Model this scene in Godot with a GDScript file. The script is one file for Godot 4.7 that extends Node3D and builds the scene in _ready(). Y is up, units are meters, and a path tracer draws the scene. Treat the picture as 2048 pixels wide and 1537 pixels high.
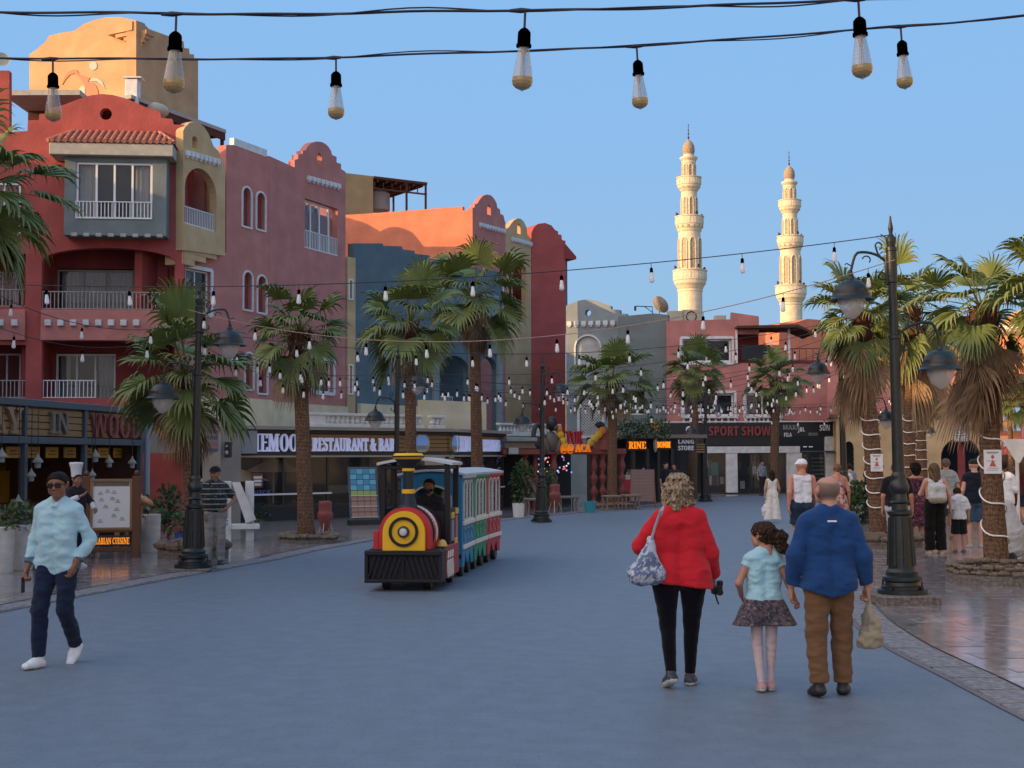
extends Node3D
const FOC := 2800.0
const EYE := Vector3(0, 1.87, 0)
var cam_basis := Basis()
var names_taken := {}
var tex := {}
var mats := {}
var rng := RandomNumberGenerator.new()
class MB:
	var v := PackedVector3Array()
	var n := PackedVector3Array()
	var c := PackedColorArray()
	var ix := PackedInt32Array()
	var col := Color(1, 1, 1)
	var x := Transform3D()
	func vert(p: Vector3, nn: Vector3) -> int:
		v.append(x * p)
		n.append((x.basis * nn).normalized())
		c.append(col)
		return v.size() - 1
	func tri(a: Vector3, b: Vector3, d: Vector3) -> void:
		var nn := (b - a).cross(d - a).normalized()
		var i := vert(a, nn)
		vert(b, nn)
		vert(d, nn)
		ix.append_array([i, i + 2, i + 1])
	func quad(a: Vector3, b: Vector3, d: Vector3, e: Vector3) -> void:
		var nn := (d - a).cross(e - b).normalized()
		var i := vert(a, nn)
		vert(b, nn)
		vert(d, nn)
		vert(e, nn)
		ix.append_array([i, i + 2, i + 1, i, i + 3, i + 2])
	func box(ctr: Vector3, size: Vector3, bev := 0.0) -> void:
		var h := size * 0.5
		if bev <= 0.0:
			for ax in 3:
				for s in [-1.0, 1.0]:
					var d := Vector3()
					d[ax] = s
					var e := Vector3()
					e[(ax + 1) % 3] = 1
					var f := Vector3()
					f[(ax + 2) % 3] = s
					var p: Vector3 = ctr + d * h
					quad(p + (-e - f) * h, p + (e - f) * h, p + (e + f) * h, p + (-e + f) * h)
			return
		var g := h - Vector3(bev, bev, bev)
		for ax in 3:
			for s in [-1.0, 1.0]:
				var d := Vector3()
				d[ax] = s
				var e := Vector3()
				e[(ax + 1) % 3] = 1
				var f := Vector3()
				f[(ax + 2) % 3] = s
				var p: Vector3 = ctr + d * h
				quad(p + (-e - f) * g, p + (e - f) * g, p + (e + f) * g, p + (-e + f) * g)
		for ax in 3:
			for s in [-1.0, 1.0]:
				for t in [-1.0, 1.0]:
					var i1: int = (ax + 1) % 3
					var i2: int = (ax + 2) % 3
					var a := Vector3()
					a[i1] = s * h[i1]
					a[i2] = t * g[i2]
					var b := Vector3()
					b[i1] = s * g[i1]
					b[i2] = t * h[i2]
					var l := Vector3()
					l[ax] = g[ax]
					if s * t > 0:
						quad(ctr + a - l, ctr + b - l, ctr + b + l, ctr + a + l)
						flip_last_if(Vector3(), a + b)
					else:
						quad(ctr + a + l, ctr + b + l, ctr + b - l, ctr + a - l)
						flip_last_if(Vector3(), a + b)
		for sx in [-1.0, 1.0]:
			for sy in [-1.0, 1.0]:
				for sz in [-1.0, 1.0]:
					var q := Vector3(sx, sy, sz)
					var a := ctr + Vector3(q.x * h.x, q.y * g.y, q.z * g.z)
					var b := ctr + Vector3(q.x * g.x, q.y * h.y, q.z * g.z)
					var d := ctr + Vector3(q.x * g.x, q.y * g.y, q.z * h.z)
					if sx * sy * sz > 0:
						tri(a, b, d)
					else:
						tri(a, d, b)
	func flip_last_if(_a: Vector3, out: Vector3) -> void:
		var i := v.size() - 4
		if n[i].dot(x.basis * out) < 0:
			for k in 4:
				n[i + k] = -n[i + k]
			var j := ix.size() - 6
			var t1 := ix[j + 1]
			ix[j + 1] = ix[j + 2]
			ix[j + 2] = t1
			var t2 := ix[j + 4]
			ix[j + 4] = ix[j + 5]
			ix[j + 5] = t2
	func span(lo: Vector3, hi: Vector3, bev := 0.0) -> void:
		box((lo + hi) * 0.5, (hi - lo).abs(), bev)
	func grid_faces(first: int, rows: int, cols: int, closed: bool) -> void:
		for r in rows - 1:
			for k in (cols if closed else cols - 1):
				var a := first + r * cols + k
				var b := first + r * cols + (k + 1) % cols
				ix.append_array([a, b + cols, b, a, a + cols, b + cols])
	func tube(pts: Array, rad, sides := 8, cap := true, squash := 1.0) -> void:
		var k := pts.size()
		var t0: Vector3 = (pts[1] - pts[0]).normalized()
		var u := t0.cross(Vector3.UP if absf(t0.y) < 0.9 else Vector3.RIGHT).normalized()
		var first := v.size()
		var ends := []
		for i in k:
			var t: Vector3 = ((pts[mini(i + 1, k - 1)] - pts[maxi(i - 1, 0)]) as Vector3).normalized()
			u = (u - t * u.dot(t)).normalized()
			var w := t.cross(u)
			var r: float = rad[i] if rad is Array else rad
			for s in sides:
				var a := TAU * s / sides
				var dir := u * cos(a) + w * sin(a) * squash
				vert(pts[i] + dir * r, dir)
			ends.append([t, u, w, r])
		for r in k - 1:
			for s in sides:
				var a := first + r * sides + s
				var b := first + r * sides + (s + 1) % sides
				ix.append_array([a, b + sides, b, a, a + sides, b + sides])
		if cap:
			for e in [0, k - 1]:
				var q = ends[e]
				var sg := -1.0 if e == 0 else 1.0
				var ci := vert(pts[e], q[0] * sg)
				var f0 := v.size()
				for s in sides:
					var a := TAU * s / sides
					vert(pts[e] + (q[1] * cos(a) + q[2] * sin(a) * squash) * q[3], q[0] * sg)
				for s in sides:
					if e == 0:
						ix.append_array([ci, f0 + s, f0 + (s + 1) % sides])
					else:
						ix.append_array([ci, f0 + (s + 1) % sides, f0 + s])
	func lathe(prof: Array, sides := 16, smooth := false, origin := Vector3(), from := 0.0, to := TAU) -> void:
		var closed := absf(to - from - TAU) < 0.001
		var cols := sides if closed else sides + 1
		if smooth:
			var first := v.size()
			for i in prof.size():
				var t: Vector2 = prof[mini(i + 1, prof.size() - 1)] - prof[maxi(i - 1, 0)]
				var nr := Vector2(t.y, -t.x).normalized()
				for s in cols:
					var a := from + (to - from) * s / sides
					vert(origin + Vector3(cos(a) * prof[i].x, prof[i].y, sin(a) * prof[i].x), Vector3(cos(a) * nr.x, nr.y, sin(a) * nr.x))
			for r in prof.size() - 1:
				for s in (sides if closed else sides):
					var a := first + r * cols + s
					var b := first + r * cols + (s + 1) % cols
					ix.append_array([a, b, b + cols, a, b + cols, a + cols])
			return
		for i in prof.size() - 1:
			lathe([prof[i], prof[i + 1]], sides, true, origin, from, to)
	func ball(ctr: Vector3, r: Vector3, sides := 12, rings := 8) -> void:
		var first := v.size()
		for i in rings + 1:
			var b := PI * i / rings - PI / 2
			for s in sides:
				var a := TAU * s / sides
				var d := Vector3(cos(a) * cos(b), sin(b), sin(a) * cos(b))
				vert(ctr + d * r, (d / r).normalized())
		for i in rings:
			for s in sides:
				var a := first + i * sides + s
				var b := first + i * sides + (s + 1) % sides
				ix.append_array([a, b, b + sides, a, b + sides, a + sides])
	func extrude(poly: PackedVector2Array, z0: float, z1: float, seams := []) -> void:
		if poly.size() < 3:
			return
		if Geometry2D.is_polygon_clockwise(poly):
			poly.reverse()
		var t := Geometry2D.triangulate_polygon(poly)
		for pass_ in 2:
			var z := z1 if pass_ == 0 else z0
			var nn := Vector3(0, 0, 1 if pass_ == 0 else -1)
			var f := v.size()
			for p in poly:
				vert(Vector3(p.x, p.y, z), nn)
			for i in range(0, t.size(), 3):
				var a := poly[t[i]]
				var ccw := (poly[t[i + 1]] - a).cross(poly[t[i + 2]] - a) > 0
				if ccw == (pass_ == 0):
					ix.append_array([f + t[i], f + t[i + 2], f + t[i + 1]])
				else:
					ix.append_array([f + t[i], f + t[i + 1], f + t[i + 2]])
		for i in poly.size():
			var a := poly[i]
			var b := poly[(i + 1) % poly.size()]
			var skip := false
			for s in seams:
				if absf(a.x - s) < 0.0005 and absf(b.x - s) < 0.0005:
					skip = true
			if not skip and a.distance_to(b) > 0.0001:
				quad(Vector3(a.x, a.y, z1), Vector3(a.x, a.y, z0), Vector3(b.x, b.y, z0), Vector3(b.x, b.y, z1))
	func wall(outline: PackedVector2Array, holes: Array, z0: float, z1: float) -> void:
		var cuts := []
		for h in holes:
			var lo := 1e9
			var hi := -1e9
			for p in h:
				lo = minf(lo, p.x)
				hi = maxf(hi, p.x)
			cuts.append((lo + hi) * 0.5)
		var lo := 1e9
		var hi := -1e9
		for p in outline:
			lo = minf(lo, p.x)
			hi = maxf(hi, p.x)
		cuts.sort()
		var edges := [lo - 1.0]
		for q in cuts:
			if q - edges[-1] > 0.01:
				edges.append(q)
		edges.append(hi + 1.0)
		for i in edges.size() - 1:
			var strip := PackedVector2Array([Vector2(edges[i], -50), Vector2(edges[i + 1], -50), Vector2(edges[i + 1], 80), Vector2(edges[i], 80)])
			var pieces: Array = Geometry2D.intersect_polygons(outline, strip)
			for h in holes:
				var next := []
				for p in pieces:
					next.append_array(Geometry2D.clip_polygons(p, h))
				pieces = next
			for p in pieces:
				extrude(p, z0, z1, edges)
	func add(o: MB, t: Transform3D, tint = null) -> void:
		var f := v.size()
		for i in o.v.size():
			vert(t * o.v[i], t.basis * o.n[i])
			c[f + i] = o.c[i] if tint == null else o.c[i] * tint
		var fl := t.basis.determinant() < 0
		for i in range(0, o.ix.size(), 3):
			if fl:
				ix.append_array([f + o.ix[i], f + o.ix[i + 2], f + o.ix[i + 1]])
			else:
				ix.append_array([f + o.ix[i], f + o.ix[i + 1], f + o.ix[i + 2]])
	func mesh(mat: Material) -> ArrayMesh:
		var m := ArrayMesh.new()
		var a := []
		a.resize(Mesh.ARRAY_MAX)
		a[Mesh.ARRAY_VERTEX] = v
		a[Mesh.ARRAY_NORMAL] = n
		a[Mesh.ARRAY_COLOR] = c
		a[Mesh.ARRAY_INDEX] = ix
		m.add_surface_from_arrays(Mesh.PRIMITIVE_TRIANGLES, a)
		m.surface_set_material(0, mat)
		return m
func numbered(called: String) -> String:
	var k: int = names_taken.get(called, 0)
	names_taken[called] = k + 1
	return called if k == 0 else "%s_%03d" % [called, k]
func tag(o: Node, label: String, category := "", group := "", kind := "") -> void:
	if label:
		o.set_meta("label", label)
	if category:
		o.set_meta("category", category)
	if group:
		o.set_meta("group", group)
	if kind:
		o.set_meta("kind", kind)
func thing(called: String, label: String, category: String, at := Vector3(), turn := 0.0, group := "") -> Node3D:
	var o := Node3D.new()
	o.name = numbered(called)
	add_child(o)
	o.position = at
	o.rotation.y = turn
	tag(o, label, category, group)
	return o
func inst(called: String, m: Mesh, parent: Node, mat = null) -> MeshInstance3D:
	var o := MeshInstance3D.new()
	o.mesh = m
	if mat:
		o.material_override = mat
	if parent == self:
		o.name = numbered(called)
		add_child(o)
	else:
		o.name = called
		parent.add_child(o, true)
	return o
func part(called: String, mb: MB, mat: Material, parent: Node) -> MeshInstance3D:
	if mb.ix.is_empty():
		push_warning("empty " + called)
	return inst(called, mb.mesh(mat), parent)
func copy_of(o: Node3D, label: String, group := "") -> Node3D:
	var base: String = str(o.name).rstrip("0123456789").rstrip("_")
	var d: Node3D = o.duplicate()
	d.name = numbered(base)
	add_child(d)
	tag(d, label, "", group)
	return d
func struct_(called: String, mb: MB, mat: Material) -> MeshInstance3D:
	var o := part(called, mb, mat, self)
	o.set_meta("kind", "structure")
	return o
func at_px(px: float, py: float, d: float) -> Vector3:
	var r := cam_basis * Vector3((px - 1024.0) / FOC, (768.5 - py) / FOC, -1)
	return EYE + r * (d / -r.z)
func ground_at(px: float, py: float, h := 0.0) -> Vector3:
	var r := cam_basis * Vector3((px - 1024.0) / FOC, (768.5 - py) / FOC, -1)
	return EYE + r * ((h - EYE.y) / r.y)
func frame(a: Vector3, b: Vector3) -> Transform3D:
	var u := Vector3(b.x - a.x, 0, b.z - a.z).normalized()
	return Transform3D(Basis(u, Vector3.UP, u.cross(Vector3.UP)), Vector3(a.x, 0, a.z))
func on(f: Transform3D, px: float, py: float, off := 0.0) -> Vector2:
	var r := cam_basis * Vector3((px - 1024.0) / FOC, (768.5 - py) / FOC, -1)
	var t := (f.origin + f.basis.z * off - EYE).dot(f.basis.z) / r.dot(f.basis.z)
	var p := EYE + r * t - f.origin
	return Vector2(p.dot(f.basis.x), p.y)
func rect(a: Vector2, b: Vector2) -> PackedVector2Array:
	return PackedVector2Array([Vector2(minf(a.x, b.x), minf(a.y, b.y)), Vector2(maxf(a.x, b.x), minf(a.y, b.y)), Vector2(maxf(a.x, b.x), maxf(a.y, b.y)), Vector2(minf(a.x, b.x), maxf(a.y, b.y))])
func arch(u0: float, y0: float, u1: float, spring: float, rise: float, seg := 14) -> PackedVector2Array:
	var p := PackedVector2Array([Vector2(u0, y0), Vector2(u1, y0)])
	var m := (u0 + u1) * 0.5
	var w := (u1 - u0) * 0.5
	for i in seg + 1:
		var a := PI * i / seg
		p.append(Vector2(m + cos(a) * w, spring + sin(a) * rise))
	return p
func noise_tex(called: String, freq: float, oct: int, lo: float, hi: float, sz := 512, kind := FastNoiseLite.TYPE_SIMPLEX_SMOOTH, sd := 1) -> NoiseTexture2D:
	var n := FastNoiseLite.new()
	n.noise_type = kind
	n.seed = sd
	n.frequency = freq
	n.fractal_octaves = oct
	var t := NoiseTexture2D.new()
	t.width = sz
	t.height = sz
	t.seamless = true
	t.noise = n
	var g := Gradient.new()
	g.set_color(0, Color(lo, lo, lo))
	g.set_color(1, Color(hi, hi, hi))
	t.color_ramp = g
	tex[called] = t
	return t
func mat(called: String, lin: Color, rough := 0.8, o := {}) -> StandardMaterial3D:
	var m := StandardMaterial3D.new()
	m.resource_name = called
	m.albedo_color = Color(lin.r, lin.g, lin.b).linear_to_srgb()
	m.roughness = rough
	m.metallic = o.get("metal", 0.0)
	if o.has("spec"):
		m.metallic_specular = o.spec
	if o.has("tex"):
		m.albedo_texture = tex[o.tex]
		m.uv1_triplanar = true
		m.uv1_world_triplanar = not o.get("local", false)
		var s: float = o.get("scale", 0.5)
		m.uv1_scale = o.get("scale3", Vector3(s, s, s))
	if o.has("bump"):
		m.heightmap_enabled = true
		m.heightmap_texture = tex[o.bump]
		m.heightmap_scale = o.get("depth", 0.5)
		m.uv1_triplanar = true
		m.uv1_world_triplanar = not o.get("local", false)
		if not o.has("tex"):
			var s2: float = o.get("scale", 0.5)
			m.uv1_scale = Vector3(s2, s2, s2)
	if o.has("rtex"):
		m.roughness_texture = tex[o.rtex]
		m.roughness_texture_channel = BaseMaterial3D.TEXTURE_CHANNEL_GRAYSCALE
	if o.get("vc", false):
		m.vertex_color_use_as_albedo = true
	if o.has("alpha"):
		m.transparency = BaseMaterial3D.TRANSPARENCY_ALPHA
		m.albedo_color.a = o.alpha
	if o.has("back"):
		m.backlight_enabled = true
		m.backlight = o.back
	if o.has("emit"):
		m.emission_enabled = true
		m.emission = o.emit
		m.emission_energy_multiplier = o.get("power", 1.0)
	if o.has("coat"):
		m.clearcoat_enabled = true
		m.clearcoat = o.coat
		m.clearcoat_roughness = 0.15
	if o.has("rim"):
		m.rim_enabled = true
		m.rim = o.rim
		m.rim_tint = 0.6
	mats[called] = m
	return m
func plaster(called: String, lin: Color) -> StandardMaterial3D:
	return mat(called, lin, 0.92, {"tex": "plaster", "scale": 0.22, "bump": "fine", "depth": 0.6, "spec": 0.25})
func lin(r: float, g: float, b: float) -> Color:
	return Color(r, g, b)
func make_materials() -> void:
	noise_tex("plaster", 0.008, 6, 0.86, 1.0)
	noise_tex("fine", 0.05, 4, 0.0, 1.0, 512, FastNoiseLite.TYPE_SIMPLEX_SMOOTH, 3)
	noise_tex("blotch", 0.012, 6, 0.55, 1.0, 1024, FastNoiseLite.TYPE_SIMPLEX_SMOOTH, 7)
	noise_tex("cell", 0.03, 3, 0.3, 1.0, 512, FastNoiseLite.TYPE_CELLULAR, 9)
	noise_tex("grain", 0.12, 3, 0.6, 1.0, 512, FastNoiseLite.TYPE_VALUE_CUBIC, 5)
	tex["pavers"] = paver_tex()
	tex["paver_tint"] = paver_tint()
	tex["bark"] = bark_tex()
	tex["crease"] = crease_tex()
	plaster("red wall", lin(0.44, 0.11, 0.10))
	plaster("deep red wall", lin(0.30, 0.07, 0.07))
	plaster("pink wall", lin(0.58, 0.24, 0.21))
	plaster("yellow wall", lin(0.64, 0.45, 0.25))
	plaster("pale yellow wall", lin(0.84, 0.68, 0.44))
	plaster("blue wall", lin(0.19, 0.23, 0.24))
	plaster("teal wall", lin(0.14, 0.20, 0.23))
	plaster("pale blue wall", lin(0.28, 0.33, 0.35))
	plaster("salmon wall", lin(0.70, 0.25, 0.15))
	plaster("orange tower", lin(0.58, 0.36, 0.20))
	plaster("tan wall", lin(0.45, 0.33, 0.17))
	plaster("beige wall", lin(0.36, 0.33, 0.29))
	plaster("cream wall", lin(0.55, 0.50, 0.38))
	mat("limestone", lin(0.80, 0.68, 0.49), 0.9, {"tex": "plaster", "scale": 0.3, "bump": "fine", "depth": 1.0, "spec": 0.2})
	mat("dark limestone", lin(0.64, 0.52, 0.36), 0.9, {"tex": "blotch", "scale": 0.3})  # darker limestone tone, also carries the recess shade of the minaret niches
	mat("white trim", lin(0.74, 0.75, 0.75), 0.6, {"tex": "plaster", "scale": 0.6})
	mat("white frame", lin(0.70, 0.72, 0.74), 0.45)
	mat("grey trim", lin(0.42, 0.42, 0.38), 0.8, {"tex": "plaster", "scale": 0.6})
	mat("roof tile", lin(0.50, 0.20, 0.13), 0.75, {"tex": "plaster", "scale": 1.5})
	mat("pane", lin(0.04, 0.05, 0.06), 0.04, {"alpha": 0.22, "spec": 0.34})
	mat("curtain", lin(0.55, 0.57, 0.60), 0.9, {"tex": "plaster", "scale3": Vector3(6, 0.2, 6)})
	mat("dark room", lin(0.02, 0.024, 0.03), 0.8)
	mat("blind", lin(0.25, 0.28, 0.3), 0.9)
	mat("black iron", lin(0.012, 0.016, 0.018), 0.5, {"bump": "fine", "depth": 0.05, "scale": 4.0})
	mat("lamp iron", lin(0.016, 0.026, 0.028), 0.42, {"tex": "blotch", "scale": 1.0, "bump": "fine", "depth": 0.06})
	mat("steel blue paint", lin(0.06, 0.085, 0.11), 0.45)
	mat("pipe blue", lin(0.22, 0.28, 0.33), 0.4)
	mat("dark paint", lin(0.014, 0.016, 0.02), 0.45)
	mat("slat wood", lin(0.42, 0.25, 0.10), 0.6, {"tex": "grain", "scale3": Vector3(1.0, 8.0, 1.0)})
	mat("brown wood", lin(0.20, 0.075, 0.032), 0.55, {"tex": "grain", "scale3": Vector3(5.0, 0.7, 5.0)})
	mat("pale wood", lin(0.46, 0.30, 0.18), 0.6, {"tex": "grain", "scale3": Vector3(5.0, 0.7, 5.0)})
	mat("grey wood", lin(0.30, 0.24, 0.20), 0.7, {"tex": "grain", "scale3": Vector3(5.0, 0.7, 5.0)})
	mat("red carving", lin(0.36, 0.09, 0.08), 0.6, {"tex": "grain", "scale": 2.0})
	mat("rough stone", lin(0.26, 0.20, 0.15), 0.95, {"tex": "blotch", "scale": 1.6, "bump": "cell", "depth": 3.0})
	mat("cut stone", lin(0.24, 0.21, 0.19), 0.9, {"tex": "blotch", "scale": 1.1, "bump": "fine", "depth": 1.2})
	mat("road", lin(0.160, 0.195, 0.240), 0.55, {"tex": "paver_tint", "scale": 0.25, "bump": "pavers", "depth": 0.16})
	mat("marble", lin(0.38, 0.34, 0.34), 0.13, {"tex": "blotch", "scale": 0.35, "bump": "fine", "depth": 0.02})
	mat("marble dark", lin(0.32, 0.275, 0.275), 0.16, {"tex": "blotch", "scale": 0.5, "bump": "fine", "depth": 0.02})
	mat("marble light", lin(0.45, 0.42, 0.42), 0.11, {"tex": "blotch", "scale": 0.5, "bump": "fine", "depth": 0.02})
	mat("kerb", lin(0.33, 0.30, 0.30), 0.55, {"tex": "blotch", "scale": 0.8, "bump": "fine", "depth": 0.6})
	mat("joint", lin(0.15, 0.14, 0.14), 0.9)
	mat("bark", lin(0.25, 0.15, 0.10), 0.95, {"tex": "bark", "scale": 0.9, "bump": "bark", "depth": 2.2, "local": true, "spec": 0.2})
	mat("old bark", lin(0.10, 0.048, 0.036), 0.95, {"bump": "cell", "scale": 2.0, "depth": 2.0, "spec": 0.2})
	mat("leaf", lin(1, 1, 1), 0.55, {"vc": true, "back": Color(0.45, 0.5, 0.2), "spec": 0.4})
	mat("dry leaf", lin(1, 1, 1), 0.85, {"vc": true, "back": Color(0.35, 0.3, 0.2), "spec": 0.2})
	mat("painted", lin(1, 1, 1), 0.55, {"vc": true})
	mat("gloss paint", lin(1, 1, 1), 0.5, {"vc": true, "coat": 0.06, "spec": 0.35})
	mat("cloth", lin(1, 1, 1), 0.9, {"vc": true, "rim": 0.25, "spec": 0.2, "bump": "crease", "depth": 1.1, "scale": 1.1, "local": true})
	mat("skin", lin(1, 1, 1), 0.5, {"vc": true, "spec": 0.4})
	mat("hair", lin(1, 1, 1), 0.7, {"vc": true, "spec": 0.25})
	mat("globe", lin(0.62, 0.60, 0.60), 0.3, {"alpha": 0.55})
	mat("bulb glass", lin(0.36, 0.34, 0.31), 0.05, {"alpha": 0.36})
	mat("sky white bulb", lin(0.80, 0.81, 0.83), 0.3, {"alpha": 0.8})  # milky white stands in for bright sky refracted by the distant bulbs
	mat("amber glass", lin(0.42, 0.29, 0.11), 0.2, {"alpha": 0.8})
	mat("filament", lin(0.45, 0.36, 0.24), 0.4, {"metal": 0.3})
	mat("wire", lin(0.016, 0.012, 0.022), 0.5)
	mat("pale wire", lin(0.35, 0.22, 0.18), 0.6)
	mat("rope", lin(0.78, 0.76, 0.72), 0.5)
	mat("white pot", lin(0.60, 0.58, 0.55), 0.5, {"tex": "plaster", "scale": 1.5})
	mat("sign white", lin(0.80, 0.83, 0.95), 0.5, {"emit": Color(0.70, 0.75, 1.0), "power": 0.16})
	mat("sign amber", lin(0.8, 0.4, 0.03), 0.5, {"emit": Color(1.0, 0.55, 0.05), "power": 0.75})
	mat("white paper", lin(0.72, 0.74, 0.78), 0.7)
	mat("print", lin(0.10, 0.11, 0.13), 0.8)
	mat("red print", lin(0.45, 0.12, 0.10), 0.8)
func make_image(sz: int, fn: Callable) -> ImageTexture:
	var im := Image.create(sz, sz, false, Image.FORMAT_RGB8)
	for y in sz:
		for x in sz:
			var g: float = clampf(fn.call(x, y), 0, 1)
			im.set_pixel(x, y, Color(g, g, g))
	return ImageTexture.create_from_image(im)
func crease_tex() -> ImageTexture:
	var n := FastNoiseLite.new()
	n.seed = 41
	n.frequency = 0.012
	n.fractal_octaves = 2
	return make_image(512, func(x: float, y: float):
		var t := 0.5 - 0.5 * cos(TAU * y / 512.0)
		var a: float = lerpf(n.get_noise_2d(x * 0.8 + 900.0, y), n.get_noise_2d(x * 0.8, y), t)
		return 0.75 - 0.9 * absf(a) + 0.25 * n.get_noise_2d(x * 1.3, y * 0.8 + 400.0))
func paver_tex() -> ImageTexture:
	var n := FastNoiseLite.new()
	n.seed = 21
	n.frequency = 0.02
	var r := RandomNumberGenerator.new()
	r.seed = 5
	var rows := 32
	var off := []
	var lift := []
	for i in rows:
		off.append(r.randf())
		var l := []
		for j in 16:
			l.append(r.randf())
		lift.append(l)
	return make_image(1024, func(x: float, y: float):
		var fy: float = y / 1024.0 * rows + n.get_noise_2d(x, 0) * 0.25
		var row := posmod(int(floor(fy)), rows)
		var fx: float = x / 1024.0 * 16.0 + off[row]
		var k := posmod(int(floor(fx)), 16)
		var e: float = minf(minf(fy - floor(fy), 1.0 - fy + floor(fy)) * 2.0, minf(fx - floor(fx), 1.0 - fx + floor(fx)) * 4.0)
		return 0.35 + 0.25 * lift[row][k] + 0.3 * smoothstep(0.0, 0.28, e) + 0.15 * n.get_noise_2d(x * 5.0, y * 5.0))
func paver_tint() -> ImageTexture:
	var n := FastNoiseLite.new()
	n.seed = 23
	n.frequency = 0.011
	n.fractal_octaves = 4
	var r := RandomNumberGenerator.new()
	r.seed = 5
	var rows := 32
	var off := []
	for i in rows:
		off.append(r.randf())
		for j in 16:
			r.randf()
	return make_image(1024, func(x: float, y: float):
		var fy: float = y / 1024.0 * rows
		var row := posmod(int(floor(fy)), rows)
		var fx: float = x / 1024.0 * 16.0 + off[row]
		var e: float = minf(minf(fy - floor(fy), 1.0 - fy + floor(fy)) * 2.0, minf(fx - floor(fx), 1.0 - fx + floor(fx)) * 4.0)
		var t := 0.5 - 0.5 * cos(TAU * x / 1024.0)
		var nn: float = lerpf(n.get_noise_2d(x, y), n.get_noise_2d(x - 1024, y), t)
		var spot: float = n.get_noise_2d(x * 9.0, y * 9.0 + 700.0)
		return 0.93 + 0.07 * nn + 0.045 * (smoothstep(0.0, 0.2, e) - 1.0) - (0.16 if spot > 0.47 else 0.0))
func bark_tex() -> ImageTexture:
	var n := FastNoiseLite.new()
	n.seed = 31
	n.frequency = 0.02
	n.fractal_octaves = 4
	return make_image(512, func(x: float, y: float):
		var t := x / 512.0
		var a: float = lerpf(n.get_noise_2d(x, y * 0.4), n.get_noise_2d(x - 512, y * 0.4), t)
		var ring: float = absf(sin((y / 512.0 * 14.0 + a * 0.8) * PI))
		var crack: float = n.get_noise_2d(x * 3.0, y * 0.5)
		return 0.55 + 0.28 * pow(ring, 0.5) + 0.3 * crack)
func sky_image() -> Image:
	var w := 512
	var h := 256
	var im := Image.create(w, h, false, Image.FORMAT_RGBAF)
	var sun := Vector3(-0.906, 0.25, 0.423).normalized()
	for y in h:
		var el := PI * (0.5 - (y + 0.5) / h)
		for x in w:
			var az := TAU * (x + 0.5) / w
			var d := Vector3(sin(az) * cos(el), sin(el), -cos(az) * cos(el))
			var up := maxf(d.y, 0.0)
			var c := Color(0.212, 0.435, 0.77).lerp(Color(0.345, 0.485, 0.575), pow(1.0 - up, 6.5))
			var near := maxf(0.0, d.dot(sun))
			var flat := maxf(0.0, Vector2(d.x, d.z).normalized().dot(Vector2(sun.x, sun.z).normalized()))
			var warm := pow(near, 2.2) * 0.75 + pow(flat, 2.0) * pow(1.0 - up, 4.0) * 0.55
			c = c + Color(1.9, 1.32, 0.80) * warm * 1.7
			if d.y < 0.0:
				c = c.lerp(Color(0.16, 0.17, 0.2), clampf(-d.y * 8.0, 0, 1))
			c.a = 1.0
			im.set_pixel(x, y, c)
	return im
func setup_view() -> void:
	cam_basis = Basis.from_euler(Vector3(deg_to_rad(3.0), 0, deg_to_rad(-0.25)))
	var cam := Camera3D.new()
	cam.name = "camera"
	cam.transform = Transform3D(cam_basis, EYE)
	cam.fov = rad_to_deg(2.0 * atan(768.5 / FOC))
	cam.near = 0.05
	cam.far = 1500.0
	add_child(cam)
	cam.current = true
	var we := WorldEnvironment.new()
	we.name = "world_environment"
	var e := Environment.new()
	e.background_mode = Environment.BG_SKY
	var s := Sky.new()
	var pm := PanoramaSkyMaterial.new()
	pm.panorama = ImageTexture.create_from_image(sky_image())
	s.sky_material = pm
	e.sky = s
	e.tonemap_mode = Environment.TONE_MAPPER_LINEAR
	e.tonemap_exposure = 1.15
	e.sdfgi_enabled = true
	e.ssao_enabled = true
	e.ssil_enabled = true
	we.environment = e
	add_child(we)
	var sun := DirectionalLight3D.new()
	sun.name = "sun"
	sun.light_color = Color(1.0, 0.80, 0.54)
	sun.light_energy = 1.5
	sun.light_angular_distance = 0.5
	sun.shadow_enabled = true
	add_child(sun)
	sun.look_at_from_position(Vector3(), Vector3(0.906, -0.25, -0.423), Vector3.UP)
func _ready() -> void:
	rng.seed = 11
	setup_view()
	make_materials()
	build_ground()
	build_buildings()
	build_shops()
	build_palms()
	build_lamps()
	build_strings()
	build_train()
	build_people()
	build_props()
var left_kerb = []
var right_kerb = []
const FLAT := Basis(Vector3(1, 0, 0), Vector3(0, 0, -1), Vector3(0, 1, 0))
func kerb_line(px: Array) -> Array:
	var c = Curve3D.new()
	for p in px:
		c.add_point(ground_at(p[0], p[1]))
	for i in range(1, px.size() - 1):
		var t = (c.get_point_position(i + 1) - c.get_point_position(i - 1)) * 0.16
		c.set_point_in(i, -t)
		c.set_point_out(i, t)
	c.bake_interval = 0.3
	return [c]
func offset_line(c: Curve3D, side: float, step := 0.6) -> PackedVector2Array:
	var out = PackedVector2Array()
	var s = 0.0
	while s < c.get_baked_length():
		var p = c.sample_baked(s)
		var q = c.sample_baked(minf(s + 0.2, c.get_baked_length()))
		if q.distance_to(p) < 0.01:
			break
		var t = (q - p).normalized()
		var r = t.cross(Vector3.UP)
		out.append(Vector2(p.x + r.x * side, -(p.z + r.z * side)))
		s += step
	return out
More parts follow.
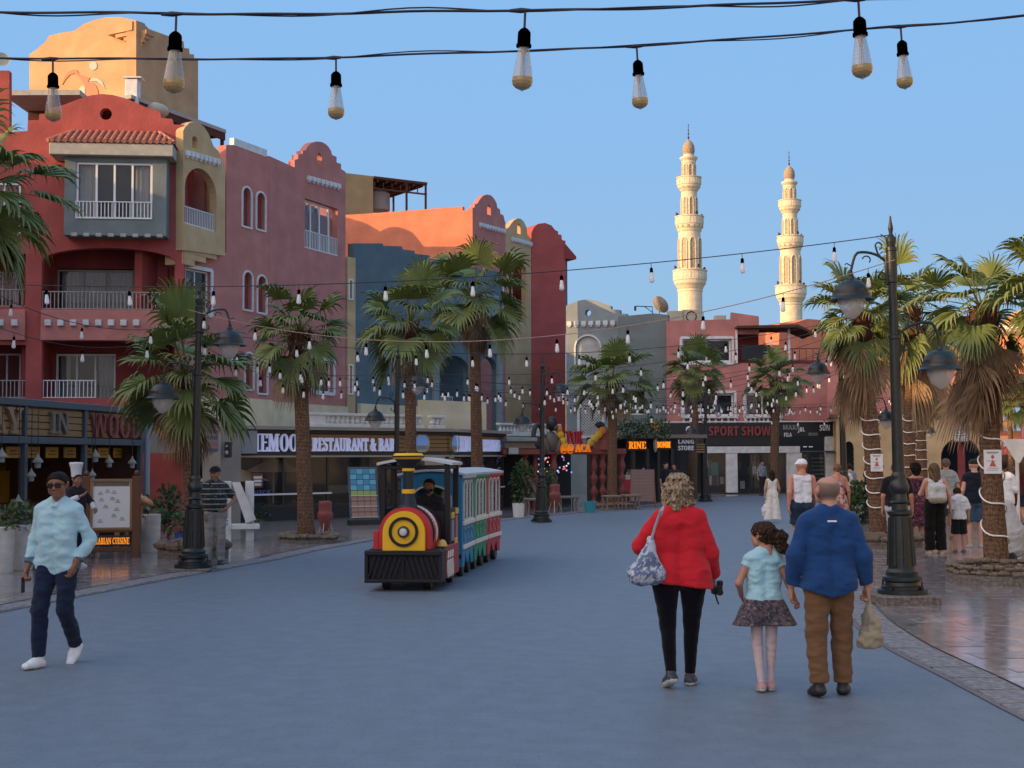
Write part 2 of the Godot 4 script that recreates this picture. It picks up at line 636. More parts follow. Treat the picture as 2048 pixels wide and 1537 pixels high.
func strip(mb: MB, a: PackedVector2Array, b: PackedVector2Array, h: float) -> void:
	for i in mini(a.size(), b.size()) - 1:
		var q = [Vector3(a[i].x, h, -a[i].y), Vector3(a[i + 1].x, h, -a[i + 1].y), Vector3(b[i + 1].x, h, -b[i + 1].y), Vector3(b[i].x, h, -b[i].y)]
		if (q[2] - q[0]).cross(q[3] - q[1]).y < 0:
			q.reverse()
		mb.quad(q[0], q[1], q[2], q[3])
func build_kerb(called: String, c: Curve3D, side: float, label: String, group_len: float) -> void:
	var bed = MB.new()
	strip(bed, offset_line(c, -0.02 * side), offset_line(c, 0.46 * side), 0.008)
	var root = struct_(called, bed, mats["joint"])
	tag(root, label)
	var meshes = []
	for k in 4:
		var b = MB.new()
		b.box(Vector3(), Vector3(0.40 + 0.0 * k, 0.07, 0.60 - 0.02), 0.012)
		for i in b.v.size():
			b.v[i] += Vector3(sin(i * 1.7 + k) * 0.006, 0, cos(i * 2.3 + k * 2.0) * 0.006)
		meshes.append(b.mesh(mats["kerb"]))
	var s = 0.3
	var count = 0
	while s < minf(c.get_baked_length() - 0.4, group_len) and count < 180:
		var p = c.sample_baked(s)
		var t = (c.sample_baked(s + 0.2) - c.sample_baked(s - 0.2)).normalized()
		var r = t.cross(Vector3.UP)
		var o = inst("kerb_stone", meshes[count % 4], root)
		var jit = rng.randf_range(-0.012, 0.012)
		o.transform = Transform3D(Basis(r, Vector3.UP, -t).rotated(Vector3.UP, jit).rotated(t, rng.randf_range(-0.01, 0.01)), p + r * (0.22 * side + jit) + Vector3(0, -0.014 + rng.randf_range(-0.003, 0.003), 0))
		s += 0.6
		count += 1
func build_tiles(root: Node, c: Curve3D, side: float, xs: Vector2, ds: Vector2, tile: Vector2, turn: float) -> void:
	var mesh_list = []
	for k in 3:
		var b = MB.new()
		b.box(Vector3(), Vector3(tile.x - 0.008, 0.02, tile.y - 0.008), 0.002)
		mesh_list.append(b.mesh(mats[["marble", "marble dark", "marble light"][k]]))
	var spots = []
	var bz = Basis(Vector3.UP, turn)
	for i in range(-60, 60):
		for j in range(-60, 90):
			var p = bz * Vector3(i * tile.x + (0.5 * tile.x if j % 2 else 0.0), 0, -j * tile.y)
			p += Vector3((xs.x + xs.y) * 0.5, 0, -ds.x)
			var d = -p.z
			if d < ds.x or d > ds.y or p.x < xs.x or p.x > xs.y or absf(p.x) > 0.375 * d + 0.4:
				continue
			var q = c.get_closest_point(p)
			var near = p - q
			var t = (c.sample_baked(c.get_closest_offset(p) + 0.1) - c.sample_baked(c.get_closest_offset(p) - 0.1)).normalized()
			if near.dot(t.cross(Vector3.UP)) * side < 0.46 + tile.x * 0.52:
				continue
			spots.append(p)
	spots.sort_custom(func(a, b): return a.length() < b.length())
	for p in spots.slice(0, 285):
		var roll = rng.randf()
		var o = inst("paving_tile", mesh_list[0 if roll < 0.55 else 1 if roll < 0.85 else 2], root)
		o.transform = Transform3D(bz.rotated(Vector3.RIGHT, rng.randf_range(-0.003, 0.003)).rotated(Vector3.BACK, rng.randf_range(-0.003, 0.003)), p + Vector3(0, 0.0162, 0))
func build_ground() -> void:
	var lk: Curve3D = kerb_line([[-190, 1262], [0, 1226], [300, 1167], [440, 1141], [560, 1119], [700, 1090], [1000, 1043], [1300, 1013], [1480, 994], [1700, 984]])[0]
	var rk: Curve3D = kerb_line([[2290, 1560], [2048, 1440], [1900, 1362], [1760, 1288], [1690, 1228], [1652, 1150], [1655, 1092], [1690, 1046], [1712, 1012], [1740, 992]])[0]
	left_kerb = [lk]
	right_kerb = [rk]
	var g = MB.new()
	g.quad(Vector3(-900, -0.06, 300), Vector3(900, -0.06, 300), Vector3(900, -0.06, -1200), Vector3(-900, -0.06, -1200))
	struct_("ground", g, mat("sand", lin(0.30, 0.25, 0.19), 0.95, {"tex": "blotch", "scale": 0.05}))
	var r = MB.new()
	r.quad(Vector3(-30, 0, 15), Vector3(30, 0, 15), Vector3(60, 0, -110), Vector3(-30, 0, -110))
	tag(struct_("road", r, mats["road"]), "wide pedestrian street of small grey blue setts")
	var lp = MB.new()
	var e = offset_line(lk, -0.44)
	var far = PackedVector2Array()
	for q in e:
		far.append(Vector2(-60, q.y))
	strip(lp, e, far, 0.022)
	lp.quad(Vector3(-60, 0.024, -e[-1].y), Vector3(60, 0.024, -e[-1].y), Vector3(60, 0.024, -125), Vector3(-60, 0.024, -125))
	lp.quad(Vector3(-60, 0.024, 0), Vector3(e[0].x, 0.024, 0), Vector3(e[0].x, 0.024, -e[0].y), Vector3(-60, 0.024, -e[0].y))
	var lroot = struct_("pavement", lp, mats["marble"])
	tag(lroot, "polished stone pavement along the restaurants")
	build_tiles(lroot, lk, -1.0, Vector2(-13, -2.2), Vector2(14, 36), Vector2(0.6, 0.6), -0.22)
	var rp = MB.new()
	var e2 = offset_line(rk, 0.44)
	var far2 = PackedVector2Array()
	for q in e2:
		far2.append(Vector2(60, q.y))
	strip(rp, e2, far2, 0.022)
	rp.quad(Vector3(e2[-1].x, 0.022, -e2[-1].y), Vector3(60, 0.022, -e2[-1].y), Vector3(60, 0.022, -125), Vector3(e2[-1].x, 0.022, -125))
	var rroot = struct_("pavement", rp, mats["marble"])
	tag(rroot, "wet looking polished pavement under the lamp and palms")
	build_tiles(rroot, rk, 1.0, Vector2(3.4, 12), Vector2(8, 34), Vector2(0.8, 0.4), 0.05)
	build_kerb("kerb", lk, -1.0, "pale kerb stones along the restaurant pavement", 70.0)
	build_kerb("kerb", rk, 1.0, "worn kerb stones edging the polished pavement", 40.0)
func building(called: String, label: String, f: Transform3D) -> Node3D:
	var o = thing(called, label, "building")
	o.transform = f
	return o
func window(parent: Node, a: Vector2, b: Vector2, off: float, panes: int, o := {}) -> Node3D:
	var lo = Vector2(minf(a.x, b.x), minf(a.y, b.y))
	var hi = Vector2(maxf(a.x, b.x), maxf(a.y, b.y))
	var w: float = o.get("bar", 0.06)
	var fr = MB.new()
	fr.span(Vector3(lo.x, lo.y, off - 0.05), Vector3(lo.x + w, hi.y, off + 0.03), 0.008)
	fr.span(Vector3(hi.x - w, lo.y, off - 0.05), Vector3(hi.x, hi.y, off + 0.03), 0.008)
	fr.span(Vector3(lo.x + w, hi.y - w, off - 0.05), Vector3(hi.x - w, hi.y, off + 0.03), 0.008)
	fr.span(Vector3(lo.x + w, lo.y, off - 0.05), Vector3(hi.x - w, lo.y + w, off + 0.03), 0.008)
	var step = (hi.x - lo.x - w * 2) / panes
	for i in range(1, panes):
		var u = lo.x + w + step * i
		fr.span(Vector3(u - w * 0.45, lo.y + w, off - 0.045), Vector3(u + w * 0.45, hi.y - w, off + 0.022), 0.006)
	var win = part("window", fr, mats[o.get("frame", "white frame")], parent)
	for i in panes:
		var g = MB.new()
		g.span(Vector3(lo.x + w + step * i + 0.01, lo.y + w, off - 0.015), Vector3(lo.x + w + step * (i + 1) - 0.01, hi.y - w, off - 0.009))
		part("pane", g, mats["pane"], win)
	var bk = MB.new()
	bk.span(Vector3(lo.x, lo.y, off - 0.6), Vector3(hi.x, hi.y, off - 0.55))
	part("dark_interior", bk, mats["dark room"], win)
	for k in o.get("curtains", []):
		var cu = MB.new()
		var u0 = lerpf(lo.x + w, hi.x - w, k[0])
		var u1 = lerpf(lo.x + w, hi.x - w, k[1])
		var prev = Vector3()
		var nst = maxi(4, int((u1 - u0) / 0.05))
		for i in nst + 1:
			var p = Vector3(lerpf(u0, u1, float(i) / nst), lo.y + w, off - 0.16 + 0.03 * sin(i * 1.9))
			if i:
				cu.quad(prev, p, p + Vector3(0, hi.y - lo.y - 2 * w, 0), prev + Vector3(0, hi.y - lo.y - 2 * w, 0))
			prev = p
		part("curtain", cu, mats[o.get("cloth", "curtain")], win)
	return win
func railing(parent: Node, a: Vector2, b: Vector2, off: float, m := "white frame", gap := 0.12, th := 0.035) -> void:
	var r = MB.new()
	r.span(Vector3(a.x, b.y - th, off - 0.03), Vector3(b.x, b.y, off + 0.03), 0.008)
	r.span(Vector3(a.x, a.y, off - 0.02), Vector3(b.x, a.y + th, off + 0.02))
	var k = int((b.x - a.x) / gap)
	for i in k + 1:
		var u = lerpf(a.x + 0.02, b.x - 0.02, float(i) / k)
		r.span(Vector3(u - 0.013, a.y + th, off - 0.012), Vector3(u + 0.013, b.y - th, off + 0.012))
	part("railing", r, mats[m], parent)
func blocks(parent: Node, a: Vector2, b: Vector2, k: int, s: Vector2, off := 0.0, m := "white trim", hang := false) -> void:
	var mb = MB.new()
	mb.box(Vector3(0, 0, 0.05), Vector3(s.x, s.y, 0.14), 0.012)
	if hang:
		mb.box(Vector3(0, -s.y * 0.62, 0.03), Vector3(s.x * 0.6, s.y * 0.4, 0.1), 0.01)
	var me = mb.mesh(mats[m])
	for i in k:
		var q = a.lerp(b, (i + 0.5) / k)
		var o = inst("block", me, parent)
		o.position = Vector3(q.x, q.y, off)
func surround(parent: Node, op: PackedVector2Array, wdt: float, off: float, m := "white trim", called := "window_surround") -> void:
	var big: Array = Geometry2D.offset_polygon(op, wdt)
	var mb = MB.new()
	mb.wall(big[0], [op], off - 0.02, off + 0.05)
	part(called, mb, mats[m], parent)
func body(parent: Node, u0: float, u1: float, h: float, z0: float, z1: float, m: String, called := "rear_wall") -> void:
	var mb = MB.new()
	mb.span(Vector3(u0, 0, z0), Vector3(u1, h, z1))
	part(called, mb, mats[m], parent)
func pl(f: Transform3D, pts: Array, off := 0.0) -> PackedVector2Array:
	var o = PackedVector2Array()
	for p in pts:
		if p[1] == 0:
			var q = on(f, p[0], 900, off)
			o.append(Vector2(q.x, 0.0))
		else:
			o.append(on(f, p[0], p[1], off))
	return o
func build_red_hotel() -> void:
	var f = frame(at_px(-130, 900, 47.9), at_px(368, 900, 48.8))
	var t = building("hotel_building", "dark red hotel block with stepped domed gable and grey bay window", f)
	var O := func(x, y): return on(f, x, y)
	var outline = pl(f, [[-130, 0], [368, 0], [368, 250], [346, 249], [344, 238], [322, 236], [320, 224], [290, 214], [270, 205], [248, 196], [225, 190], [203, 188], [180, 191], [155, 199], [126, 210], [100, 217], [100, 227], [78, 228], [77, 240], [55, 241], [54, 262], [18, 264], [18, 141], [-130, 141]])
	var l1: Vector2 = O.call(82, 618)
	var l2: Vector2 = O.call(350, 525)
	var l3: Vector2 = O.call(216, 496)
	var loggia = arch(l1.x, l1.y, l2.x, l2.y, l3.y - l2.y)
	var low = rect(O.call(82, 796), O.call(350, 683))
	var ul = rect(O.call(-120, 612), O.call(51, 508))
	var ll = rect(O.call(-120, 796), O.call(51, 690))
	var w = MB.new()
	var hole: Vector2 = O.call(211, 228)
	var circ = PackedVector2Array()
	for i in 20:
		circ.append(hole + Vector2(cos(TAU * i / 20), sin(TAU * i / 20)) * 0.21)
	w.wall(outline, [loggia, low, ul, ll, circ], -0.35, 0.0)
	part("front_wall", w, mats["red wall"], t)
	var u0 = outline[0].x
	var u1 = outline[1].x
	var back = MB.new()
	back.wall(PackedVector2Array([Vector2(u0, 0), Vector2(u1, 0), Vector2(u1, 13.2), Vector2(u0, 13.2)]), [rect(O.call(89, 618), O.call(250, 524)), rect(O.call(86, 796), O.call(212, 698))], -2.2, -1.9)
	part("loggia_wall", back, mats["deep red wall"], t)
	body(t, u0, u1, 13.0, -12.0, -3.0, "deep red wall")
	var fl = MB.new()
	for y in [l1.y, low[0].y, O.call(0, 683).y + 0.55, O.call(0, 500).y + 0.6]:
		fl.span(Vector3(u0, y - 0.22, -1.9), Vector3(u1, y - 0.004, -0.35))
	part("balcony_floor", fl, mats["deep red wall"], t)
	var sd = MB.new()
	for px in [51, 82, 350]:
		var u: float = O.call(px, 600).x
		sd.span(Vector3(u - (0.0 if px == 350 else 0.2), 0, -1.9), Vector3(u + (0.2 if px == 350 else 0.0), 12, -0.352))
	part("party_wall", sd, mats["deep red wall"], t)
	var bx: Vector2 = O.call(304, 560)
	var bb = MB.new()
	bb.span(Vector3(bx.x, l1.y, -1.895), Vector3(bx.x + 0.9, l1.y + 2.6, -1.2))
	part("inner_wall", bb, mats["deep red wall"], t)
	window(t, O.call(89, 618), O.call(250, 526), -2.0, 3, {"curtains": [[0.02, 0.62], [0.66, 1.0]], "frame": "grey trim"})
	window(t, O.call(86, 796), O.call(212, 700), -2.0, 3, {"curtains": [[0.02, 0.2], [0.72, 0.98]], "bar": 0.08})
	window(t, O.call(-70, 796), O.call(16, 700), -1.86, 3, {"curtains": [[0.1, 0.6]]})
	window(t, O.call(-80, 612), O.call(8, 530), -1.86, 3, {"curtains": [[0.1, 0.6]]})
	for r in [[82, 352], [-130, 51]]:
		var pr = MB.new()
		pr.span(Vector3(O.call(r[0], 650).x, O.call(0, 681).y, 0.003), Vector3(O.call(r[1], 650).x, O.call(0, 620).y, 0.14), 0.015)
		part("balcony_parapet", pr, mats["pink wall"], t)
	blocks(t, O.call(85, 647), O.call(286, 647), 8, Vector2(0.21, 0.21), 0.14)
	blocks(t, O.call(-95, 647), O.call(45, 647), 5, Vector2(0.21, 0.21), 0.14)
	railing(t, O.call(82, 618), O.call(350, 584), -0.12, "grey trim", 0.13)
	railing(t, O.call(-120, 612), O.call(51, 578), -0.12, "grey trim", 0.13)
	railing(t, O.call(82, 796), O.call(190, 760), -0.2, "white frame", 0.13)
	railing(t, O.call(-120, 796), O.call(51, 760), -0.2, "grey trim", 0.13)
	var dr = window(t, O.call(-25, 470), O.call(42, 368), 0.03, 2, {"curtains": [[0.5, 1.0]]})
	dr.set_meta("label", "white window half hidden by palm leaves")
	var z = 0.85
	var B := func(x, y): return on(f, x, y, z)
	var b0: Vector2 = B.call(127, 470)
	var b1: Vector2 = B.call(333, 300)
	var w0: Vector2 = B.call(150, 437)
	var w1: Vector2 = B.call(305, 326)
	var bay = MB.new()
	bay.wall(rect(b0, b1), [rect(w0, w1)], z - 0.2, z)
	bay.span(Vector3(b0.x, b0.y, 0.004), Vector3(b0.x + 0.15, b1.y, z - 0.2))
	bay.span(Vector3(b1.x - 0.15, b0.y, 0.004), Vector3(b1.x, b1.y, z - 0.2))
	bay.span(Vector3(b0.x + 0.15, b0.y, 0.004), Vector3(b1.x - 0.15, b0.y + 0.15, z - 0.2))
	var by = part("bay_window", bay, mats["blue wall"], t)
	window(by, w0, w1, z - 0.1, 4, {"curtains": [[0.0, 0.23], [0.78, 1.0]], "bar": 0.08})
	railing(by, Vector2(w0.x, w0.y), Vector2(w1.x, B.call(0, 400).y), z + 0.02, "white frame", 0.12)
	blocks(by, B.call(135, 469), B.call(331, 472), 8, Vector2(0.2, 0.12), z - 0.1, "grey trim")
	var c0: Vector2 = B.call(101, 309)
	var c1: Vector2 = B.call(348, 292)
	var cn = MB.new()
	cn.span(Vector3(c0.x, c0.y - 0.05, 0.003), Vector3(c1.x, c1.y, z + 0.28), 0.02)
	part("cornice", cn, mats["grey trim"], t)
	var tr = MB.new()
	tr.quad(Vector3(c0.x - 0.05, c1.y + 0.02, z + 0.32), Vector3(c1.x + 0.05, c1.y + 0.02, z + 0.32), Vector3(c1.x - 0.62, c1.y + 0.62, 0.003), Vector3(c0.x + 0.62, c1.y + 0.62, 0.003))
	tr.tri(Vector3(c1.x + 0.05, c1.y + 0.02, z + 0.32), Vector3(c1.x + 0.05, c1.y + 0.02, 0.0), Vector3(c1.x - 0.62, c1.y + 0.62, 0.003))
	tr.tri(Vector3(c0.x - 0.05, c1.y + 0.02, 0.0), Vector3(c0.x - 0.05, c1.y + 0.02, z + 0.32), Vector3(c0.x + 0.62, c1.y + 0.62, 0.003))
	var roof = part("bay_roof", tr, mats["roof tile"], t)
	for e in [[c0.x - 0.05, c0.x + 0.62], [c1.x + 0.05, c1.x - 0.62]]:
		var hip = MB.new()
		hip.tube([Vector3(e[0], c1.y + 0.05, z + 0.32), Vector3(e[1], c1.y + 0.65, 0.02)], 0.07, 8)
		part("hip_tile", hip, mats["roof tile"], roof)
	var n = 19
	for i in n:
		var u = lerpf(c0.x + 0.1, c1.x - 0.1, float(i) / (n - 1))
		var top = 1.0
		top = minf(top, (u - c0.x + 0.05) / 0.67)
		top = minf(top, (c1.x + 0.05 - u) / 0.67)
		var p0 = Vector3(u, c1.y + 0.04, z + 0.36)
		var p1 = Vector3(u, c1.y + 0.64, 0.03)
		var steps = 3
		var br = MB.new()
		for s in steps:
			var q0 = float(s) / steps * top
			var q1 = (s + 1.08) / steps * top
			br.tube([p0.lerp(p1, q0) + Vector3(0, 0.012, 0), p0.lerp(p1, q1)], [0.075, 0.058], 8)
		part("tile", br, mats["roof tile"], roof)
func build_yellow_bay() -> void:
	var a = at_px(366, 900, 48.75)
	var d = Vector3(0.316, 0, -0.949)
	var f = frame(a, a + d * 3.2)
	var t = building("hotel_building", "mustard yellow balcony bay with round gable beside the red block", f)
	var O := func(x, y): return on(f, x, y)
	var outline = pl(f, [[366, 500], [450, 512], [450, 330], [441, 318], [437, 303], [427, 293], [422, 280], [416, 266], [408, 254], [398, 246], [388, 243], [378, 246], [370, 254], [366, 262]])
	var s0: Vector2 = O.call(366, 455)
	var s1: Vector2 = O.call(433, 398)
	var top: Vector2 = O.call(397, 336)
	var h0: Vector2 = O.call(384, 295)
	var h1: Vector2 = O.call(395, 275)
	var w = MB.new()
	var op = arch(s0.x + 0.08, O.call(433, 465).y, s1.x, s1.y, top.y - s1.y)
	w.wall(outline, [op, arch(h0.x, h0.y, h1.x, h1.y - 0.12, 0.12)], -0.3, 0.0)
	part("front_wall", w, mats["yellow wall"], t)
	var u1 = outline[1].x
	var sd = MB.new()
	sd.span(Vector3(u1 - 0.25, outline[1].y, -1.6), Vector3(u1, outline[2].y, -0.3))
	sd.span(Vector3(0.0, outline[1].y, -1.6), Vector3(u1 - 0.25, outline[1].y + 0.25, -0.3))
	part("side_wall", sd, mats["yellow wall"], t)
	for k in 3:
		var st = MB.new()
		st.span(Vector3(0.0, outline[1].y - 0.22 * (k + 1), -0.8), Vector3(u1 - 0.5 - 0.75 * k, outline[1].y - 0.22 * k - 0.003, -0.06), 0.01)
		part("corbel", st, mats["yellow wall"], t)
	var bw = MB.new()
	bw.span(Vector3(-0.2, 7.0, -1.9), Vector3(u1, 13.0, -1.6))
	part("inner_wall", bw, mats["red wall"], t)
	window(t, O.call(366, 460), O.call(404, 376), -1.5, 2, {"curtains": [[0.3, 0.9]]})
	railing(t, Vector2(op[0].x, op[0].y + 0.02), Vector2(op[1].x, O.call(433, 430).y), -0.1, "white frame", 0.11)
	blocks(t, O.call(368, 306), O.call(437, 325), 8, Vector2(0.2, 0.2), 0.0, "white trim", true)
func build_pink_hotel() -> void:
	var P := [Vector2(-10.75, 51.2), Vector2(-10.42, 52.3), Vector2(-9.48, 54.6), Vector2(-8.87, 57.05), Vector2(-7.27, 60.99)]
	var V := func(i): return Vector3(P[i].x, 0, -P[i].y)
	var t = building("hotel_building", "dusty pink hotel block with arched windows and round topped gable", Transform3D())
	var f0 = frame(at_px(366, 900, 49.6), V.call(1))
	var w0 = MB.new()
	w0.x = f0
	var win: Array = [on(f0, 368, 620), on(f0, 420, 545)]
	w0.wall(pl(f0, [[366, 0], [468, 0], [468, 290], [452, 290], [452, 506], [366, 506]]), [rect(win[0], win[1])], -0.4, 0)
	part("front_wall", w0, mats["pink wall"], t)
	var g0 = Node3D.new()
	g0.name = "window_bay"
	t.add_child(g0, true)
	g0.transform = f0
	window(g0, win[0], win[1], -0.15, 2, {"curtains": [[0.3, 0.5]]})
	surround(g0, rect(win[0], win[1]), 0.14, 0.0)
	var f1 = frame(V.call(1), V.call(2))
	var w1 = MB.new()
	w1.x = f1
	var ops = []
	for q in [[482, 503, 455, 392], [510, 531, 461, 402], [484, 505, 622, 560], [512, 533, 628, 568], [487, 507, 782, 722], [513, 535, 790, 724]]:
		var a = on(f1, q[0] + 2, q[2] - 4)
		var b = on(f1, q[1] - 2, q[3])
		ops.append(arch(a.x, a.y, b.x, b.y, 0.26))
	w1.wall(pl(f1, [[466, 0], [538, 0], [538, 318], [466, 290]]), ops, -0.3, 0)
	part("front_wall", w1, mats["pink wall"], t)
	var g1 = Node3D.new()
	g1.name = "window_bay"
	t.add_child(g1, true)
	g1.transform = f1
	for o in ops:
		surround(g1, o, 0.07, 0.0)
		var bl = MB.new()
		bl.extrude(o, -0.26, -0.16)
		part("shutter", bl, mats["deep red wall"], g1)
	var ra = on(f1, 470, 292)
	var rb = on(f1, 536, 314)
	var rl = MB.new()
	rl.span(Vector3(ra.x, rb.y, -0.25), Vector3(rb.x, rb.y + 0.28, -0.05))
	part("roof_rail", rl, mats["white trim"], g1)
	var f2 = frame(V.call(2), V.call(3))
	var w2 = MB.new()
	w2.x = f2
	w2.wall(pl(f2, [[538, 0], [589, 0], [589, 335], [538, 312]]), [], -0.3, 0)
	part("front_wall", w2, mats["pink wall"], t)
	var f3 = frame(V.call(3), V.call(4))
	var w3 = MB.new()
	w3.x = f3
	var k0 = on(f3, 609, 495)
	var k1 = on(f3, 675, 418)
	var hh = on(f3, 639, 331)
	var hole = arch(hh.x - 0.2, hh.y, hh.x + 0.2, hh.y + 0.34, 0.2)
	var l0 = on(f3, 628, 783)
	var l1 = on(f3, 666, 724)
	var low = rect(l0, l1)
	w3.wall(pl(f3, [[589, 0], [691, 0], [691, 344], [682, 338], [682, 328], [673, 325], [673, 314], [664, 310], [662, 302], [657, 294], [651, 288], [643, 284], [633, 283], [623, 286], [615, 293], [612, 300], [605, 302], [605, 308], [596, 309], [596, 318], [589, 320]]), [rect(k0, k1), hole, low], -0.3, 0)
	part("gable_wall", w3, mats["pink wall"], t)
	var g3 = Node3D.new()
	g3.name = "window_bay"
	t.add_child(g3, true)
	g3.transform = f3
	window(g3, k0, Vector2(lerpf(k0.x, k1.x, 0.86), k1.y), -0.22, 3, {"curtains": [[0.0, 0.3], [0.35, 0.62]], "bar": 0.08})
	railing(g3, k0, Vector2(k1.x, k0.y + 0.75), -0.02, "white frame", 0.13)
	window(g3, l0, l1, -0.2, 2, {"curtains": [[0.5, 1.0]], "cloth": "blind"})
	surround(g3, low, 0.13, 0.0)
	blocks(g3, on(f3, 612, 356), on(f3, 679, 374), 8, Vector2(0.26, 0.2), 0.0, "white trim", true)
	var b = MB.new()
	b.x = f3
	b.span(Vector3(-2.6, 0, -9.0), Vector3(on(f3, 691, 900).x - 0.02, 12.3, -0.32))
	b.x = f1
	b.span(Vector3(-1.4, 0, -9.0), Vector3(2.3, 12.6, -0.42))
	part("rear_wall", b, mats["pink wall"], t)
	var rg = MB.new()
	var fe = frame(at_px(689, 900, 76.5), at_px(945, 900, 74.0))
	rg.x = Transform3D(fe.basis, fe.origin + Vector3(-0.906, 0.25, 0.423) * 8.0)
	rg.extrude(pl(fe, [[640, 640], [945, 640], [945, 497], [856, 497], [846, 492], [836, 478], [826, 466], [812, 459], [800, 457], [788, 458], [778, 462], [768, 468], [752, 458], [730, 446], [710, 440], [690, 436], [640, 430]]), -0.3, 0)
	part("added_shadow_gable", rg, mats["pink wall"], t)  # unseen gable added and shaped to cast the domed shadow on the salmon wall
	var yb = MB.new()
	for f in [f0, f1, f2, f3]:
		yb.x = f
		var e: float = {f0: 4.2, f1: 2.49, f2: 2.53, f3: 4.26}[f]
		yb.span(Vector3(0.0, 0, 0.004), Vector3(e, on(f, 560, 802).y if f == f1 else 4.1, 0.14))
	part("ground_storey", yb, mats["pale yellow wall"], t)
func build_back_row() -> void:
	var fd = frame(at_px(689, 900, 79.5), at_px(746, 900, 80.5))
	var d = building("roof_house", "small tan roof house with a dark steel pergola", fd)
	var e = on(fd, 746, 420)
	var h0 = on(fd, 690, 346)
	var m = MB.new()
	m.span(Vector3(-2.5, 10.0, -3.5), Vector3(e.x, h0.y, 0))
	part("wall", m, mats["tan wall"], d)
	var pe = on(fd, 853, 372)
	var pr = MB.new()
	pr.span(Vector3(e.x + 0.003, h0.y - 0.14, -4.2), Vector3(pe.x, h0.y, 0.1))
	for i in 6:
		var u = lerpf(e.x, pe.x, (i + 0.5) / 6)
		pr.span(Vector3(u - 0.04, h0.y - 0.3, -4.2), Vector3(u + 0.04, h0.y - 0.143, 0.05))
	pr.span(Vector3(e.x + 0.003, h0.y - 0.75, -0.05), Vector3(pe.x, h0.y - 0.66, 0.05))
	for i in 7:
		var u = lerpf(e.x + 0.1, pe.x - 0.05, i / 6.0)
		pr.span(Vector3(u - 0.02, h0.y - 0.66, -0.03), Vector3(u + 0.02, h0.y - 0.3, 0.03))
	part("pergola_roof", pr, mats["old bark"], d)
	for q in [[lerpf(e.x, pe.x, 0.62), 0.0], [pe.x - 0.06, 0.0], [pe.x - 0.06, -4.0]]:
		var po = MB.new()
		po.span(Vector3(q[0] - 0.05, 12.0, q[1] - 0.05), Vector3(q[0] + 0.05, h0.y - 0.1, q[1] + 0.05))
		part("post", po, mats["old bark"], d)
	var tk = MB.new()
	tk.lathe([Vector2(0, h0.y - 1.75), Vector2(0.75, h0.y - 1.75), Vector2(0.75, h0.y - 0.75), Vector2(0.6, h0.y - 0.65), Vector2(0, h0.y - 0.6)], 14, false, Vector3(e.x + 0.9, 0, -1.2))
	part("water_tank", tk, mats["beige wall"], d)
	var A := at_px(689, 900, 76.5)
	var B := at_px(945, 900, 74.0)
	var C := at_px(1011, 900, 77.3)
	var D := at_px(1063, 900, 80.0)
	var s = building("hotel_building", "salmon house with long side wall and pink stepped gable behind palms", Transform3D())
	var f = frame(A, B)
	var w = MB.new()
	w.x = f
	w.extrude(pl(f, [[640, 0], [945, 0], [945, 421], [925, 421], [925, 413], [755, 426], [690, 430], [640, 433]]), -0.3, 0)
	part("side_wall", w, mats["salmon wall"], s)
	var fg = frame(B, C)
	var g = MB.new()
	g.x = fg
	var hh = on(fg, 978, 430)
	g.wall(pl(fg, [[945, 0], [1011, 0], [1011, 445], [1009, 440], [1007, 431], [1001, 428], [1000, 419], [995, 416], [993, 406], [988, 397], [982, 391], [974, 389], [966, 392], [959, 400], [955, 407], [950, 409], [949, 415], [945, 416]]), [arch(hh.x - 0.22, hh.y, hh.x + 0.22, hh.y + 0.35, 0.22)], -0.3, 0)
	part("gable_wall", g, mats["pink wall"], s)
	var gb = Node3D.new()
	gb.name = "gable_trim"
	s.add_child(gb, true)
	gb.transform = fg
	blocks(gb, on(fg, 957, 449), on(fg, 1009, 463), 9, Vector2(0.26, 0.2), 0.0, "white trim", true)
	var wq = [on(fg, 985, 640), on(fg, 1005, 560)]
	window(gb, wq[0], wq[1], 0.05, 2, {"curtains": [[0, 0.4]]})
	var fy = frame(C, D)
	var y = MB.new()
	y.x = fy
	var hy = on(fy, 1038, 468)
	var ya = on(fy, 1018, 640)
	var yb = on(fy, 1052, 545)
	y.wall(pl(fy, [[1011, 0], [1063, 0], [1063, 490], [1060, 476], [1055, 470], [1053, 455], [1048, 444], [1042, 438], [1035, 437], [1028, 441], [1022, 448], [1017, 456], [1011, 460]]), [arch(hy.x - 0.2, hy.y, hy.x + 0.2, hy.y + 0.4, 0.2), arch(ya.x, ya.y, yb.x, yb.y, 0.6)], -0.3, 0)
	part("gable_wall", y, mats["yellow wall"], s)
	var gy = Node3D.new()
	gy.name = "gable_trim"
	s.add_child(gy, true)
	gy.transform = fy
	blocks(gy, on(fy, 1022, 478), on(fy, 1062, 489), 9, Vector2(0.26, 0.2), 0.0, "white trim", true)
	window(gy, ya, Vector2(yb.x, yb.y + 0.2), -0.9, 2, {"curtains": [[0.4, 0.9]]})
	var iw = MB.new()
	iw.span(Vector3(0.1, 0, -2.0), Vector3(3.0, on(fy, 1050, 500).y, -1.6))
	part("inner_wall", iw, mats["deep red wall"], gy)
	var rb = MB.new()
	rb.x = f
	rb.span(Vector3(0, 0, -9), Vector3(on(f, 930, 0).x, on(f, 800, 430).y - 0.8, -0.31))
	part("rear_wall", rb, mats["salmon wall"], s)
	var fr = frame(D, at_px(1131, 900, 81.0))
	var r = building("hotel_building", "tall plain red block at the street bend with tiled grey bay", fr)
	var q = MB.new()
	q.extrude(pl(fr, [[1063, 0], [1131, 0], [1131, 482], [1124, 480], [1123, 470], [1117, 469], [1116, 463], [1110, 460], [1103, 451], [1090, 446], [1076, 448], [1068, 455], [1063, 466]]), -6, 0)
	part("wall", q, mats["red wall"], r)
	var u = on(fr, 1131, 900).x
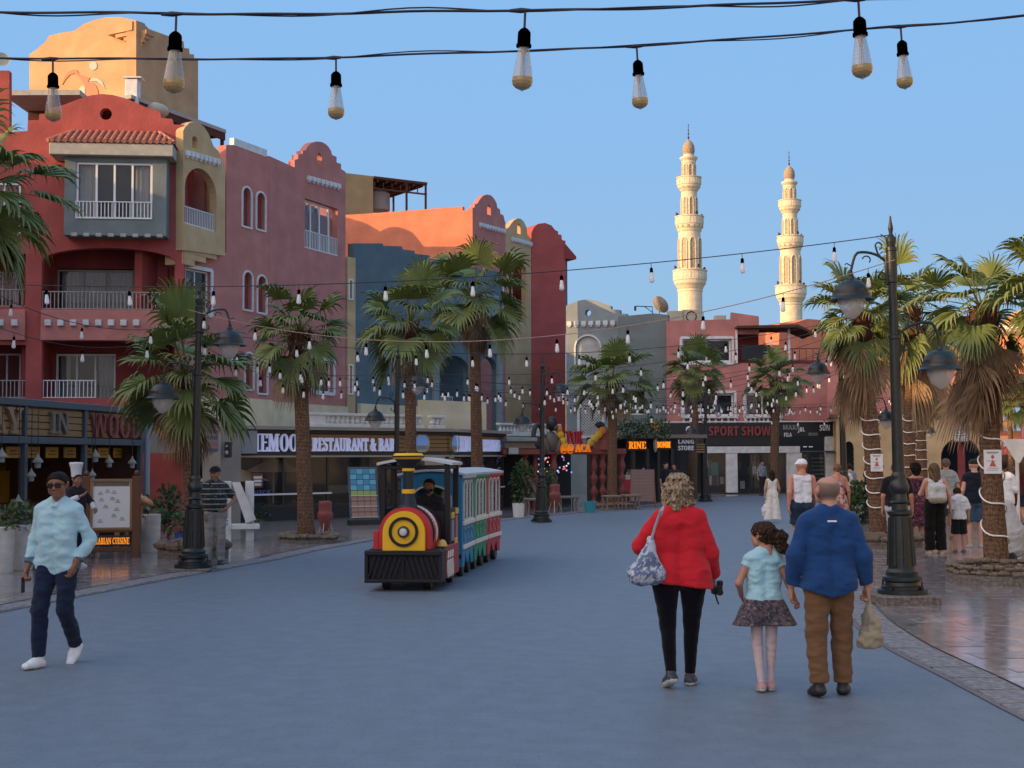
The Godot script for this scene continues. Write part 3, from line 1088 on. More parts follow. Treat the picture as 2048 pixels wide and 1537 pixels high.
	var h1 = on(fr, 1131, 520).y
	var h2 = on(fr, 1140, 690).y
	var bb = MB.new()
	bb.span(Vector3(u + 0.003, h2 + 0.7, -3.5), Vector3(u + 0.42, h1, -0.4))
	part("bay", bb, mats["blue wall"], r)
	var tr = MB.new()
	tr.extrude(PackedVector2Array([Vector2(u + 0.003, h1 + 0.06), Vector2(u + 0.75, h1 + 0.06), Vector2(u + 0.75, h1 + 0.22), Vector2(u + 0.003, h1 + 0.95)]), -3.9, 0.1)
	part("bay_roof", tr, mats["deep red wall"], r)
	var T0 := at_px(692, 900, 61.1)
	var T1 := at_px(1005, 900, 72.5)
	var ft = frame(T0, T1)
	var tt = building("hotel_building", "dark teal house with stepped roofline and pale arcade", ft)
	var O := func(px, py): return on(ft, px, py)
	var arcs = []
	for a in [[880, 938, 846, 745], [958, 995, 858, 745]]:
		var p: Vector2 = O.call(a[0], a[2])
		var p2: Vector2 = O.call(a[1], a[3])
		arcs.append(arch(p.x, 0.3, p2.x, p2.y, 0.75))
	var tw = MB.new()
	tw.wall(pl(ft, [[708, 0], [1005, 0], [1005, 545], [930, 535], [890, 526], [889, 520], [860, 518], [859, 511], [830, 508], [829, 502], [805, 499], [804, 493], [767, 492], [765, 487], [708, 487]]), arcs, -0.35, 0)
	part("front_wall", tw, mats["teal wall"], tt)
	for a in [868, 940, 996]:
		var p: Vector2 = O.call(a, 660)
		var pi = MB.new()
		pi.span(Vector3(p.x - 0.22, 0, 0.003), Vector3(p.x + 0.22, p.y + (0.0 if a < 900 else 1.2), 0.16), 0.01)
		part("pilaster", pi, mats["pale blue wall"], tt)
	var hd = MB.new()
	var p8: Vector2 = O.call(958, 720)
	hd.span(Vector3(p8.x - 0.4, p8.y + 0.4, 0.003), Vector3(p8.x + 1.8, p8.y + 3.4, 0.1))
	part("arcade_head", hd, mats["pale blue wall"], tt)
	var tb = MB.new()
	tb.span(Vector3(0.7, 0, -7), Vector3(on(ft, 1004, 0).x, 9.0, -1.7))
	part("rear_wall", tb, mats["teal wall"], tt)
	for a in [[882, 912, 822, 794], [958, 972, 825, 800]]:
		var c0: Vector2 = O.call(a[0], a[2])
		var c1: Vector2 = O.call(a[1], a[3])
		var gl = MB.new()
		gl.span(Vector3(c0.x, c0.y, -0.34), Vector3(c1.x, c1.y, -0.3))
		part("glass_railing", gl, mats["blind"], tt)
		railing(tt, c0, c1, -0.2, "white frame", 0.6)
		var yl = MB.new()
		yl.span(Vector3(c0.x, 0, -1.6), Vector3(c1.x, c0.y - 0.2, -0.8))
		part("inner_wall", yl, mats["yellow wall"], tt)
	var ye = MB.new()
	ye.span(Vector3(0.02, 0, -0.5), Vector3(O.call(709, 600).x, O.call(700, 515).y, 0.05))
	part("yellow_pier", ye, mats["yellow wall"], tt)
	window(tt, O.call(694, 790), O.call(703, 730), 0.08, 1, {})
	window(tt, O.call(694, 600), O.call(703, 560), 0.08, 1, {})
	var yb2 = MB.new()
	yb2.span(Vector3(0.8, 0, 0.004), Vector3(O.call(862, 600).x, O.call(760, 810).y, 0.2))
	part("ground_storey", yb2, mats["pale yellow wall"], tt)
	for y2 in [490, 497, 506]:
		pass
func lattice(parent: Node, op: PackedVector2Array, off: float, gap: float, called := "lattice") -> void:
	var lo = Vector2(1e9, 1e9)
	var hi = -lo
	for p in op:
		lo = lo.min(p)
		hi = hi.max(p)
	var mb = MB.new()
	var k = int((hi.x - lo.x + hi.y - lo.y) / gap)
	for s in [-1, 1]:
		for i in k:
			var x = lo.x + gap * i if s < 0 else hi.x - gap * i
			var a = Vector2(x, lo.y)
			var b = Vector2(x + s * (hi.y - lo.y), hi.y)
			var dir = (b - a).normalized()
			var nn = Vector2(-dir.y, dir.x) * 0.018
			var strip = PackedVector2Array([a + nn, a - nn, b - nn, b + nn])
			for q in Geometry2D.intersect_polygons(strip, op):
				mb.extrude(q, off + s * 0.012 - 0.01, off + s * 0.012 + 0.01)
	part(called, mb, mats["white trim"], parent)
func build_far_row() -> void:
	var f = frame(at_px(1132, 900, 75), at_px(1336, 900, 73))
	var t = building("hotel_building", "grey blue house with round window and white lattice panels", f)
	var O := func(x, y): return on(f, x, y)
	var rw: Vector2 = O.call(1176, 626)
	var circ = PackedVector2Array()
	for i in 18:
		circ.append(rw + Vector2(cos(TAU * i / 18), sin(TAU * i / 18)) * 0.17)
	var a0: Vector2 = O.call(1152, 735)
	var a1: Vector2 = O.call(1200, 695)
	var la = arch(a0.x, a0.y, a1.x, a1.y, 0.62)
	var b0: Vector2 = O.call(1160, 872)
	var b1: Vector2 = O.call(1204, 790)
	var lb = rect(b0, b1)
	var w0: Vector2 = O.call(1256, 830)
	var w1: Vector2 = O.call(1292, 780)
	var w = MB.new()
	w.wall(pl(f, [[1132, 0], [1253, 0], [1253, 628], [1240, 628], [1239, 620], [1222, 619], [1221, 612], [1206, 607], [1190, 601], [1172, 599], [1155, 602], [1143, 607], [1132, 612]]), [circ, la, lb], -0.4, 0)
	part("front_wall", w, mats["pale blue wall"], t)
	lattice(t, la, -0.15, 0.1)
	lattice(t, lb, -0.15, 0.16)
	surround(t, la, 0.09, 0.0)
	surround(t, lb, 0.14, 0.0)
	var bk = MB.new()
	bk.span(Vector3(0, 0, -6), Vector3(O.call(1253, 0).x, 8.6, -1.4))
	part("rear_wall", bk, mats["blue wall"], t)
	blocks(t, O.call(1132, 648), O.call(1234, 646), 7, Vector2(0.26, 0.24), 0.0, "white trim", true)
	var w2 = MB.new()
	w2.wall(pl(f, [[1236, 0], [1336, 0], [1336, 630], [1307, 627], [1253, 632], [1236, 632]], 0.8), [rect(on(f, 1258, 830, 0.8), on(f, 1290, 780, 0.8))], 0.45, 0.8)
	w2.span(Vector3(on(f, 1236, 900, 0.8).x, 0, 0.003), Vector3(on(f, 1240, 900, 0.8).x, on(f, 1236, 632, 0.8).y, 0.448))
	part("front_wall", w2, mats["blue wall"], t)
	window(t, on(f, 1258, 830, 0.8), on(f, 1290, 780, 0.8), 0.6, 2, {"cloth": "blind", "curtains": [[0.0, 0.4]]})
	var di = MB.new()
	di.x = Transform3D(Basis.from_euler(Vector3(-1.0, -0.5, 0)), Vector3(on(f, 1318, 610, -2).x, on(f, 1318, 612, -2).y, -2.0))
	di.lathe([Vector2(0.05, 0.0), Vector2(0.3, 0.05), Vector2(0.5, 0.14), Vector2(0.52, 0.16), Vector2(0.3, 0.08), Vector2(0.02, 0.03)], 20)
	di.x = Transform3D()
	di.tube([Vector3(on(f, 1318, 610, -2).x, 8.5, -2.05), Vector3(on(f, 1318, 610, -2).x, on(f, 1318, 612, -2).y, -2.05)], 0.04)
	var dd = part("satellite_dish", di, mats["beige wall"], t)
	dd.set_meta("label", "round rusty satellite dish on the roof")
	var lampb = MB.new()
	var q: Vector2 = on(f, 1305, 627, 0.4)
	lampb.tube([Vector3(q.x, q.y, 0.4), Vector3(q.x, q.y + 0.34, 0.4), Vector3(q.x - 0.75, q.y + 0.36, 0.9)], 0.025)
	lampb.tube([Vector3(q.x, q.y + 0.05, 0.4), Vector3(q.x - 0.35, q.y + 0.34, 0.65)], 0.02)
	lampb.box(Vector3(q.x - 0.78, q.y + 0.24, 0.92), Vector3(0.1, 0.24, 0.1), 0.01)
	part("roof_bracket", lampb, mats["black iron"], t)
	var fh = frame(at_px(1334, 900, 71.5), at_px(1655, 900, 71.5))
	var h = building("hotel_building", "pink house above the sports shop with awning terrace", fh)
	var H := func(x, y): return on(fh, x, y)
	var wins = [[1365, 725, 1463, 678, 2], [1367, 833, 1468, 787, 3], [1492, 833, 1560, 787, 2]]
	var holes = []
	for k in wins:
		holes.append(rect(H.call(k[0], k[1]), H.call(k[2], k[3])))
	holes.append(rect(H.call(1472, 727), H.call(1640, 668)))
	var hw = MB.new()
	hw.wall(pl(fh, [[1334, 0], [1655, 0], [1655, 720], [1520, 720], [1518, 633], [1463, 625], [1462, 639], [1334, 642]]), holes, -0.35, 0)
	part("front_wall", hw, mats["pink wall"], h)
	for i in 3:
		var k = wins[i]
		window(h, H.call(k[0], k[1]), H.call(k[2], k[3]), -0.2, k[4], {"cloth": "blind", "curtains": [[0.0, 0.35]] if i else [], "bar": 0.1})
		surround(h, holes[i], 0.13, 0.0)
		if i:
			var bs = MB.new()
			var s0: Vector2 = H.call(k[0] - 3, 848)
			var s1: Vector2 = H.call(k[2] + 4, 836)
			bs.span(Vector3(s0.x, s1.y - 0.02, 0.05), Vector3(s1.x, s1.y + 0.06, 0.3))
			bs.span(Vector3(s0.x, s0.y - 0.06, 0.05), Vector3(s1.x, s0.y, 0.3))
			for j in 9:
				var u = lerpf(s0.x + 0.08, s1.x - 0.08, j / 8.0)
				bs.lathe([Vector2(0.05, s0.y), Vector2(0.085, s0.y + 0.08), Vector2(0.045, s0.y + 0.2), Vector2(0.07, s1.y - 0.02)], 7, true, Vector3(u, 0, 0.18))
			part("balustrade", bs, mats["white trim"], h)
	body(h, 0.0, H.call(1655, 0).x, H.call(1500, 730).y, -7, -2.2, "pink wall")
	body(h, 0.0, H.call(1519, 0).x, H.call(1400, 646).y, -7, -1.6, "deep red wall", "terrace_wall")
	var tf = MB.new()
	tf.span(Vector3(H.call(1470, 0).x, H.call(0, 727).y - 0.2, -2.2), Vector3(H.call(1650, 0).x, H.call(0, 727).y, -0.36))
	part("terrace_floor", tf, mats["deep red wall"], h)
	var aw = MB.new()
	var v0: Vector2 = H.call(1470, 655)
	var v1: Vector2 = H.call(1622, 672)
	aw.extrude(PackedVector2Array([v0, Vector2(v0.x, v0.y - 0.12), Vector2(H.call(1580, 0).x, v0.y - 0.1), Vector2(v1.x, v1.y), Vector2(v1.x, v1.y + 0.1), Vector2(H.call(1580, 0).x, v0.y + 0.05)]), -2.0, 0.9)
	part("awning", aw, mats["old bark"], h)
	for px in [1473, 1578]:
		var ps = MB.new()
		var u: float = H.call(px, 700).x
		ps.span(Vector3(u - 0.05, H.call(px, 727).y, 0.02), Vector3(u + 0.05, v0.y - 0.1, 0.12))
		part("post", ps, mats["white frame"], h)
	var rl = MB.new()
	rl.span(Vector3(H.call(1474, 0).x, H.call(0, 727).y, 0.02), Vector3(H.call(1530, 0).x, H.call(0, 697).y, 0.06))
	part("terrace_panel", rl, mats["dark room"], h)
	railing(h, H.call(1530, 727), H.call(1640, 697), 0.05, "black iron", 0.35)
	var fz = frame(at_px(1515, 900, 80), at_px(1720, 900, 83))
	var z = building("hotel_building", "salmon wall behind the awning terrace, lit by low sun", fz)
	var zw = MB.new()
	zw.extrude(pl(fz, [[1515, 0], [1720, 0], [1720, 690], [1655, 690], [1654, 655], [1640, 640], [1615, 638], [1590, 646], [1560, 648], [1558, 690], [1515, 690]]), -4, 0)
	part("wall", zw, mats["salmon wall"], z)
	for k in 3:
		var ac = MB.new()
		var c: Vector3 = at_px([1382, 1350, 1440][k], [634, 634, 638][k], 74.5)
		ac.box(Vector3(), [Vector3(0.95, 0.75, 0.4), Vector3(0.8, 0.6, 0.6), Vector3(0.6, 0.35, 0.5)][k], 0.03)
		if k == 0:
			ac.lathe([Vector2(0.28, 0.0), Vector2(0.28, 0.03), Vector2(0.24, 0.03), Vector2(0.24, 0.005)], 16)
			for i in ac.v.size():
				if i >= ac.v.size() - 16 * 6:
					ac.v[i] = Vector3(ac.v[i].x, ac.v[i].z, 0.2 + ac.v[i].y)
					ac.n[i] = Vector3(ac.n[i].x, ac.n[i].z, ac.n[i].y)
		var o = part("air_conditioner", ac, mats["cream wall"], self)
		o.position = c
		tag(o, ["white air conditioner box at the foot of the left minaret", "pale roof box left of the air conditioner", "low pale roof box right of the air conditioner"][k], "air conditioner", "boxes on the pink roof")
	var fk = frame(at_px(1672, 900, 66), at_px(1975, 900, 64.5))
	var kk = building("market_hall", "mustard yellow hall with arched doorway and low eave", fk)
	var K := func(x, y): return on(fk, x, y)
	var ar = []
	for q2 in [[1690, 958, 1708, 898, 0.35], [1813, 986, 1840, 890, 0.02], [1884, 988, 1962, 915, 0.9]]:
		var p: Vector2 = K.call(q2[0], q2[1])
		var p2: Vector2 = K.call(q2[2], q2[3])
		ar.append(arch(p.x, maxf(p.y, 0.02), p2.x, p2.y, q2[4]))
	var kw = MB.new()
	kw.wall(pl(fk, [[1672, 0], [1975, 0], [1975, 830], [1672, 836]]), ar, -0.5, 0)
	part("front_wall", kw, mats["yellow wall"], kk)
	var ki = MB.new()
	ki.span(Vector3(0, 0, -4), Vector3(7, 3.4, -3.2))
	part("dark_interior", ki, mats["dark room"], kk)
	var up = MB.new()
	up.extrude(pl(fk, [[1655, 836], [1975, 830], [1975, 690], [1900, 690], [1655, 700]]), -3.0, -0.8)
	part("upper_wall", up, mats["pink wall"], kk)
	var eave = MB.new()
	eave.span(Vector3(-0.3, K.call(1672, 836).y, -0.8), Vector3(K.call(1975, 0).x, K.call(1672, 836).y + 0.16, 0.25))
	part("eave", eave, mats["brown wood"], kk)
	var dz = MB.new()
	var dp: Vector2 = K.call(1926, 985)
	dz.span(Vector3(dp.x - 0.16, 0.02, -0.6), Vector3(dp.x + 0.16, K.call(0, 893).y, -0.3))
	dz.span(Vector3(K.call(1884, 0).x, K.call(0, 898).y, -0.6), Vector3(K.call(1962, 0).x, K.call(0, 890).y, -0.32))
	part("door_frame", dz, mats["deep red wall"], kk)
	for i in 7:
		var sh = MB.new()
		var y0 = lerpf(K.call(0, 955).y, K.call(0, 905).y, i / 6.0)
		sh.span(Vector3(K.call(1691, 0).x, y0, -0.45), Vector3(K.call(1707, 0).x, y0 + 0.03, -0.3))
		part("shelf", sh, mats["blind"], kk)
	var fo = frame(at_px(1955, 900, 78), at_px(2140, 900, 74))
	var ob = building("hotel_building", "orange red block with tan upper storey and dark eave", fo)
	var ow = MB.new()
	ow.extrude(pl(fo, [[1955, 0], [2140, 0], [2140, 672], [1955, 672]]), -3, 0)
	part("wall", ow, mats["salmon wall"], ob)
	var ot = MB.new()
	ot.extrude(pl(fo, [[1975, 672], [2140, 672], [2140, 622], [2030, 615], [2005, 625], [1990, 640], [1975, 655]]), -4, -1)
	part("upper_storey", ot, mats["orange tower"], ob)
	blocks(ob, on(fo, 1965, 657), on(fo, 2060, 655), 10, Vector2(0.28, 0.22), 0.0, "white trim")
	var oe = MB.new()
	oe.extrude(pl(fo, [[1968, 770], [2140, 764], [2140, 752], [2030, 748]], 1.5), 0.003, 2.5)
	part("awning", oe, mats["dark room"], ob)
	for q3 in [[1640, 1700, 90, 7.0, "pink wall", "pink house wall glimpsed behind the palm trunks"], [1720, 1900, 96, 8.2, "tan wall", "tan house wall far behind the golden palm"], [1020, 1150, 98, 7.5, "cream wall", "cream house wall behind the tall red block"]]:
		var ff = frame(at_px(q3[0], 900, q3[2]), at_px(q3[1], 900, q3[2]))
		var bo = building("hotel_building", q3[5], ff)
		var bm = MB.new()
		bm.span(Vector3(0, 0, -6), Vector3((q3[1] - q3[0]) * q3[2] / FOC, q3[3], 0))
		part("wall", bm, mats[q3[4]], bo)
func minaret(at: Vector3, top: float, label: String) -> void:
	var t = thing("minaret", label, "minaret", at)
	var s = top / 40.0
	t.scale = Vector3(s * 0.72, s, s * 0.72)
	var m: Material = mats["limestone"]
	var base = MB.new()
	base.box(Vector3(0, 7.6, 0), Vector3(4.6, 19.2, 4.6), 0.15)
	part("base", base, m, t)
	var tiers = [[17.2, 21.4, 2.0, 12], [21.6, 30.4, 1.72, 12], [30.4, 34.6, 1.35, 12], [34.6, 37.2, 1.12, 8]]
	tiers = [[17.2, 21.2, 1.95, 14], [23.4, 28.2, 1.78, 14], [29.6, 33.0, 1.28, 12], [34.3, 36.2, 1.05, 10]]
	for k in tiers:
		var b = MB.new()
		b.lathe([Vector2(0, k[0]), Vector2(k[2], k[0]), Vector2(k[2], k[1] - 0.3), Vector2(k[2] + 0.1, k[1] - 0.25), Vector2(k[2] + 0.1, k[1]), Vector2(0, k[1])], k[3])
		part("shaft", b, m, t)
	for k in [[21.2, 23.4, 1.95, 2.72], [27.9, 29.7, 1.78, 2.3], [32.6, 34.3, 1.28, 1.98]]:
		var y0: float = k[0]
		var y1: float = k[1]
		var hgt = y1 - y0
		var b = MB.new()
		b.lathe([Vector2(k[2], y0), Vector2(k[2] + 0.12, y0 + 0.08), Vector2(lerpf(k[2], k[3], 0.4), y0 + hgt * 0.16), Vector2(lerpf(k[2], k[3], 0.75), y0 + hgt * 0.28), Vector2(k[3] - 0.1, y0 + hgt * 0.45), Vector2(k[3], y0 + hgt * 0.48), Vector2(k[3], y0 + hgt * 0.95), Vector2(k[3] + 0.12, y0 + hgt * 0.95), Vector2(k[3] + 0.12, y1), Vector2(k[3] - 0.2, y1), Vector2(k[3] - 0.2, y0 + hgt * 0.6), Vector2(0, y0 + hgt * 0.6)], 14)
		var bo = part("balcony", b, m, t)
		for i in 14:
			var a = TAU * (i + 0.5) / 14
			var pb = MB.new()
			pb.x = Transform3D(Basis(Vector3.UP, a), Vector3())
			var ra: float = k[3] * cos(PI / 14)
			var ww: float = k[3] * sin(PI / 14) * 0.62
			pb.box(Vector3(0, y0 + hgt * 0.71, ra + 0.01), Vector3(ww * 2, hgt * 0.32, 0.06))
			part("panel", pb, mats["dark limestone"] if i % 1 else m, bo)
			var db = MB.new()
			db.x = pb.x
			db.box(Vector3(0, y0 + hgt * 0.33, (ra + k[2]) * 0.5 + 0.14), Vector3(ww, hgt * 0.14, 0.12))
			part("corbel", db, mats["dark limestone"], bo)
	for k in [[23.6, 27.0, 1.78, 0.42, 8], [29.9, 31.8, 1.28, 0.26, 8], [34.4, 35.7, 1.05, 0.26, 8]]:
		for i in k[4]:
			var a: float = TAU * i / k[4] + 0.15
			var x = Transform3D(Basis(Vector3.UP, a), Vector3())
			var op = arch(-k[3], k[0], k[3], k[1] - k[3] * 1.2, k[3] * 1.5, 8)
			var nb = MB.new()
			nb.x = x
			nb.wall(Geometry2D.offset_polygon(op, 0.1)[0], [op], k[2] - 0.25, k[2] + 0.1)
			part("niche_frame", nb, m, t)
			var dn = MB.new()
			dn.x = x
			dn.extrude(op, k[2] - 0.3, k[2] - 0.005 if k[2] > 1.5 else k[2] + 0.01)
			part("dark_niche_panel", dn, mats["dark limestone"], t)  # dark panel stands in for recess shade on the solid shaft
	for i in 2:
		var a = PI / 2 * i
		var nb = MB.new()
		for s2 in [-1, 1]:
			nb.x = Transform3D(Basis(Vector3.UP, a), Vector3())
			var op = arch(-0.55 + s2 * 1.1, 13.5, 0.55 + s2 * 1.1, 15.4, 0.8, 8)
			nb.wall(Geometry2D.offset_polygon(op, 0.12)[0], [op], 2.25, 2.42)
		part("niche_frame", nb, m, t)
	var cap = MB.new()
	cap.lathe([Vector2(1.05, 36.1), Vector2(1.45, 36.5), Vector2(1.45, 36.65), Vector2(0.95, 36.7), Vector2(0.85, 36.75), Vector2(0.85, 37.1)], 12)
	part("cornice", cap, m, t)
	var dome = MB.new()
	dome.lathe([Vector2(0.85, 37.0), Vector2(0.97, 37.3), Vector2(1.0, 37.6), Vector2(0.92, 38.0), Vector2(0.7, 38.35), Vector2(0.35, 38.6), Vector2(0.1, 38.75)], 16, true)
	part("dome", dome, mat("dome stone", lin(0.56, 0.42, 0.29), 0.85, {"tex": "blotch", "scale": 0.4}), t)
	var fin = MB.new()
	fin.tube([Vector3(0, 38.6, 0), Vector3(0, 40.6, 0)], 0.05, 6)
	for q in [[39.0, 0.17], [39.45, 0.14], [39.85, 0.11], [40.5, 0.09]]:
		fin.ball(Vector3(0, q[0], 0), Vector3(q[1], q[1], q[1]), 8, 6)
	part("finial", fin, mats["old bark"], t)
	for i in 4:
		var a = PI * 0.5 * i + 0.4
		for yy in [[23.7, 2.55], [29.9, 2.15]]:
			var sp = MB.new()
			sp.x = Transform3D(Basis(Vector3.UP, a), Vector3(0, yy[0], 0))
			sp.tube([Vector3(0, 0, yy[1] - 0.15), Vector3(0, 0.05, yy[1] + 0.25)], [0.06, 0.22], 8)
			part("loudspeaker", sp, mats["old bark"], t)
func build_tower() -> void:
	var A := at_px(58, 900, 60.5)
	var B := at_px(272, 900, 57.5)
	var C := at_px(396, 900, 61.5)
	var t = building("rooftop_tower", "sunlit orange tower with stepped domed outline and bird emblem", Transform3D())
	var fl = frame(A, B)
	var w = MB.new()
	w.x = fl
	w.extrude(pl(fl, [[58, 320], [272, 320], [273, 41], [237, 34], [210, 35], [188, 40], [169, 47], [147, 62], [120, 66], [98, 71], [90, 84], [79, 93], [74, 98], [66, 103], [58, 109]]), -0.5, 0)
	part("left_wall", w, mats["orange tower"], t)
	var fr = frame(B, C)
	var v = MB.new()
	v.x = fr
	v.extrude(pl(fr, [[272, 320], [396, 320], [396, 118], [388, 117], [388, 109], [379, 108], [378, 97], [368, 96], [367, 83], [347, 76], [320, 66], [298, 58], [285, 45], [272, 41]]), -0.5, -0.004)
	part("right_wall", v, mats["orange tower"], t)
	var bb = MB.new()
	bb.span(Vector3(-19.0, 13, -62.6), Vector3(-15.2, 18.0, -61.8))
	part("rear_wall", bb, mats["orange tower"], t)
	for k in 4:
		var c = MB.new()
		c.x = fl
		var a = on(fl, 226 + 14 * k, 57 + 8 * k)
		var b = on(fl, 272, 65 + 8 * k)
		c.span(Vector3(a.x, b.y, 0.003), Vector3(b.x + 0.1, a.y, 0.35 - 0.07 * k))
		c.x = fr
		var a2 = on(fr, 272, 57 + 8 * k)
		var b2 = on(fr, 298 - 6 * k, 64 + 8 * k)
		c.span(Vector3(0.004, on(fr, 272, 65 + 8 * k).y, 0.0), Vector3(b2.x, a2.y, 0.3 - 0.07 * k))
		part("corner_step", c, mats["orange tower"], t)
	var em = [
		["print_blue", lin(0.36, 0.42, 0.40), [[187, 123], [193, 126], [195, 132], [193, 138], [187, 141], [181, 138], [179, 132], [181, 126]]],
		["print_red", lin(0.5, 0.2, 0.12), [[125, 170], [129, 155], [137, 144], [147, 139], [154, 140], [158, 148], [168, 152], [180, 156], [176, 164], [185, 166], [192, 172], [196, 180], [198, 200], [170, 200], [172, 180], [166, 165], [158, 153], [150, 147], [140, 150], [131, 160]]],
		["print_blue", lin(0.36, 0.42, 0.40), [[178, 162], [186, 156], [196, 157], [205, 164], [211, 178], [204, 170], [195, 163], [186, 163]]],
		["print_grey", lin(0.5, 0.46, 0.38), [[150, 196], [160, 176], [171, 168], [170, 200], [150, 200]]],
	]
	for e in em:
		var p = MB.new()
		p.x = fl
		p.extrude(pl(fl, e[2]), 0.003, 0.035)
		if not mats.has(e[0]):
			mat(e[0], e[1], 0.9)
		part("emblem_shape", p, mats[e[0]], t)
	var ch = MB.new()
	var cp = at_px(265, 200, 55)
	ch.span(cp + Vector3(-0.25, -1.5, -0.25), cp + Vector3(0.25, 0.78, 0.25), 0.02)
	ch.span(cp + Vector3(-0.32, 0.82, -0.3), cp + Vector3(0.4, 0.87, 0.3))
	tag(part("chimney", ch, mats["white trim"], self), "white square chimney in front of the orange tower", "chimney")
	var dm = MB.new()
	var dp = at_px(310, 222, 56)
	dm.ball(dp, Vector3(0.55, 0.32, 0.55), 16, 8)
	dm.span(dp + Vector3(-0.3, -2.0, -0.3), dp + Vector3(0.3, -0.1, 0.3))
	tag(part("water_tank", dm, mats["cream wall"], self), "rounded pale tank on the roof below the orange tower", "tank")
	var cn = building("roof_canopy", "flat grey roof canopy sloping behind the yellow gable", Transform3D())
	var q0 = at_px(262, 196, 54.5)
	var q1 = at_px(452, 262, 60.5)
	var cm = MB.new()
	var cf = frame(q0, q1)
	cm.x = cf
	var cl = Vector2(q1.x - q0.x, q1.z - q0.z).length()
	var cy = q1.y
	cm.span(Vector3(0, cy - 0.1, -3.4), Vector3(cl, cy + 0.05, 0))
	part("roof_slab", cm, mats["grey trim"], cn)
	var cb = MB.new()
	cb.x = cf
	cb.span(Vector3(0, cy - 0.42, -0.12), Vector3(cl, cy - 0.103, -0.04))
	for i in 12:
		cb.span(Vector3(cl * i / 12.0, cy - 0.4, -3.3), Vector3(cl * i / 12.0 + 0.1, cy - 0.103, -0.12))
	part("beam", cb, mats["old bark"], cn)
	for u in [0.3, cl * 0.5, cl - 0.1]:
		var ps = MB.new()
		ps.x = cf
		ps.span(Vector3(u - 0.06, 10.5, -0.2), Vector3(u + 0.06, cy - 0.1, -0.08))
		part("post", ps, mats["old bark"], cn)
	var cn2 = building("roof_canopy", "dark flat canopy behind the red gable's left shoulder", Transform3D())
	var r0 = at_px(15, 192, 54)
	var r1 = at_px(175, 178, 54.5)
	var c2 = MB.new()
	c2.span(Vector3(r0.x, r0.y - 0.1, -58), Vector3(r1.x, r0.y + 0.1, -53.5))
	part("roof_slab", c2, mats["grey trim"], cn2)
	var c3 = MB.new()
	c3.span(Vector3(r0.x + 0.1, r0.y - 3.5, -57), Vector3(r0.x + 1.8, r0.y + 0.45, -56))
	part("wall", c3, mats["old bark"], cn2)
	var dsh = MB.new()
	dsh.x = Transform3D(Basis.from_euler(Vector3(PI / 2 - 0.4, 0.5, 0)), at_px(2, 122, 47.5))
	dsh.lathe([Vector2(0.0, 0.0), Vector2(0.15, 0.02), Vector2(0.27, 0.09), Vector2(0.28, 0.11), Vector2(0.15, 0.05), Vector2(0.0, 0.03)], 18)
	tag(part("satellite_dish", dsh, mats["cream wall"], self), "pale satellite dish at the roof corner above the red block", "dish")
func build_side_row() -> void:  # unseen blocks added as sun occluders, heights set by where the shade ends
	for k in [[-40, -24, 13.4, 28, 12.8, "unseen middle hotel wing, added to shade the street"], [-40, -24, 28.1, 50, 14.2, "unseen long hotel wing, added to shade the street"], [-40, -24, 10.7, 13.3, 9.2, "unseen low hotel link, shaped to let sun reach the left palm"], [-40, -24, -32, 10.6, 12.2, "unseen corner hotel wing, added to shade the street"]]:
		var t = building("unseen_hotel_wing", k[5], Transform3D())
		var m = MB.new()
		m.span(Vector3(k[0], 0, -k[3]), Vector3(k[1], k[4], -k[2]))
		part("wall", m, mats["red wall"], t)
		var pz = MB.new()
		pz.span(Vector3(k[1] - 0.3, k[4], -k[3]), Vector3(k[1], k[4] + 0.02, -k[2]))
		part("parapet", pz, mats["pink wall"], t)
func build_facing_row() -> void:  # unseen pale blocks added to bounce warm sunlight onto the facades
	for k in [[20, 30, 18, 48, 13.0, "unseen cream hotel, added to bounce warm sunlight across the street"], [19, 30, -30, 16, 12.0, "unseen pale hotel beside the viewer, added to bounce sunlight"]]:
		var t = building("unseen_hotel_wing", k[5], Transform3D())
		var m = MB.new()
		m.span(Vector3(k[0], 0, -k[3]), Vector3(k[1], k[4], -k[2]))
		part("wall", m, mats["cream wall"], t)
		var pz = MB.new()
		pz.span(Vector3(k[0], k[4], -k[3]), Vector3(k[0] + 0.3, k[4] + 0.02, -k[2]))
		part("parapet", pz, mats["white trim"], t)
func build_buildings() -> void:
	build_red_hotel()
	build_yellow_bay()
	build_pink_hotel()
	build_back_row()
	build_far_row()
	minaret(at_px(1384, 900, 160) * Vector3(1, 0, 1), 1.87 + 672.0 * 160 / 2800 - 0.6, "taller stone minaret nearer the middle of the skyline")
	minaret(at_px(1587, 900, 176) * Vector3(1, 0, 1), 1.87 + 615.0 * 176 / 2800 - 0.6, "shorter stone minaret beside the palms at right")
	build_tower()
	build_side_row()
	build_facing_row()
var frond_sets := {}
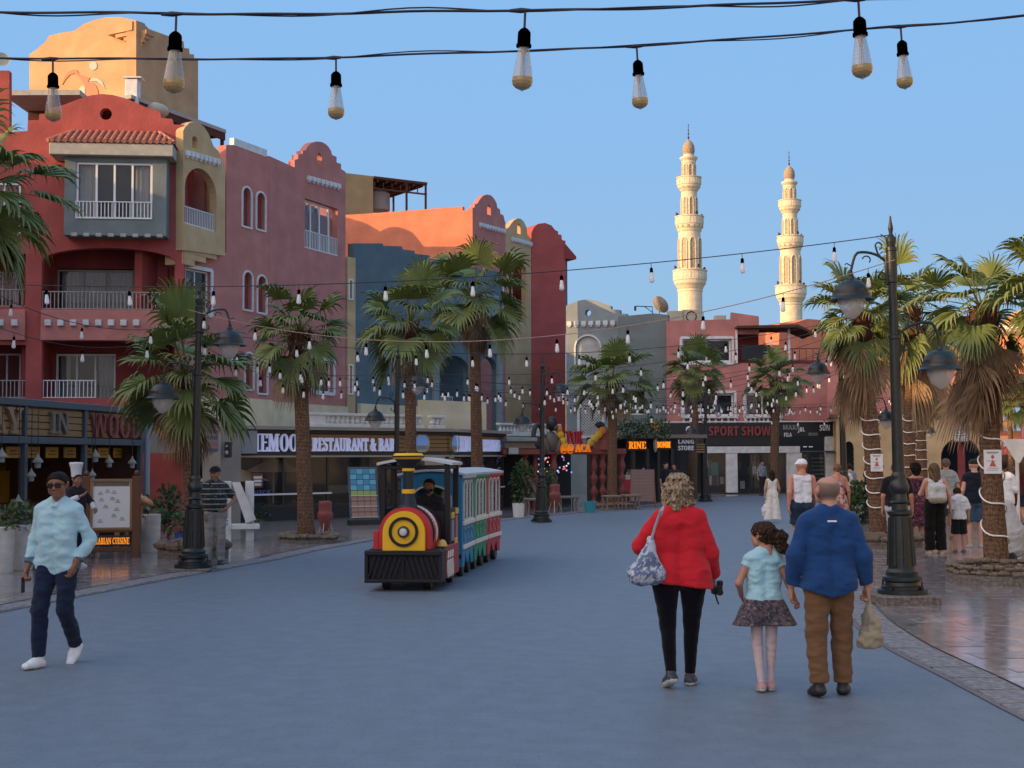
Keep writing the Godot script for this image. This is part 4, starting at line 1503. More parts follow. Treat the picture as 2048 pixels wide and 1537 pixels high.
func frond_mesh(elev: float, dry: float, sd: int, stalk: float, fan: float) -> ArrayMesh:
	var r := RandomNumberGenerator.new()
	r.seed = sd
	var mb := MB.new()
	var d := Vector3(cos(elev), sin(elev), 0)
	var pts := []
	var p := Vector3(0.06, 0, 0)
	var k := 6
	var sag := 0.10 + r.randf() * 0.08
	for i in k + 1:
		pts.append(p)
		p += d * stalk / k
		d = (d + Vector3.DOWN * sag * 0.4).normalized()
	var green := Color(0.13, 0.175, 0.06)
	var brown := Color(0.27, 0.19, 0.125)
	mb.col = Color(0.13, 0.15, 0.05).lerp(brown, dry)
	mb.tube(pts, [0.035, 0.026, 0.02, 0.017, 0.014, 0.012, 0.01], 5, false, 0.6)
	var hub: Vector3 = pts[-1]
	var s := Vector3(0, 0, 1)
	var up := s.cross(d).normalized()
	if up.y < 0:
		up = -up
	var n := 26
	var half := deg_to_rad(104.0 if dry < 0.5 else 58.0)
	for i in n:
		var a := lerpf(-half, half, (i + 0.5) / n) + r.randf_range(-0.02, 0.02)
		var fold := 0.30 * absf(sin(a)) - 0.08
		if dry > 0.5:
			fold = -0.35 * absf(sin(a))
		var dir := (d * cos(a) + s * sin(a) + up * fold).normalized()
		var len_ := fan * (0.72 + 0.28 * cos(a * 0.8)) * r.randf_range(0.9, 1.06)
		var side := (s * cos(a) - d * sin(a)).normalized()
		var q := hub - d * 0.02
		var cur := dir
		var prev := []
		var seg := 7
		var hang := r.randf_range(0.5, 1.5) * (1.0 if dry < 0.5 else 2.2)
		for j in seg + 1:
			var t := float(j) / seg
			var w: float = minf(len_ * t * half / n * 1.04 + 0.004, len_ * 0.52 * half / n)
			if t > 0.5:
				w *= 1.0 - pow((t - 0.5) / 0.5, 1.3) * 0.96
			var lift := up * (w * 0.55 * (1.0 if i % 2 else -1.0))
			var tint := green.lerp(Color(0.19, 0.23, 0.075), r.randf() * 0.5).lerp(Color(0.40, 0.32, 0.15), smoothstep(0.82, 1.0, t) * 0.7)
			mb.col = tint.lerp(brown * r.randf_range(0.7, 1.25), dry)
			var nn := side.cross(cur).normalized()
			var turned := nn.dot(up) < 0
			if turned:
				nn = -nn
			var l := mb.vert(q - side * w + lift, nn)
			var rr := mb.vert(q + side * w - lift, nn)
			if prev:
				if turned:
					mb.ix.append_array([prev[0], prev[1], l, prev[1], rr, l])
				else:
					mb.ix.append_array([prev[0], l, prev[1], prev[1], l, rr])
			prev = [l, rr]
			q += cur * len_ / seg
			if t > 0.4:
				cur = (cur + Vector3.DOWN * hang * (t - 0.1)).normalized()
	return mb.mesh(mats["dry leaf"] if dry > 0.5 else mats["leaf"])
func palm(base: Vector3, crown: Vector3, rad: float, trunk_r: float, label: String, o := {}) -> Node3D:
	var t := thing("palm_tree", label, "palm tree", base, 0.0, o.get("group", "palm trees along the street"))
	var top := crown - base
	var n := 22
	var pts := []
	var rs := []
	var bend: Vector3 = o.get("bend", Vector3())
	for i in n + 1:
		var f := float(i) / n
		pts.append(top * f + bend * sin(f * PI) + Vector3(0, 0.0, 0))
		rs.append(trunk_r * (1.0 + 0.22 * pow(1.0 - f, 6.0)) * lerpf(1.0, 0.86, f) * (1.0 + 0.02 * sin(i * 2.1)))
	var tr := MB.new()
	tr.tube(pts, rs, 18)
	part("trunk", tr, mats["bark"], t)
	var ob := MB.new()
	var r := RandomNumberGenerator.new()
	r.seed = hash(label)
	var hairy: float = o.get("hairy", 0.7)
	for i in int(60 * hairy):
		var f := 1.0 - r.randf() * hairy * 1.1 / top.y
		var q: Vector3 = top * f + bend * sin(f * PI)
		var a := r.randf() * TAU
		var out := Vector3(cos(a), 0, sin(a))
		var rr := trunk_r * 0.9
		ob.tube([q + out * rr * 0.6, q + out * (rr + 0.05) + Vector3(0, 0.09, 0), q + out * (rr + 0.12) + Vector3(0, 0.2 + r.randf() * 0.1, 0)], [0.05, 0.045, 0.012], 5, true, 0.5)
	ob.tube([top * (1.0 - hairy / top.y), top * 1.0, top + Vector3(0, 0.16, 0)], [trunk_r * 0.98, trunk_r * 1.12, trunk_r * 0.5], 12)
	part("leaf_bases", ob, mats["old bark"], t)
	var hub := top + Vector3(0, 0.1, 0)
	var key := snappedf(rad, 0.05)
	if not frond_sets.has(key):
		var sets := {}
		for e in [84, 78, 52, 28, 5, -22, -50]:
			sets[e] = [frond_mesh(deg_to_rad(e), 0.0, e + 100, rad * 0.56, rad * 0.52), frond_mesh(deg_to_rad(e - 6), 0.0, e + 300, rad * 0.5, rad * 0.56)]
		sets[-1085] = [frond_mesh(deg_to_rad(-80), 1.0, 905, rad * 0.5, rad * 0.75), frond_mesh(deg_to_rad(-84), 1.0, 907, rad * 0.75, rad * 0.7)]
		for e in [-52, -72]:
			sets[e - 1000] = [frond_mesh(deg_to_rad(e), 1.0, e + 500, rad * 0.4, rad * 0.5), frond_mesh(deg_to_rad(e), 1.0, e + 700, rad * 0.34, rad * 0.45)]
		frond_sets[key] = sets
	var sets = frond_sets[key]
	var plan: Array = o.get("plan", [[78, 3], [52, 6], [28, 8], [5, 9], [-22, 8], [-50, 6], [-1052, 7], [-1072, 8]])
	for row in plan:
		for i in row[1]:
			var a: float = TAU * (i + r.randf() * 0.7) / row[1] + r.randf() * 0.4
			var f := inst("frond" if row[0] > -900 else "dead_frond", sets[row[0]][r.randi() % 2], t)
			var sc := r.randf_range(0.82, 1.1)
			f.transform = Transform3D(Basis(Vector3.UP, a).rotated(Vector3(cos(a), 0, -sin(a)), r.randf_range(-0.35, 0.35)).scaled(Vector3(sc, sc * r.randf_range(0.75, 1.3), sc)), hub + Vector3(0, -0.0 if row[0] > -900 else -0.12 - r.randf() * 0.25, 0))
	return t
func planter(ctr: Vector3, rad: float, h: float, label: String) -> void:
	var t := thing("stone_planter", label, "planter", ctr, 0.0, "stone rings round the palms")
	var b := MB.new()
	b.lathe([Vector2(rad - 0.22, 0.0), Vector2(rad - 0.03, 0.0), Vector2(rad - 0.03, h * 0.55), Vector2(rad - 0.22, h * 0.55)], 28)
	part("base_ring", b, mats["cut stone"], t)
	var so := MB.new()
	so.lathe([Vector2(0.01, h * 0.5), Vector2(rad - 0.2, h * 0.5)], 24)
	for i in so.n.size():
		so.n[i] = Vector3.UP
	part("soil", so, mats["rough stone"], t)
	var r := RandomNumberGenerator.new()
	r.seed = hash(label)
	var near := rad > 0.85
	var size := 0.085 if near else 0.14
	var me := []
	for v in 5:
		var st := MB.new()
		st.box(Vector3(), Vector3(size * 1.9, h * (0.26 if near else 0.46), size * 1.7), size * 0.35)
		for i in st.v.size():
			var p := st.v[i]
			st.v[i] = p * (1.0 + 0.16 * sin(p.x * 61 + v * 2.0) + 0.14 * cos(p.z * 53 + v * 1.3) + 0.1 * sin(p.y * 80.0 + v * 5.0))
		me.append(st.mesh(mats["rough stone"]))
	for row in (2 if near else 1):
		var k := int(TAU * rad / (size * 1.9))
		for i in k:
			var a := TAU * (i + 0.5 * row) / k
			var rr := rad - 0.1 - r.randf() * 0.03
			var o := inst("stone", me[r.randi() % 5], t)
			o.transform = Transform3D(Basis(Vector3.UP, -a + PI / 2 + r.randf_range(-0.25, 0.25)).rotated(Vector3.RIGHT, r.randf_range(-0.15, 0.15)), Vector3(cos(a) * rr, h * (0.64 + 0.25 * row if near else 0.76) + r.randf_range(-0.015, 0.015), sin(a) * rr))
func rope_light(base: Vector3, top: Vector3, trunk_r: float, y0: float, y1: float, turns: float, label: String) -> void:
	var pts := []
	var k := int(turns * 22)
	for i in k + 1:
		var f := float(i) / k
		var y := lerpf(y0, y1, f)
		var q := (top - base) * (y / (top.y - base.y))
		var rr := trunk_r * (1.0 + 0.22 * pow(1.0 - y / (top.y - base.y), 6.0)) + 0.018
		var a := f * turns * TAU
		pts.append(q + Vector3(cos(a) * rr, 0.04 * sin(a * 2.0), sin(a) * rr))
	var mb := MB.new()
	mb.tube(pts, 0.014, 6)
	var o := part("rope_light", mb, mats["rope"], self)
	o.position = base
	tag(o, label, "rope light", "white rope lights wound round trunks")
func notice(base: Vector3, px: float, py: float, d: float, w: float, h: float, turn: float, label: String) -> void:
	var t := thing("paper_notice", label, "notice", at_px(px, py, d), turn, "paper notices on the palm trunks")
	var p := MB.new()
	p.box(Vector3(), Vector3(w, h, 0.006))
	part("sheet", p, mats["white paper"], t)
	var s := MB.new()
	s.extrude(PackedVector2Array([Vector2(-w * 0.2, -h * 0.2), Vector2(w * 0.2, -h * 0.2), Vector2(0.0, h * 0.1)]), 0.004, 0.006)
	part("warning_triangle", s, mats["red print"], t)
	var q := MB.new()
	q.ball(Vector3(0, h * 0.2, 0.004), Vector3(w * 0.1, w * 0.12, 0.002), 10, 4)
	part("print_mark", q, mats["red print"], t)
	var l := MB.new()
	for i in 5:
		var y: float = [0.38, 0.33, 0.02, -0.28, -0.36][i] * h
		l.span(Vector3(-w * (0.34 - 0.05 * (i % 2)), y, 0.004), Vector3(w * (0.34 - 0.07 * (i % 3)), y + h * (0.035 if i == 0 else 0.018), 0.0055))
	part("print_lines", l, mats["print"], t)
func build_palms() -> void:
	var lush := [[78, 3], [52, 5], [28, 6], [5, 6], [-22, 5], [-50, 3], [-1052, 4], [-1072, 5]]
	var shag := [[78, 2], [52, 4], [28, 5], [5, 5], [-22, 4], [-50, 4], [-1052, 9], [-1072, 14]]
	var rows := [
		[388, 1128, 372, 760, 165, 15, "bushy palm behind the left lamp with low spreading crown", lush, 0.9],
		[613, 1086, 598, 672, 118, 15.5, "palm with thick trunk and broken lower leaves by the red urn", shag, 0.7],
		[822, 1052, 820, 655, 128, 12, "palm rising behind the toy train's chimney", lush, 0.4],
		[956, 1037, 948, 598, 130, 12, "tallest palm of the left row, before the teal house", lush, 0.5],
		[1224, 1016, 1226, 765, 95, 10, "palm at the carved stall, before the lattice panels", lush, 0.4],
		[1384, 1000, 1392, 745, 72, 9, "palm left of the red shop letters", lush, 0.4],
		[1548, 996, 1552, 768, 72, 9, "palm right of the red shop letters", lush, 0.4],
	]
	for p in rows:
		var b := ground_at(p[0], p[1])
		var d := -b.z
		var c := at_px(p[2], p[3], d + 0.1)
		palm(b, c, p[4] * d / FOC, p[5] * d / FOC, p[6], {"plan": p[7], "hairy": p[8], "bend": Vector3(0.0, 0, 0)})
	planter(ground_at(386, 1118), 0.68, 0.34, "low stone ring round the palm behind the left lamp")
	planter(ground_at(618, 1088), 0.66, 0.22, "low stone ring round the palm by the red urn")
	planter(ground_at(1226, 1018), 0.8, 0.2, "low stone ring round the palm at the carved stall")
	palm(Vector3(-8.7, 0, -20), at_px(-52, 395, 20), 1.42, 0.17, "palm at the left picture edge with sunlit hanging leaves", {"plan": lush + [[-50, 4], [-1072, 6]]})
	var r1 := ground_at(1995, 1152)
	var c1 := at_px(1966, 628, -r1.z)
	palm(r1, c1, 1.15, 0.172, "shaggy palm at right with white rope round its stout trunk", {"plan": [[84, 1], [78, 1], [52, 2], [28, 4], [5, 4], [-22, 4], [-50, 5], [-1052, 8], [-1072, 12], [-1085, 22]], "hairy": 1.2})
	planter(ground_at(2010, 1168), 0.86, 0.30, "big stone ring round the shaggy palm at right")
	rope_light(r1, c1, 0.172, 0.5, 2.35, 3.7, "white rope light wound round the shaggy palm at right")
	notice(r1, 1986, 924, -r1.z - 0.22, 0.27, 0.37, -0.05, "white notice taped to the shaggy palm's trunk at right")
	var r2 := ground_at(1762, 1088)
	var c2 := at_px(1722, 640, -r2.z)
	palm(r2, c2, 1.25, 0.182, "roped palm left of the tall lamp with half sunlit crown", {"plan": [[78, 3], [52, 5], [28, 6], [5, 6], [-22, 5], [-50, 5], [-1052, 9], [-1072, 10], [-1085, 20]], "hairy": 0.8})
	planter(ground_at(1768, 1096), 0.8, 0.28, "low stone ring round the roped palm left of the tall lamp")
	rope_light(r2, c2, 0.182, 0.7, 2.7, 6.5, "white rope light wound round the palm left of the tall lamp")
	notice(r2, 1754, 926, -r2.z - 0.23, 0.26, 0.37, 0.02, "white notice taped to the palm left of the tall lamp")
	var r3 := ground_at(1812, 1056)
	var c3 := at_px(1828, 625, -r3.z)
	palm(r3, c3, 1.75, 0.17, "golden lit palm right behind the tall lamp", {"plan": shag + [[-1085, 16]], "hairy": 0.9})
	rope_light(r3, c3, 0.17, 1.2, 3.0, 6.0, "white rope light on the palm right behind the tall lamp")
	var r4 := ground_at(1844, 1016)
	var c4 := at_px(1838, 800, -r4.z)
	palm(r4, c4, 1.1, 0.24, "short palm with dark thick neck beside the arched doorway", {"plan": lush, "hairy": 1.0})
	rope_light(r4, c4, 0.24, 1.3, 3.0, 5.0, "white rope light on the short palm beside the arched doorway")
	palm(Vector3(9.2, 0, -20.5), at_px(2135, 600, 20.5), 1.25, 0.18, "palm outside the right picture edge with golden leaves reaching in", {"plan": lush})
	palm(at_px(2022, 900, 46) * Vector3(1, 0, 1), at_px(2020, 808, 46), 0.85, 0.09, "small dark palm with thin trunk under the orange block", {"plan": lush, "hairy": 0.3})
func lamp_post() -> Node3D:
	var t := thing("street_lamp", "", "street lamp", Vector3(), 0.0, "double armed street lamps along the street")
	var iron: Material = mats["lamp iron"]
	var pl_ := MB.new()
	pl_.lathe([Vector2(0, 0), Vector2(0.30, 0), Vector2(0.30, 0.05), Vector2(0.25, 0.055), Vector2(0.25, 0.09), Vector2(0.21, 0.1), Vector2(0.20, 0.14), Vector2(0.235, 0.16), Vector2(0.235, 0.2), Vector2(0.19, 0.22), Vector2(0.195, 0.26), Vector2(0.165, 0.3)], 16)
	pl_.lathe([Vector2(0.165, 0.3), Vector2(0.15, 0.62), Vector2(0.13, 0.92), Vector2(0.155, 0.94), Vector2(0.155, 0.97), Vector2(0.10, 0.99), Vector2(0.095, 1.06), Vector2(0.12, 1.08), Vector2(0.10, 1.10), Vector2(0.09, 1.18)], 12)
	pl_.lathe([Vector2(0.09, 1.18), Vector2(0.115, 1.21), Vector2(0.125, 1.26), Vector2(0.105, 1.32), Vector2(0.085, 1.36), Vector2(0.10, 1.385), Vector2(0.085, 1.41), Vector2(0.075, 1.44)], 16, true)
	part("pedestal", pl_, iron, t)
	for i in 8:
		var a := TAU * i / 8
		var fb := MB.new()
		fb.tube([Vector3(cos(a) * 0.163, 0.33, sin(a) * 0.163), Vector3(cos(a) * 0.132, 0.9, sin(a) * 0.132)], [0.022, 0.016], 5)
		part("fluting", fb, iron, t)
	for i in 4:
		var a := TAU * (i + 0.5) / 4
		var nb := MB.new()
		nb.tube([Vector3(cos(a) * 0.265, 0.04, sin(a) * 0.265), Vector3(cos(a) * 0.265, 0.15, sin(a) * 0.265)], 0.012, 6)
		nb.tube([Vector3(cos(a) * 0.265, 0.055, sin(a) * 0.265), Vector3(cos(a) * 0.265, 0.085, sin(a) * 0.265)], 0.022, 6)
		part("anchor_bolt", nb, iron, t)
	var sh := MB.new()
	sh.lathe([Vector2(0.075, 1.44), Vector2(0.066, 2.2), Vector2(0.060, 3.02)], 16, true)
	sh.lathe([Vector2(0.060, 3.02), Vector2(0.075, 3.03), Vector2(0.075, 3.07), Vector2(0.055, 3.08), Vector2(0.052, 3.7), Vector2(0.066, 3.71), Vector2(0.066, 3.74), Vector2(0.064, 3.76), Vector2(0.064, 4.08), Vector2(0.07, 4.09), Vector2(0.07, 4.13), Vector2(0.05, 4.14), Vector2(0.062, 4.2), Vector2(0.066, 4.24), Vector2(0.04, 4.27), Vector2(0.022, 4.30), Vector2(0.032, 4.36), Vector2(0.018, 4.44), Vector2(0.012, 4.5), Vector2(0.0, 4.52)], 16)
	part("pole", sh, iron, t)
	for s in [[-1.0, 3.86, 0.51], [1.0, 3.0, 0.56]]:
		var sx: float = s[0]
		var y: float = s[1]
		var reach: float = s[2]
		var am := MB.new()
		var main := []
		for i in 17:
			var f := i / 16.0
			var a := PI * (1.0 - f)
			main.append(Vector3(sx * (reach * 0.53 - cos(PI - a) * reach * 0.47 * -1.0 if false else sx * 0.0 + (0.05 + (reach - 0.05) * (0.5 - 0.5 * cos(f * PI * 0.94)) / (0.5 - 0.5 * cos(PI * 0.94)))), y + 0.02 + 0.2 * sin(f * PI * 0.78) / 1.0 - 0.16 * smoothstep(0.75, 1.0, f), 0))
		for i in main.size():
			main[i].x = sx * absf(main[i].x)
		main.append(Vector3(sx * reach, main[-1].y - 0.10, 0))
		am.tube(main, 0.017, 7)
		var sc := []
		for i in 20:
			var f := i / 19.0
			var a := 2.2 + f * 5.2
			var rr := 0.085 * (1.0 - f * 0.75)
			sc.append(Vector3(sx * (0.13 + cos(a) * rr), y - 0.06 + sin(a) * rr, 0))
		am.tube(sc, [0.012] + range(18).map(func(_q): return 0.011) + [0.016], 6)
		var sp := []
		for i in 14:
			var f := i / 13.0
			var a := PI * 0.1 + f * 4.4
			var rr := 0.05 * (1.0 - f * 0.6)
			sp.append(Vector3(sx * (0.15 + cos(a) * rr), y + 0.28 + sin(a) * rr * 1.3, 0))
		am.tube([Vector3(sx * 0.1, y + 0.12, 0), Vector3(sx * 0.17, y + 0.2, 0), sp[0]], 0.012, 6)
		am.tube(sp, 0.010, 6)
		var inner := []
		for i in 12:
			var f := i / 11.0
			var a := 0.3 + f * 3.6
			var rr := 0.06 * (1.0 - f * 0.4)
			inner.append(Vector3(sx * (reach * 0.6 + cos(a) * rr), y + 0.12 + sin(a) * rr, 0))
		am.tube(inner, 0.009, 6)
		am.tube([Vector3(sx * (reach - 0.02), y + 0.05, 0), Vector3(sx * (reach + 0.05), y + 0.09, 0), Vector3(sx * (reach + 0.07), y + 0.07, 0)], 0.008, 5)
		am.span(Vector3(sx * 0.045, y - 0.18, -0.025), Vector3(sx * 0.085, y + 0.14, 0.025), 0.01)
		part("arm", am, iron, t)
		var top: Vector3 = main[-1]
		var sd := MB.new()
		sd.lathe([Vector2(0.275, -0.245), Vector2(0.275, -0.235), Vector2(0.235, -0.205), Vector2(0.225, -0.17), Vector2(0.212, -0.165), Vector2(0.205, -0.12), Vector2(0.18, -0.075), Vector2(0.135, -0.03), Vector2(0.085, -0.005), Vector2(0.05, 0.005), Vector2(0.045, 0.04), Vector2(0.028, 0.05), Vector2(0.026, 0.1), Vector2(0.0, 0.105)], 24, false, Vector3(top.x, top.y, 0))
		sd.lathe([Vector2(0.0, -0.19), Vector2(0.22, -0.20), Vector2(0.275, -0.245)], 24, false, Vector3(top.x, top.y, 0))
		var shade := part("lamp_shade", sd, iron, t)
		var gb := MB.new()
		gb.lathe([Vector2(0.0, -0.475), Vector2(0.04, -0.462), Vector2(0.09, -0.42), Vector2(0.14, -0.345), Vector2(0.17, -0.27), Vector2(0.175, -0.215)], 20, true, Vector3(top.x, top.y, 0))
		part("glass_globe", gb, mats["globe"], shade)
		var lb := MB.new()
		lb.ball(Vector3(top.x, top.y - 0.27, 0), Vector3(0.035, 0.05, 0.035), 10, 6)
		part("bulb", lb, mats["white frame"], shade)
	return t
func slab_under(p: Vector3, s: Vector3, turn: float, label: String) -> void:
	var m := MB.new()
	m.box(Vector3(0, s.y * 0.5, 0), s, 0.02)
	var o := part("lamp_plinth", m, mats["cut stone"], self)
	o.position = p
	o.rotation.y = turn
	tag(o, label, "plinth", "stone plinths under the lamps")
func build_lamps() -> void:
	var list := [
		[1806, 1210, 0.0, "tall lamp nearest the viewer, beside the man in blue"],
		[386, 1143, PI, "left lamp standing before the bushy palm"],
		[791, 1062, PI - 0.15, "lamp rising behind the toy train's cab"],
		[1083, 1045, PI - 0.1, "lamp in front of the carved stall"],
		[1411, 1004, PI - 0.2, "slim far lamp left of the red shop letters"],
		[1606, 985, PI - 0.2, "slim far lamp at the right end of the sports shop"],
		[1692, 1079, 0.1, "lamp half hidden behind the bald man's shoulder"],
		[1739, 1050, 0.1, "lamp with thick base between shop corner and roped palm"],
		[1838, 1000, 0.1, "far lamp showing one shade before the yellow hall"],
	]
	var first := lamp_post()
	for i in list.size():
		var l = list[i]
		var o: Node3D = first if i == 0 else copy_of(first, l[3], "double armed street lamps along the street")
		o.set_meta("label", l[3])
		var p := ground_at(l[0], l[1])
		o.position = p + Vector3(0, 0.14 if i == 0 else 0.06 if i == 1 else 0.02, 0)
		o.rotation.y = l[2]
		if i == 0:
			o.scale = Vector3(1.03, 1.06, 1.03)
			o.rotation.z = deg_to_rad(0.8)
		elif i == 1:
			o.rotation.z = deg_to_rad(0.9)
	slab_under(ground_at(1806, 1210), Vector3(0.74, 0.14, 0.7), 0.1, "rough stone plinth under the nearest lamp")
	slab_under(ground_at(386, 1143), Vector3(0.66, 0.06, 0.62), 0.0, "thin pale plinth under the left lamp")
var bulb_meshes := {}
func bulb_kit(far: bool) -> Dictionary:
	if bulb_meshes.has(far):
		return bulb_meshes[far]
	var k := {}
	var so := MB.new()
	var n := 8 if far else 18
	so.lathe([Vector2(0.006, 0.0), Vector2(0.012, -0.004), Vector2(0.019, -0.012), Vector2(0.02, -0.018), Vector2(0.0205, -0.05), Vector2(0.0235, -0.051), Vector2(0.0235, -0.060), Vector2(0.0, -0.060)].map(func(q): return q), n)
	so.ix.reverse()
	so.tube([Vector3(0, 0.055, 0), Vector3(0, -0.002, 0)], 0.004, 5)
	k["socket"] = so.mesh(mats["wire"])
	var g := MB.new()
	var prof := [Vector2(0.0, -0.196), Vector2(0.004, -0.195), Vector2(0.006, -0.191), Vector2(0.012, -0.189), Vector2(0.022, -0.184), Vector2(0.029, -0.176), Vector2(0.0315, -0.166), Vector2(0.0305, -0.15), Vector2(0.027, -0.125), Vector2(0.022, -0.095), Vector2(0.018, -0.07), Vector2(0.017, -0.058)]
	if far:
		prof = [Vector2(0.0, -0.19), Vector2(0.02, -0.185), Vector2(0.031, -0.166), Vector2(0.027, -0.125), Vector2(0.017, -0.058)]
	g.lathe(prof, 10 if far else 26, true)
	k["glass"] = g.mesh(mats["sky white bulb" if far else "bulb glass"])
	if not far:
		var f := MB.new()
		f.tube([Vector3(0, -0.06, 0), Vector3(0, -0.082, 0), Vector3(0, -0.092, 0)], [0.008, 0.007, 0.003], 8)
		for i in 4:
			var a := TAU * i / 4 + 0.3
			f.tube([Vector3(cos(a) * 0.004, -0.09, sin(a) * 0.004), Vector3(cos(a) * 0.007, -0.15, sin(a) * 0.007)], 0.0009, 4)
		k["filament"] = f.mesh(mats["filament"])
		var am := MB.new()
		am.lathe([Vector2(0.0, -0.1905), Vector2(0.0125, -0.1895), Vector2(0.0225, -0.1845), Vector2(0.0296, -0.1763), Vector2(0.0321, -0.166), Vector2(0.0314, -0.1535), Vector2(0.0, -0.152)], 26, false)
		k["tint"] = am.mesh(mats["amber glass"])
	bulb_meshes[far] = k
	return k
func light_string(a: Vector3, b: Vector3, sag: float, where: Array, wire_r: float, far: bool, label: String, group: String, wiremat := "wire", wobble := 0.0) -> Node3D:
	var t := thing("string_light", label, "string lights", Vector3(), 0.0, group)
	var F := func(f: float): return a.lerp(b, f) + Vector3(0, -4.0 * sag * f * (1.0 - f) + wobble * (sin(f * 31.0) * 0.6 + sin(f * 73.0 + 1.0) * 0.4), 0)
	var n := 90 if wobble > 0 else 40
	var pts := []
	for i in n + 1:
		pts.append(F.call(float(i) / n))
	var w := MB.new()
	w.tube(pts, wire_r, 5 if far else 8, false)
	if wobble > 0:
		var twin := []
		for i in n + 1:
			var f := float(i) / n
			twin.append(F.call(f) + Vector3(0, wire_r * 1.6 * sin(f * 46.0) + 0.004 * sin(f * 17.0), wire_r * 1.6 * cos(f * 46.0)))
		w.tube(twin, wire_r * 0.6, 6, false)
		for f in where:
			var q: Vector3 = F.call(f)
			var dir := (b - a).normalized()
			w.tube([q - dir * 0.045, q - dir * 0.01, q + dir * 0.02], [wire_r * 1.2, wire_r * 2.1, wire_r * 1.2], 7)
	part("wire", w, mats[wiremat], t)
	var k := bulb_kit(far)
	for f in where:
		var s := inst("bulb_socket", k["socket"], t)
		s.position = F.call(f) + Vector3(0, -0.055, 0)
		s.rotation = Vector3(rng.randf_range(-0.06, 0.06), rng.randf() * TAU, rng.randf_range(-0.06, 0.06))
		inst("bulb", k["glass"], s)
		if not far:
			inst("filament", k["filament"], s)
			inst("amber_base", k["tint"], s)
	return t
func fracs(a: Vector3, b: Vector3, gap: float, start := 0.3) -> Array:
	var l := a.distance_to(b)
	var o := []
	var s := start
	while s < l - 0.3:
		o.append(s / l)
		s += gap
	return o
func build_strings() -> void:
	var g := "string lights strung close overhead"
	var d := 4.25
	var a := at_px(-700, 8, d)
	var b := at_px(2800, -62, d)
	var fx := func(px: float): return (at_px(px, 40, d).x - a.x) / (b.x - a.x)
	light_string(a, b, 0.075, [fx.call(-340), fx.call(351), fx.call(1049), fx.call(1719), fx.call(2400)], 0.0042, false, "upper near light string, three large clear bulbs in view", g, "wire", 0.004)
	d = 5.4
	a = at_px(-700, 92, d)
	b = at_px(2800, -60, d)
	fx = func(px: float): return (at_px(px, 90, d).x - a.x) / (b.x - a.x)
	light_string(a, b, 0.17, [fx.call(-500), fx.call(106), fx.call(672), fx.call(1275), fx.call(1804), fx.call(2380)], 0.0042, false, "lower near light string, four clear bulbs in view", g, "wire", 0.004)
	var g2 := "light strings zigzagging across the street"
	var lines := [
		[[-200, 560, 18], [1783, 470, 16.7], 0.30, 6.0, "long light string before both minarets, meeting the nearest lamp", "wire"],
		[[376, 620, 23], [1790, 520, 17], 0.75, 1.0, "light string from the left lamp drooping to the nearest lamp", "pale wire"],
		[[376, 660, 23.2], [1690, 640, 29], 0.55, 1.0, "light string from the left lamp to the half hidden lamp", "wire"],
		[[-60, 560, 22], [376, 650, 23.2], 0.35, 1.0, "light string sagging before the red balconies", "wire"],
		[[-80, 620, 21], [376, 665, 23.4], 0.4, 1.0, "second light string before the red balconies", "wire"],
		[[786, 742, 34], [1690, 650, 29], 0.45, 1.0, "light string from the lamp behind the train to the right", "wire"],
		[[786, 745, 34], [1735, 690, 34], 0.6, 1.0, "light string crossing above the train's roof", "wire"],
		[[376, 668, 23.4], [786, 742, 34], 0.35, 1.0, "light string along the left row before the thick palm", "wire"],
		[[1083, 775, 39], [1735, 690, 34], 0.5, 1.0, "light string from the stall lamp to the shop corner lamp", "wire"],
		[[786, 748, 34], [1083, 775, 39], 0.3, 1.0, "light string along the left row past the teal arcade", "wire"],
		[[1083, 778, 39], [1735, 700, 36], 0.75, 1.0, "lower light string from the stall lamp to the right", "wire"],
		[[1083, 780, 39], [1838, 785, 57], 0.5, 1.0, "light string from the stall lamp to the far right lamp", "wire"],
		[[1230, 790, 49], [1838, 790, 57], 0.5, 1.0, "light string before the pink house, upper of two", "wire"],
		[[1083, 782, 39], [1411, 800, 55], 0.35, 1.0, "light string along the far left row by the lattice", "wire"],
		[[1411, 800, 55], [1838, 792, 57], 0.4, 1.0, "light string before the red shop letters", "wire"],
		[[1411, 805, 55], [1735, 705, 36], 0.5, 1.0, "light string slanting before the awning terrace", "wire"],
		[[1411, 808, 56], [1606, 815, 69], 0.3, 1.0, "light string along the shop front to the last lamp", "wire"],
		[[1606, 815, 69], [1838, 795, 57], 0.4, 1.0, "light string from the last lamp to the far right lamp", "wire"],
		[[930, 760, 36], [1690, 665, 30], 0.55, 1.0, "light string in front of the tall red block", "wire"],
		[[376, 670, 23.6], [1083, 770, 39], 0.5, 1.0, "light string from the left lamp to the stall lamp", "wire"],
		[[376, 672, 23.8], [786, 748, 34.5], 0.6, 1.0, "second light string along the left row, drooping lower", "wire"],
		[[786, 748, 34.2], [1692, 690, 31], 0.8, 1.0, "deeply drooping light string above the train's carriages", "wire"],
		[[786, 752, 34.5], [1411, 800, 55], 0.5, 1.0, "light string from the lamp behind the train to the far lamp", "wire"],
		[[1083, 784, 39.2], [1692, 700, 31.5], 0.6, 1.0, "light string before the grey blue house, lower of two", "wire"],
		[[1083, 786, 39.4], [1739, 715, 36.5], 1.0, 1.0, "lowest light string before the grey blue house", "wire"],
		[[1230, 795, 49.5], [1739, 720, 37], 0.7, 1.0, "light string from the stall palm to the shop corner lamp", "wire"],
		[[1230, 800, 50], [1606, 818, 69], 0.35, 1.0, "light string from the stall palm along the shop roofs", "wire"],
		[[1411, 812, 56.5], [1838, 800, 57.5], 0.7, 1.0, "drooping light string across the black shop fascia", "wire"],
	]
